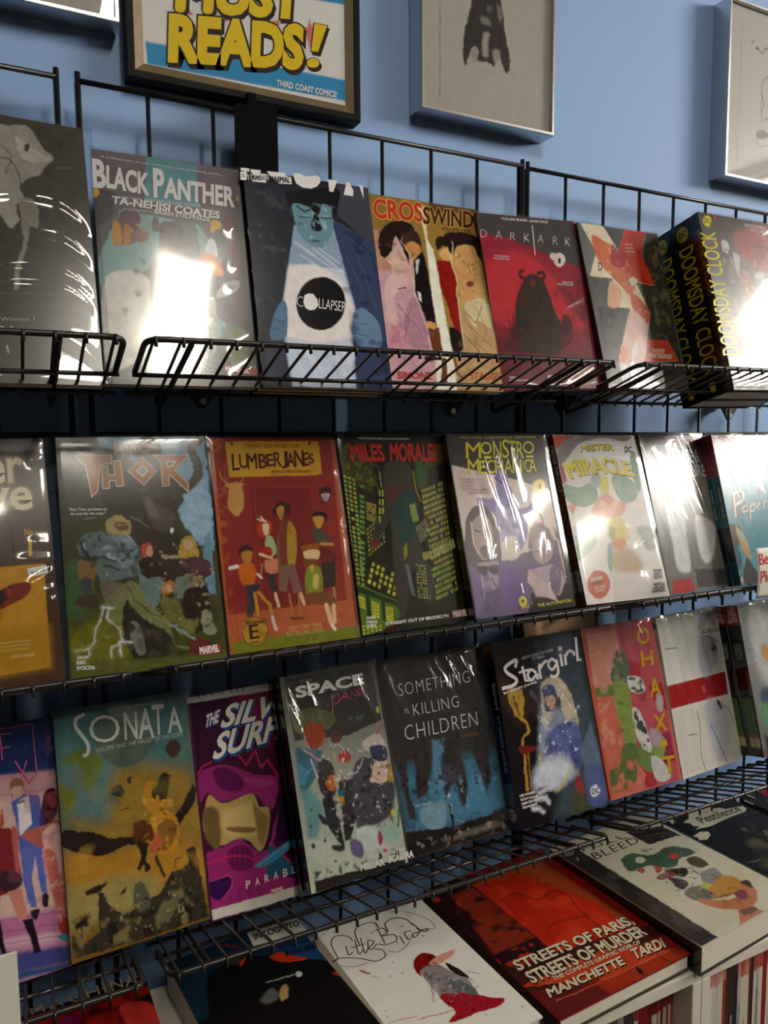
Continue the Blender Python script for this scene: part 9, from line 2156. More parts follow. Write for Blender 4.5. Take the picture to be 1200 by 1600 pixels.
ART['sign'] = [('F', (215, 214, 212)),
    ('P', (41, 135, 186), [1, 90.6, 98.2, 88.4, 98.4, 97.2, 1.5, 99.1]),
    ('P', (41, 135, 186), [2.6, 41.6, 99.1, 31.7, 98.7, 57.2, 78.9, 58.9, 2.3, 48.9]),
    ('P', (215, 214, 212), [-0.3, 99.1, 99.7, 97.2, 99.7, 99.5, -0.4, 101.3]),
    ('P', (199, 106, 100), [14.6, 78.4, 20.2, 74.2, 22.8, 76.7]),
    ('P', (199, 106, 100), [35.9, 72.5, 44.5, 73.1, 36.7, 76.6]),
    ('P', (199, 106, 100), [58.2, 71.9, 64.8, 70.2, 62.6, 74.2]),
    ('P', (199, 106, 100), [75.5, 70.8, 78.1, 70.3, 79.3, 66.5, 80.2, 69.5, 81.8, 70.4, 79, 79.1, 77.5, 73.7]),
    ('N', 0.03, 9, 103),
    ('T', 'READS', (35, 18, 10), [12.5, 96.6, 75.2, 88.6, 13.6, 80.2], 0.085),
    ('M', (35, 18, 10), [82.3, 69, 90, 68.6, 84.7, 81.1, 80.2, 81.3]),
    ('M', (35, 18, 10), [85.4, 84.9, 85.1, 85.9, 84.3, 86.8, 83, 87.5, 81.6, 87.9, 80.1, 88, 78.9, 87.7, 78.1, 87.1, 77.8, 86.3, 78.1, 85.4, 78.9, 84.5, 80.2, 83.8, 81.6, 83.3, 83.1, 83.2, 84.3, 83.5, 85.2, 84.1]),
    ('T', 'MUST', (35, 18, 10), [16.4, 77.3, 74.4, 68.5, 18, 61.7], 0.085),
    ('T', 'READS', (35, 18, 10), [11.7, 95.6, 74.3, 87.4, 12.8, 79.2], 0.085),
    ('M', (35, 18, 10), [81.3, 67.9, 89.1, 67.5, 83.7, 80, 79.3, 80.2]),
    ('M', (35, 18, 10), [84.5, 83.8, 84.2, 84.7, 83.3, 85.6, 82.1, 86.3, 80.6, 86.8, 79.2, 86.9, 77.9, 86.6, 77.1, 86, 76.9, 85.2, 77.2, 84.2, 78, 83.3, 79.3, 82.6, 80.7, 82.2, 82.2, 82.1, 83.4, 82.4, 84.2, 83]),
    ('T', 'MUST', (35, 18, 10), [15.6, 76.2, 73.5, 67.4, 17.3, 60.7], 0.085),
    ('T', 'READS', (219, 187, 19), [11.7, 95.6, 74.3, 87.4, 12.8, 79.2], 0.055),
    ('M', (219, 187, 19), [81.8, 68.2, 88.4, 67.9, 83.3, 79.6, 79.8, 79.7]),
    ('M', (219, 187, 19), [84, 83.9, 83.7, 84.7, 83, 85.5, 81.9, 86.1, 80.6, 86.4, 79.4, 86.5, 78.3, 86.3, 77.6, 85.8, 77.4, 85.1, 77.7, 84.3, 78.4, 83.5, 79.5, 82.9, 80.7, 82.5, 82, 82.4, 83, 82.7, 83.7, 83.2]),
    ('T', 'MUST', (219, 187, 19), [15.6, 76.2, 73.5, 67.4, 17.3, 60.7], 0.055),
    ('T', 'THIRD COAST COMICS!', (219, 220, 220), [61.6, 96.9, 92.9, 96.6, 61.8, 94.5], 0.03)]
ART['draw_cloak'] = [('D', 1.05),
    ('F', (197, 190, 178)),
    ('L', (54, 49, 46), [13.3, 26.1, 12.7, 95], 0.28),
    ('C', (56, 48, 43), [37.2, 52.3, 41, 41.4, 51.9, 38.5, 58, 45.9, 61.2, 54.8, 62.8, 62, 67.1, 71, 65.1, 78.5, 61.4, 76, 57.3, 70.2, 54.3, 76.5, 48.2, 75.7, 41.3, 76.7, 42.2, 72.3, 38.3, 70.8, 35.3, 74.4, 32.9, 78.6, 31.4, 79.1, 30, 73, 32.3, 63.4]),
    ('L', (35, 29, 24), [40.1, 55, 36.2, 62.8, 32.4, 70.1], 1.17, 0.76),
    ('L', (35, 29, 24), [48, 50.6, 46.1, 57.1, 48.1, 62.6], 1.2, 0.78),
    ('L', (35, 29, 24), [52, 51, 57.1, 57.6, 60.3, 66.1], 1.22, 0.79),
    ('L', (35, 29, 24), [44.1, 62.7, 44.2, 73.6], 1.19, 0.78),
    ('L', (35, 29, 24), [52.1, 62, 53.2, 72.4], 1.21, 0.79),
    ('L', (35, 29, 24), [58.2, 62.7, 63.5, 73.1], 1.23, 0.8),
    ('C', (175, 167, 156), [45.1, 65.1, 50.1, 63.9, 49.2, 72.4, 45.7, 73.4], 1.3),
    ('C', (167, 159, 148), [36.3, 73.2, 40.2, 71.1, 41.2, 76.1, 37.3, 77.2], 1.28),
    ('C', (167, 159, 148), [53.2, 70.8, 58.3, 70.1, 58.3, 73.8, 54.3, 74.9], 1.32),
    ('C', (136, 129, 120), [44.1, 58, 50.1, 57.6, 52.1, 60.4, 45.1, 60.9], 1.04),
    ('C', (136, 129, 120), [57.1, 51.3, 60.1, 52.9, 59.2, 58.3, 57.1, 56.5], 0.79),
    ('C', (104, 96, 87), [48, 52.7, 52, 52, 52, 54.7, 48, 55.3], 0.78),
    ('L', (21, 14, 10), [35.3, 60.9, 31.4, 66.6], 0.68),
    ('L', (21, 14, 10), [36.3, 67.5, 42.2, 69.2], 0.69),
    ('L', (21, 14, 10), [53.2, 67.1, 58.3, 67.2], 0.71),
    ('L', (21, 14, 10), [42.2, 74.4, 53.3, 74.5], 0.7),
    ('N', 0.05, 5, 105),
    ('T', 'artist signature', (136, 129, 120), [44.3, 80.3, 57.4, 79.8, 44.3, 79.4], -0.01, 0.3)]
ART['draw_line'] = [('F', (207, 203, 197)),
    ('L', (136, 131, 124), [15.3, 9.5, 14.2, 97.9], 0.29),
    ('S', (71, 66, 64), [47.4, 36.2, 42.4, 39.1, 40.5, 44.6, 41.7, 50.3, 40.6, 54.9, 42.8, 64.3], 0.59),
    ('S', (71, 66, 64), [39.9, 46.2, 43.3, 51.6, 45, 53.6], 0.59),
    ('S', (71, 66, 64), [47.5, 37.6, 66.7, 39.2, 77.3, 52.8], 0.61),
    ('S', (71, 66, 64), [43.5, 53.8, 42.3, 57.7], 0.59),
    ('S', (71, 66, 64), [45.6, 61.7, 53.2, 61.4], 0.6),
    ('C', (104, 98, 93), [35.9, 71.9, 40.2, 69.1, 46.1, 68.3, 50.9, 71.5, 40.6, 74.3], 0.78),
    ('S', (136, 131, 124), [35.9, 71.9, 37.8, 76.9, 42.4, 78.5, 57.3, 75.2], 0.75),
    ('S', (87, 81, 76), [35.1, 22, 39.6, 23.4, 43.8, 19.8, 53, 21.2, 61.9, 17.6], 0.89),
    ('C', (87, 81, 76), [35.6, 21.2, 35.3, 21.7, 34.3, 22.2, 33, 22.4, 32, 22.3, 31.5, 21.8, 31.9, 21.3, 32.9, 20.8, 34.1, 20.6, 35.2, 20.7]),
    ('C', (167, 160, 152), [30.2, 18.1, 29.9, 18.7, 28.9, 19.3, 27.7, 19.5, 26.6, 19.3, 26.2, 18.7, 26.5, 18.1, 27.5, 17.6, 28.8, 17.3, 29.8, 17.5]),
    ('L', (167, 160, 154), [36.4, 98.8, 58.7, 92.5], 1.21),
    ('L', (191, 185, 178), [6.2, 85.2, 36.1, 74.9], 0.87)]
ART['draw_blank'] = [('F', (199, 195, 186))]
ART['c_tan'] = [('F', (17, 10, 10)),
    ('P', (199, 159, 122), [1.5, 1, 98, 1, 98, 99, 1.5, 99]),
    ('N', 0.05, 9, 3)]



def pose(q):
    """standing pose on a shelf: lower spine-side corner of the front cover, tilt back, roll, yaw"""
    X, Y, Z, W, H, t, ro, ya = q
    e = Vector((math.cos(ya), math.sin(ya), 0))
    n = Vector((-math.sin(ya), math.cos(ya), 0))
    u = n * math.sin(t) + Vector((0, 0, 1)) * math.cos(t)
    a = e * math.cos(ro) + u * math.sin(ro)
    b = -e * math.sin(ro) + u * math.cos(ro)
    d = b.cross(a)
    M = Matrix((a, d, b)).transposed().to_4x4()
    M.translation = Vector((X, Y, Z)) * MM
    return M


def make_book(name, label, cat, M, W, H, T, art=None, group=None, spine='#202020', sleeve=None, seed=1, hard=False,
              back='#202020', cell=1.0, matte=False, spine_art=None):
    root = bpy.data.objects.new(name, None)
    COL.objects.link(root)
    root.empty_display_size = 0.02
    root.matrix_world = M
    tag(root, label, cat, group)
    c = 2.2 if hard else 0.5
    ov = 2.5 if hard else 0.8
    mb = MB()
    ops = ART.get(art, [])
    edge = next((o[1] for o in ops if o[0] in 'FG'), spine)
    mb.col = tuple(hexlin(edge))
    mb.box(0, W, 0, c, 0, H)
    mb.col = tuple(hexlin(back))
    mb.box(0, W, T - c, T, 0, H)
    mb.col = tuple(hexlin(spine))
    mb.box(0, c, c, T - c, 0, H)
    if art:
        painted_sheet(mb, W, H, ops, cell)
        letter_ops(mb, ops, W, H, -0.1)
    if spine_art:
        # the spine is read from its outer side: u runs away from the front cover, v downwards
        place = lambda u, v, h: (h, T - u / 100 * T, H - v / 100 * H)
        so = ART.get(spine_art, [])
        painted_sheet(mb, T, H, so, 1.6, -0.05, place)
        letter_ops(mb, so, T, H, -0.1, place)
    mb.build('cover', M_MATTE if matte else M_PRINT, root, False, True)
    mb = MB()
    mb.box(c + .05, W - ov, c + .02, T - c - .02, ov, H - ov)
    mb.build('page_block', M_PAGE, root)
    if sleeve:
        sleeve_mesh('plastic_sleeve', W, H, T, sleeve, seed, root)
    return root


G0, G1, G2, G3, G4 = ('comic books on the top wire shelf', 'comic books on the middle wire shelf', 'comic books on the lowest wire shelf', 'books lying on the white bookcases', 'thin comic books standing in the white bookcases')
make_book('comic_book', 'big charcoal grey comic with a pale animal skull, in a wrinkled clear bag', 'book', pose((-161.5, -101.3, -341.8, 165.2, 297.3, 0.2812, -0.0020, 0.0299)), 165.2, 297.3, 14, art='a_black', group=G0, spine='#2a2723', sleeve='arc', seed=3)
make_book('comic_book', 'comic with big white capitals across a teal cover, in a clear bag with white glare', 'book', pose((5.7, -90.7, -339.6, 164.2, 270.7, 0.2601, -0.0027, -0.0332)), 164.2, 270.7, 13, art='a_panther', group=G0, spine='#3a3a3a', sleeve='loose', seed=12)
make_book('comic_book', 'dark comic with a black disc glowing on a pale blue beam', 'book', pose((173.2, -105.9, -338.6, 162.9, 269.2, 0.2671, -0.0050, -0.0168)), 162.9, 269.2, 10, art='a_collapse', group=G0, spine='#191a1c')
make_book('comic_book', 'dark comic directly behind the cover with the black glowing disc', 'book', pose((169.8, -95.6, -341.4, 162.9, 269.2, 0.2671, -0.0050, -0.0168)), 162.9, 269.2, 10, art=None, group=G0, spine='#191a1c', cell=4.0)
make_book('comic_book', 'dark comic hindmost of three behind the cover with the glowing disc', 'book', pose((166.5, -85.3, -344.2, 162.9, 269.2, 0.2671, -0.0050, -0.0168)), 162.9, 269.2, 10, art=None, group=G0, spine='#191a1c', cell=4.0)
make_book('comic_book', 'golden comic with a red and brown title over two large faces', 'book', pose((341.2, -97.8, -336.8, 164.3, 265.4, 0.2789, -0.0090, -0.0278)), 164.3, 265.4, 14, art='a_cross', group=G0, spine='#5a3a20')
make_book('comic_book', 'dark red comic with a horned black hooded shape under thin spaced white capitals', 'book', pose((509.4, -97.6, -335.7, 167.0, 250.7, 0.2186, 0.0421, -0.0336)), 167.0, 250.7, 14, art='a_ark', group=G0, spine='#1c1819', sleeve='plain', seed=31)
make_book('comic_book', 'grey comic with a big red jagged letter shape across the cover, in a clear bag', 'book', pose((680.6, -112.9, -331.3, 172.7, 252.1, 0.2457, 0.0347, 0.0586)), 172.7, 252.1, 10, art='a_die', group=G0, spine='#2b2a28', sleeve='plain', seed=44)
make_book('comic_book', 'grey comic directly behind the cover with the red jagged shape', 'book', pose((676.5, -102.9, -333.9, 172.7, 252.1, 0.2457, 0.0347, 0.0586)), 172.7, 252.1, 10, art=None, group=G0, spine='#2b2a28', seed=44, cell=4.0)
make_book('comic_book', 'grey comic hindmost of three behind the red jagged shape', 'book', pose((672.4, -92.8, -336.4, 172.7, 252.1, 0.2457, 0.0347, 0.0586)), 172.7, 252.1, 10, art=None, group=G0, spine='#2b2a28', seed=44, cell=4.0)
make_book('hardcover_book', 'thin hardcover with bright yellow vertical capitals and a rosy grey cover', 'book', pose((868.0, -170.3, -331.1, 165.0, 280.0, 0.2573, 0.0169, 0.0189)), 165.0, 280.0, 13, art='a_doom', group=G0, hard=True, spine='#1d1916', sleeve='plain', seed=51, spine_art='s_doomthin')
make_book('hardcover_book', 'thick black hardcover with yellow spine capitals, standing directly behind the thin yellow-lettered one', 'book', pose((867.7, -156.8, -334.7, 165.0, 280.0, 0.2573, 0.0169, 0.0189)), 165.0, 280.0, 41, group=G0, spine='#15130f', hard=True, back='#4a1512', spine_art='s_doom')
make_book('hardcover_book', 'thick black hardcover with yellow spine capitals, hindmost of the three yellow-lettered volumes', 'book', pose((867.0, -116.2, -345.4, 165.0, 280.0, 0.2573, 0.0169, 0.0189)), 165.0, 280.0, 39, group=G0, spine='#15130f', hard=True, back='#4a1512', spine_art='s_doom')
make_book('comic_book', 'dark brown comic with rounded cream letters and a yellow panel showing a dark red shape', 'book', pose((-211.3, -114.9, -652.0, 164.0, 266.9, 0.3186, 0.0207, 0.0258)), 164.0, 266.9, 12, art='b_brown', group=G1, spine='#241a12', sleeve='loose', seed=61)
make_book('comic_book', 'green comic with an angular orange title edged in white', 'book', pose((-42.7, -106.4, -648.8, 164.7, 264.3, 0.2858, 0.0047, -0.0196)), 164.7, 264.3, 13, art='b_king', group=G1, spine='#2c2f2a', sleeve='plain', seed=71)
make_book('comic_book', 'brick red comic with a yellow nameplate and slim figures on a grass strip', 'book', pose((126.4, -104.3, -644.9, 167.5, 259.7, 0.2912, -0.0085, 0.0372)), 167.5, 259.7, 14, art='b_lumber', group=G1, spine='#3a2016', sleeve='plain', seed=81)
make_book('comic_book', 'dark comic with lit green and yellow tower windows under a red title', 'book', pose((295.7, -100.2, -643.9, 163.0, 260.2, 0.2845, -0.0070, 0.0049)), 163.0, 260.2, 14, art='b_miles', group=G1, spine='#1d1b17', sleeve='plain', seed=91)
make_book('comic_book', 'lilac and black comic with rounded yellow title and a large purple silhouette', 'book', pose((450.7, -120.2, -637.4, 171.3, 256.9, 0.3087, -0.0075, 0.0164)), 171.3, 256.9, 14, art='b_monstro', group=G1, spine='#26211f', sleeve='crumple', seed=101)
make_book('comic_book', 'white comic with an arched yellow title and a red round badge', 'book', pose((633.9, -127.0, -636.3, 158.8, 256.3, 0.3427, -0.0113, -0.0200)), 158.8, 256.3, 14, art='b_mister', group=G1, spine='#5a2a20', spine_art='s_mister', sleeve='plain', seed=111)
make_book('comic_book', 'red-spined comic directly behind the white cover with the arched yellow title', 'book', pose((634.1, -113.3, -641.2, 158.8, 256.3, 0.3427, -0.0113, -0.0200)), 158.8, 256.3, 14, art='b_mister', group=G1, spine='#5a2a20', spine_art='s_mister', seed=111, cell=4.0)
make_book('comic_book', 'grey comic with white narrow capitals in a very crinkled shiny bag', 'book', pose((832.7, -95.5, -647.0, 151.6, 263.5, 0.2945, -0.0120, 0.0413)), 151.6, 263.5, 14, art='b_once', group=G1, spine='#4a4a46', sleeve='diag', seed=121)
make_book('comic_book', 'pink and turquoise comic with a cream handwritten title', 'book', pose((972.6, -113.4, -642.0, 165.0, 256.8, 0.2862, -0.0106, -0.0125)), 165.0, 256.8, 14, art='b_paper', group=G1, spine='#8a2f38', spine_art='s_paper', sleeve='diag', seed=131)
make_book('comic_book', 'pink-spined comic directly behind the pink and turquoise cover', 'book', pose((971.7, -99.4, -646.1, 165.0, 256.8, 0.2862, -0.0106, -0.0125)), 165.0, 256.8, 14, art='b_paper', group=G1, spine='#8a2f38', spine_art='s_paper', seed=131, cell=4.0)
make_book('comic_book', 'blue and magenta comic with pink neon tube letters over three dressed-up people', 'book', pose((-220.6, -100.7, -969.8, 165.2, 266.6, 0.3118, 0.0142, 0.0210)), 165.2, 266.6, 13, art='c_neon', group=G2, spine='#1d2440')
make_book('comic_book', 'teal and ochre comic with tall thin white title over a diving dark figure', 'book', pose((-55.5, -102.9, -961.9, 153.3, 267.4, 0.3200, -0.0137, 0.0836)), 153.3, 267.4, 14, art='c_sonata', group=G2, spine='#283430', sleeve='plain', seed=151)
make_book('comic_book', 'purple comic with white border strips and large magenta and tan shapes', 'book', pose((98.9, -83.0, -975.3, 165.0, 266.3, 0.2783, 0.0176, 0.0204)), 165.0, 266.3, 11, art='c_silver', group=G2, spine='#3a1c2a')
make_book('comic_book', 'dark comic with squarish white title and pink scrawl in a creased shiny bag', 'book', pose((214.2, -119.9, -951.0, 134.1, 261.6, 0.3123, 0.0350, -0.0071)), 134.1, 261.6, 10, art='c_space', group=G2, spine='#161414', sleeve='diag', seed=164)
make_book('comic_book', 'black-spined comic directly behind the squarish white title', 'book', pose((211.8, -109.8, -954.3, 134.1, 261.6, 0.3123, 0.0350, -0.0071)), 134.1, 261.6, 10, art=None, group=G2, spine='#161414', seed=164, cell=4.0)
make_book('comic_book', 'black-spined comic hindmost of three behind the squarish white title', 'book', pose((209.4, -99.7, -957.5, 134.1, 261.6, 0.3123, 0.0350, -0.0071)), 134.1, 261.6, 10, art=None, group=G2, spine='#161414', seed=164, cell=4.0)
make_book('comic_book', 'black and blue comic with thin hand-drawn white capitals in a creased bag', 'book', pose((356.9, -96.1, -958.9, 166.8, 263.0, 0.2988, 0.0176, -0.0224)), 166.8, 263.0, 14, art='c_some', group=G2, spine='#2a1412', sleeve='diag', seed=171)
make_book('comic_book', 'thick black comic with white script title topped by a star, gold streak below', 'book', pose((528.9, -113.9, -952.2, 167.1, 264.0, 0.2656, 0.0034, -0.0008)), 167.1, 264.0, 24, art='c_star', group=G2, spine='#15171d', spine_art='s_star')
make_book('comic_book', 'salmon red comic with green shapes and yellow letters running down one side', 'book', pose((702.5, -110.7, -948.8, 150.4, 259.8, 0.2738, 0.0134, -0.0043)), 150.4, 259.8, 18, art='c_red', group=G2, spine='#a02c22', sleeve='crumple', seed=191)
make_book('comic_book', 'white comic with a plain red band across the middle', 'book', pose((871.6, -97.0, -957.8, 157.5, 264.1, 0.2395, 0.0031, 0.0678)), 157.5, 264.1, 17, art='c_white', group=G2, spine='#d8ccb4', spine_art='s_white', sleeve='crumple', seed=201)
make_book('comic_book', 'thick black volume with red top label, front one of two, in a shiny clear bag', 'book', pose((1027.9, -127.6, -940.4, 165.0, 257.7, 0.2402, 0.0122, 0.0132)), 165.0, 257.7, 27, art='c_vis', group=G2, spine='#131110', spine_art='s_vis', sleeve='diag', seed=212)
make_book('comic_book', 'thick black volume with red top label, second one back beside the red-banded white cover', 'book', pose((1026.6, -100.8, -947.0, 165.0, 257.7, 0.2402, 0.0122, 0.0132)), 165.0, 257.7, 27, art='c_vis', group=G2, spine='#131110', spine_art='s_vis', seed=212, cell=4.0)
make_book('comic_book', 'tan-covered comic standing directly behind the thick black one with white script title', 'book', pose((605.8, -89.2, -958.9, 147.1, 297.7, 0.2656, 0.0000, -0.0008)), 147.1, 297.7, 9, art='c_tan', group=G2, spine='#1a1614')
make_book('comic_book', 'black book with dark red artwork and thin bronze capitals, lying under the wire shelf', 'book', Matrix(((0.99939, 0, -0.03490, -0.1280), (0.03490, 0, 0.99939, -0.2760), (0, -1, 0, -1.0660), (0, 0, 0, 1))), 168, 258, 23.6, art='d_machina', group=G3, hard=False, spine='#161210', matte=True)
make_book('hardcover_book', 'thick dark book with a pale spine and a black figure outline on blue', 'book', Matrix(((0.99357, 0, -0.11320, 0.0880), (0.11320, 0, 0.99357, -0.3010), (0, -1, 0, -1.0510), (0, 0, 0, 1))), 170, 280, 38.6, art='d_incog', group=G3, hard=True, spine='#cfc7b8', spine_art='s_incog', matte=True)
make_book('hardcover_book', 'white hardcover with looping pen lettering and a small red-haired figure', 'book', Matrix(((0.99803, 0, -0.06279, 0.2670), (0.06279, 0, 0.99803, -0.3040), (0, -1, 0, -1.0640), (0, 0, 0, 1))), 163, 269, 25.6, art='d_bird', group=G3, hard=True, spine='#d8d2c4')
make_book('hardcover_book', 'red and black hardcover with bold cream block capitals', 'book', Matrix(((0.99863, 0, -0.05234, 0.4410), (0.05234, 0, 0.99863, -0.3090), (0, -1, 0, -1.0620), (0, 0, 0, 1))), 224, 288, 22.6, art='d_paris', group=G3, hard=True, spine='#2a1210', back='#3a3530', matte=True)
make_book('hardcover_book', 'thick white hardcover with a dark cloth-like spine band and a drifting face', 'book', Matrix(((0.99649, 0, -0.08368, 0.6710), (0.08368, 0, 0.99649, -0.3080), (0, -1, 0, -1.0480), (0, 0, 0, 1))), 214, 272, 41.6, art='d_full', group=G3, hard=True, spine='#2b2622', sleeve='plain')
make_book('hardcover_book', 'black book with a torn cream title patch, beside the thick white hardcover', 'book', Matrix(((0.99756, 0, -0.06976, 0.9050), (0.06976, 0, 0.99756, -0.2960), (0, -1, 0, -1.0680), (0, 0, 0, 1))), 190, 262, 21.6, art='d_pest', group=G3, hard=True, spine='#0e0d0c', matte=True)
make_book('hardcover_book', 'black book with a crimson patch, lying beside the torn cream title patch', 'book', Matrix(((0.99756, 0, -0.06976, 1.1180), (0.06976, 0, 0.99756, -0.2900), (0, -1, 0, -1.0700), (0, 0, 0, 1))), 180, 262, 19.6, art='d_last', group=G3, hard=True, spine='#0e0d0c', matte=True)

# ------------------------------------------------------------------ white bookcases with standing comics
CASE_TOP, CASE_Y = -1090, -298


def bookcase(x0, x1, label):
    t = thing('bookcase', label, 'bookcase', (x0, CASE_Y, FLOOR_Z), 'low white bookcases under the wire shelves')
    h = CASE_TOP - FLOOR_Z
    w = x1 - x0
    d = -8 - CASE_Y
    for nm, b in (('top_board', (0, w, 0, d, h - 17, h)), ('side_board', (0, 16, 0, d, 0, h - 17)), ('side_board', (w - 16, w, 0, d, 0, h - 17)),
                  ('shelf_board', (16, w - 16, 4, d - 8, h - 300, h - 284)), ('base_board', (16, w - 16, 4, d - 8, 30, 46)), ('back_board', (16, w - 16, d - 8, d, 0, h - 17))):
        m = MB()
        m.box(*b)
        o = m.build(nm, M_WHITE, t)
        bv = o.modifiers.new('edge', 'BEVEL')
        bv.width = 0.0012
        bv.segments = 2
    return t


bookcase(-115, 686.4, 'low white bookcase under the red and black hardcover')
bookcase(687.2, 1487, 'low white bookcase under the thick white hardcover')


def standing_comic(x, w, h, ops, label, y=-286, z0=CASE_TOP - 284):
    t = thing('comic_book', label, 'book', (x, y, z0), G4)
    m = MB()
    place = lambda u, v, k: (u / 100 * w, k, h - v / 100 * h)
    m.col = tuple(hexlin(ops[0][1]))
    m.box(0, 0.4, 0, 170, 0, h)
    m.box(w - 0.4, w, 0, 170, 0, h)
    m.box(0, w, 0, 0.5, 0, h)
    painted_sheet(m, w, h, ops, 1.6, -0.05, place)
    letter_ops(m, ops, w, h, -0.1, place)
    m.build('cover', M_MATTE, t, False, True)
    m = MB()
    m.box(.5, w - .5, .6, 168, 1, h - 1)
    m.build('page_block', M_PAGE, t)


standing_comic(703.6, 2.9, 256, [('F', (190, 182, 165)), ('P', (178, 120, 108), (0, 0, 100, 0, 100, 8, 0, 8))], 'thin pink-topped white comic spine, first from the upright under the thick white hardcover', -288)
standing_comic(706.8, 2.9, 258, [('F', (185, 176, 160)), ('P', (178, 120, 108), (0, 0, 100, 0, 100, 8, 0, 8))], 'thin pink-topped white comic spine, second from the upright under the thick white hardcover', -288)
standing_comic(710.0, 3.5, 260, [('F', (196, 190, 176)), ('P', (170, 90, 80), (0, 0, 100, 0, 100, 8, 0, 8))], 'thin pink-topped white comic spine, third from the upright under the thick white hardcover', -288)
standing_comic(713.8, 6.9, 257, [('F', (198, 192, 180)), ('P', (178, 120, 108), (0, 0, 100, 0, 100, 7, 0, 7)), ('P', (120, 112, 104), (20, 40, 80, 40, 80, 46, 20, 46))], 'pink-topped white comic spine, fourth from the upright under the thick white hardcover', -288)
standing_comic(721.0, 4.7, 259, [('F', (188, 182, 170)), ('P', (178, 120, 108), (0, 0, 100, 0, 100, 8, 0, 8))], 'pink-topped white comic spine, fifth from the upright under the thick white hardcover', -288)
standing_comic(726.0, 4.7, 256, [('F', (178, 174, 162)), ('P', (178, 120, 108), (0, 0, 100, 0, 100, 8, 0, 8)), ('P', (70, 66, 62), (30, 36, 70, 36, 70, 60, 30, 60))], 'pink-topped grey-white comic spine, sixth from the upright under the thick white hardcover', -288)
standing_comic(731.0, 4.3, 258, [('F', (192, 186, 172)), ('P', (190, 140, 128), (0, 0, 100, 0, 100, 7, 0, 7))], 'pink-topped white comic spine, seventh from the upright under the thick white hardcover', -288)
standing_comic(735.6, 4.3, 260, [('F', (186, 180, 164)), ('P', (196, 150, 138), (0, 0, 100, 0, 100, 6, 0, 6))], 'plain off-white comic spine, eighth from the upright under the thick white hardcover', -288)
standing_comic(740.2, 5.9, 257, [('F', (140, 40, 30)), ('P', (190, 110, 96), (0, 0, 100, 0, 100, 6, 0, 6)), ('P', (186, 110, 40), (10, 38, 90, 38, 90, 64, 10, 64)), ('P', (190, 120, 100), (10, 64, 90, 64, 90, 100, 10, 100))], 'red and orange comic spine, ninth from the upright under the thick white hardcover', -288)
standing_comic(746.4, 7.1, 259, [('F', (46, 36, 30)), ('P', (150, 150, 140), (40, 40, 70, 40, 70, 75, 40, 75))], 'dark brown comic spine, tenth from the upright under the thick white hardcover', -288)
standing_comic(753.8, 7.7, 256, [('F', (52, 32, 30)), ('P', (160, 156, 150), (45, 28, 75, 28, 75, 62, 45, 62))], 'dark maroon comic spine, eleventh from the upright under the thick white hardcover', -288)
standing_comic(761.8, 7.7, 258, [('F', (34, 30, 34)), ('P', (70, 30, 28), (0, 0, 100, 0, 100, 6, 0, 6))], 'black comic spine, twelfth from the upright under the thick white hardcover', -288)
standing_comic(769.8, 6.3, 260, [('F', (166, 162, 156)), ('P', (178, 120, 108), (0, 0, 100, 0, 100, 10, 0, 10)), ('P', (140, 138, 132), (10, 24, 90, 24, 90, 50, 10, 50))], 'red-topped grey comic spine, thirteenth from the upright under the thick white hardcover', -288)
standing_comic(776.4, 4.3, 257, [('F', (190, 186, 178)), ('P', (165, 60, 50), (0, 0, 100, 0, 100, 9, 0, 9))], 'red-topped white comic spine, fourteenth from the upright under the thick white hardcover', -288)
standing_comic(781.0, 4.3, 259, [('F', (196, 190, 178)), ('P', (176, 80, 60), (0, 0, 100, 0, 100, 9, 0, 9)), ('P', (66, 64, 60), (60, 34, 90, 34, 90, 60, 60, 60))], 'red-topped white comic spine, fifteenth from the upright under the thick white hardcover', -288)
standing_comic(785.6, 6.7, 256, [('F', (190, 184, 168)), ('P', (184, 120, 80), (0, 0, 100, 0, 100, 9, 0, 9))], 'orange-topped white comic spine, sixteenth from the upright under the thick white hardcover', -288)
standing_comic(792.6, 4.5, 258, [('F', (86, 34, 30)), ('P', (120, 50, 44), (0, 0, 100, 0, 100, 6, 0, 6))], 'dark red comic spine, seventeenth from the upright under the thick white hardcover', -288)
standing_comic(797.4, 4.3, 260, [('F', (36, 32, 34))], 'black comic spine, eighteenth from the upright under the thick white hardcover', -288)
standing_comic(802.0, 5.1, 257, [('F', (196, 190, 178)), ('P', (165, 60, 50), (0, 0, 100, 0, 100, 9, 0, 9))], 'red-topped white comic spine, nineteenth from the upright under the thick white hardcover', -288)
standing_comic(807.4, 5.1, 259, [('F', (160, 158, 148)), ('P', (160, 80, 66), (0, 0, 100, 0, 100, 9, 0, 9)), ('P', (128, 130, 122), (0, 20, 100, 20, 100, 42, 0, 42))], 'red-topped grey comic spine, twentieth from the upright under the thick white hardcover', -288)
standing_comic(812.8, 7.7, 256, [('F', (190, 186, 172)), ('P', (165, 60, 50), (0, 0, 100, 0, 100, 8, 0, 8))], 'red-topped white comic spine, twenty-first from the upright under the thick white hardcover', -288)
standing_comic(820.8, 8.7, 258, [('F', (128, 30, 26))], 'plain red comic spine, twenty-second from the upright under the thick white hardcover', -288)
standing_comic(829.8, 5.7, 260, [('F', (194, 188, 176)), ('P', (165, 60, 50), (0, 0, 100, 0, 100, 9, 0, 9))], 'red-topped white comic spine, twenty-third from the upright under the thick white hardcover', -288)
standing_comic(835.8, 5.7, 257, [('F', (160, 156, 148))], 'pale grey comic spine, twenty-fourth from the upright under the thick white hardcover', -288)
standing_comic(664.5, 4.7, 256, [('F', (190, 182, 165)), ('P', (120, 24, 20), (0, 0, 100, 0, 100, 14, 0, 14)), ('P', (150, 60, 50), (0, 14, 100, 14, 100, 34, 0, 34))], 'red-banded white comic spine, first from the upright under the red and black hardcover', -268)
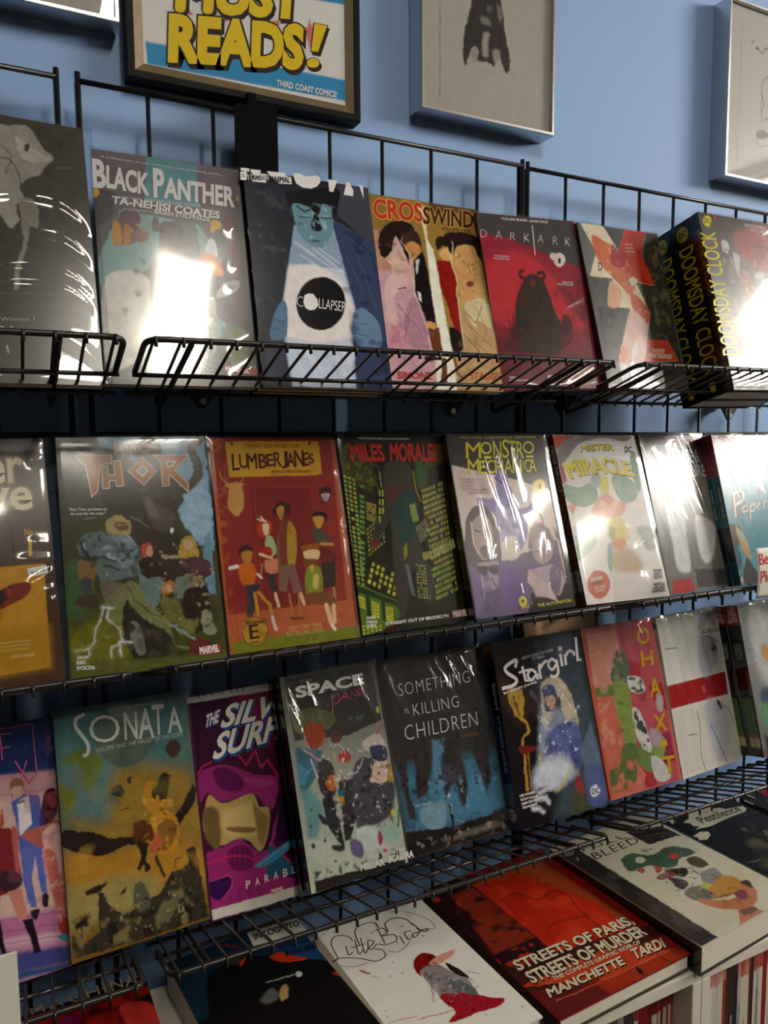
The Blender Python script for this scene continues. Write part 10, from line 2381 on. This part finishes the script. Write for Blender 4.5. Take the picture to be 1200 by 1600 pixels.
standing_comic(660.9, 3.3, 258, [('F', (196, 190, 178)), ('P', (130, 28, 22), (0, 0, 100, 0, 100, 14, 0, 14))], 'red-banded white comic spine, second from the upright under the red and black hardcover', -268)
standing_comic(656.3, 4.3, 260, [('F', (186, 178, 164)), ('P', (126, 26, 20), (0, 0, 100, 0, 100, 14, 0, 14)), ('P', (150, 66, 54), (0, 14, 100, 14, 100, 36, 0, 36))], 'red-banded white comic spine, third from the upright under the red and black hardcover', -268)
standing_comic(650.9, 5.1, 257, [('F', (192, 186, 172)), ('P', (122, 24, 20), (0, 0, 100, 0, 100, 14, 0, 14))], 'red-banded white comic spine, fourth from the upright under the red and black hardcover', -268)
standing_comic(646.5, 4.1, 259, [('F', (120, 24, 20))], 'dark red comic spine, fifth from the upright under the red and black hardcover', -268)
standing_comic(642.3, 3.9, 256, [('F', (190, 182, 168)), ('P', (126, 26, 22), (0, 0, 100, 0, 100, 15, 0, 15))], 'red-banded white comic spine, sixth from the upright under the red and black hardcover', -268)
standing_comic(629.3, 12.7, 258, [('F', (124, 26, 22)), ('P', (196, 188, 174), (14, 16, 86, 16, 86, 70, 14, 70)), ('T', 'VOLUME', '#8a2a24', (75, 20, 75, 66, 25, 20), 0.02)], 'thick red white-panelled comic spine, seventh from the upright under the red and black hardcover', -268)
standing_comic(625.3, 3.7, 260, [('F', (100, 22, 20))], 'dark red comic spine, eighth from the upright under the red and black hardcover', -268)
standing_comic(613.3, 11.7, 257, [('F', (126, 28, 22)), ('P', (190, 182, 168), (14, 20, 86, 20, 86, 70, 14, 70))], 'red white-panelled comic spine, ninth from the upright under the red and black hardcover', -268)
standing_comic(606.3, 6.7, 259, [('F', (130, 30, 24))], 'plain red comic spine, tenth from the upright under the red and black hardcover', -268)
standing_comic(599.3, 6.7, 256, [('F', (192, 186, 174)), ('P', (130, 30, 24), (0, 0, 100, 0, 100, 14, 0, 14))], 'red-topped white comic spine, eleventh from the upright under the red and black hardcover', -268)
standing_comic(581.3, 17.7, 236, [('F', (56, 54, 58))], 'dark grey comic spine, twelfth from the upright under the red and black hardcover', -268)
standing_comic(571.3, 9.7, 260, [('F', (150, 146, 138))], 'pale grey comic spine, thirteenth from the upright under the red and black hardcover', -268)


# ------------------------------------------------------------------ cards and signs
t = thing('sign_card', 'blank white card standing upright before the blue comic with neon letters', 'card', (-300, -296, CASE_TOP))
m = MB()
m.box(0, 197, 0, 2.5, 0, 282)
o = m.build('panel', M_CARD, t)
m = MB()
m.add([(60, 2.5, 0), (140, 2.5, 0), (140, 2.5, 200), (60, 2.5, 200), (60, 60, 0), (140, 60, 0)], [(0, 1, 2, 3), (0, 3, 4), (1, 5, 2), (4, 3, 2, 5), (0, 4, 5, 1)])
m.build('easel_back', M_CARD, t)

t = thing('shelf_card', 'curling white paper tag with red writing hanging before the pink and turquoise comic', 'card', (875.2, -207, -602))
m = MB()
nx, nz = 12, 12
vs, fs = [], []
for j in range(nz + 1):
    for i in range(nx + 1):
        u, v = i / nx, j / nz
        vs.append((u * 88 + 1.5 * v, -3 - 5 * math.sin(v * 2.6) - 3 * u * u, 40 - v * 74))
m.add(vs, grid_faces(nx + 1, nz + 1).tolist())
o = m.build('paper', M_CARD, t, True)
sd = o.modifiers.new('thickness', 'SOLIDIFY')
sd.thickness = 0.0004
m = MB()
tag_place = lambda u, v, k: (u / 100 * 88 + 1.5 * v / 100, k - 3.3 - 5 * math.sin(v / 100 * 2.6) - 3 * (u / 100) ** 2, 40 - v / 100 * 74)
letter_ops(m, [('T', 'Bets', '#c23a3a', (5, 33, 44, 31, 5, 11), 0.01), ('T', 'Pick', '#c23a3a', (7, 69, 44, 66, 7, 45), 0.01)], 88, 74, -0.2, tag_place)
m.build('handwriting', M_MATTE, t, False, True)

# ------------------------------------------------------------------ framed pictures on the wall
def frame(name, label, x0, x1, z0, z1, yf, bar, material, lip, group=None):
    t = thing(name, label, 'picture frame', (x0, WALL_Y, z0), group)
    w, h, d = x1 - x0, z1 - z0, yf - WALL_Y
    for a, b in (((0, 0), (w, 0)), ((w, 0), (w, h)), ((w, h), (0, h)), ((0, h), (0, 0))):
        e = Vector((b[0] - a[0], b[1] - a[1])).normalized()
        n = Vector((-e.y, e.x))
        A, B = Vector(a), Vector(b)
        C, D = B - e * bar + n * bar, A + e * bar + n * bar
        m = MB()
        pts = [A, B, C, D]
        c = .8
        A2, B2, C2, D2 = A + (e + n) * c, B + (-e + n) * c, C - (-e + n) * c, D - (e + n) * c
        m.add([(p.x, -0.5, p.y) for p in pts] + [(p.x, d + c, p.y) for p in pts] + [(p.x, d, p.y) for p in (A2, B2, C2, D2)],
              [(0, 1, 2, 3), (0, 4, 5, 1), (1, 5, 6, 2), (2, 6, 7, 3), (3, 7, 4, 0), (4, 8, 9, 5), (5, 9, 10, 6), (6, 10, 11, 7), (7, 11, 8, 4), (8, 11, 10, 9)])
        m.build('frame_bar', material, t)
    return t, w, h, d


def flat_art(t, name, x0, x1, z0, z1, y, art, cell=2.0, material=None):
    W, H = x1 - x0, z1 - z0
    m = MB()
    place = lambda u, v, k: (x0 + u / 100 * W, y + k, z1 - v / 100 * H)
    ops = ART.get(art, [])
    painted_sheet(m, W, H, ops, cell, 0, place)
    letter_ops(m, ops, W, H, -0.15, place)
    return m.build(name, material or M_MATTE, t, False, True)


# yellow-lettered sign: black outer frame, bronze inner slope, printed sheet
t, w, h, d = frame('framed_sign', 'black and bronze frame holding the sign with big yellow comic lettering', 57, 357, 25.5, 365, 20, 9, M_DARKFRAME, 0)
for a, b in (((9, 9), (w - 9, 9)), ((w - 9, 9), (w - 9, h - 9)), ((w - 9, h - 9), (9, h - 9)), ((9, h - 9), (9, 9))):
    e = Vector((b[0] - a[0], b[1] - a[1])).normalized()
    n = Vector((-e.y, e.x))
    A, B = Vector(a), Vector(b)
    C, D = B + (n - e) * 12, A + (n + e) * 12
    m = MB()
    m.add([(A.x, d + 1.5, A.y), (B.x, d + 1.5, B.y), (C.x, d + 7, C.y), (D.x, d + 7, D.y)], [(0, 1, 2, 3)])
    m.build('inner_slope', M_GOLD, t)
flat_art(t, 'printed_sheet', 20, w - 14, 17, h - 17, d + 6.5, 'sign', 1.6)

g = 'silver picture frames in a row on the blue wall'
for lab, x0, x1, z0, z1, art in (('silver frame with a dark pencil drawing of a cloaked figure, beside the yellow-lettered sign', 445, 676, 57, 400, 'draw_cloak'),
                                 ('silver frame with a faint line drawing, farthest along the wall from the yellow-lettered sign', 1051, 1282, 54, 350, 'draw_line'),
                                 ('silver frame over the dark grey skull cover, half cut off at the top', -182, 49, 77, 420, 'draw_blank')):
    t, w, h, d = frame('picture_frame', lab, x0, x1, z0, z1, 10, 5, M_SILVER, 0, g)
    flat_art(t, 'mounted_drawing', 5, w - 5, 5, h - 5, d + 7, art, 1.5)
    m = MB()
    m.box(4, w - 4, d + 3, d + 4, 4, h - 4)
    m.build('glass_pane', M_GLASS, t)
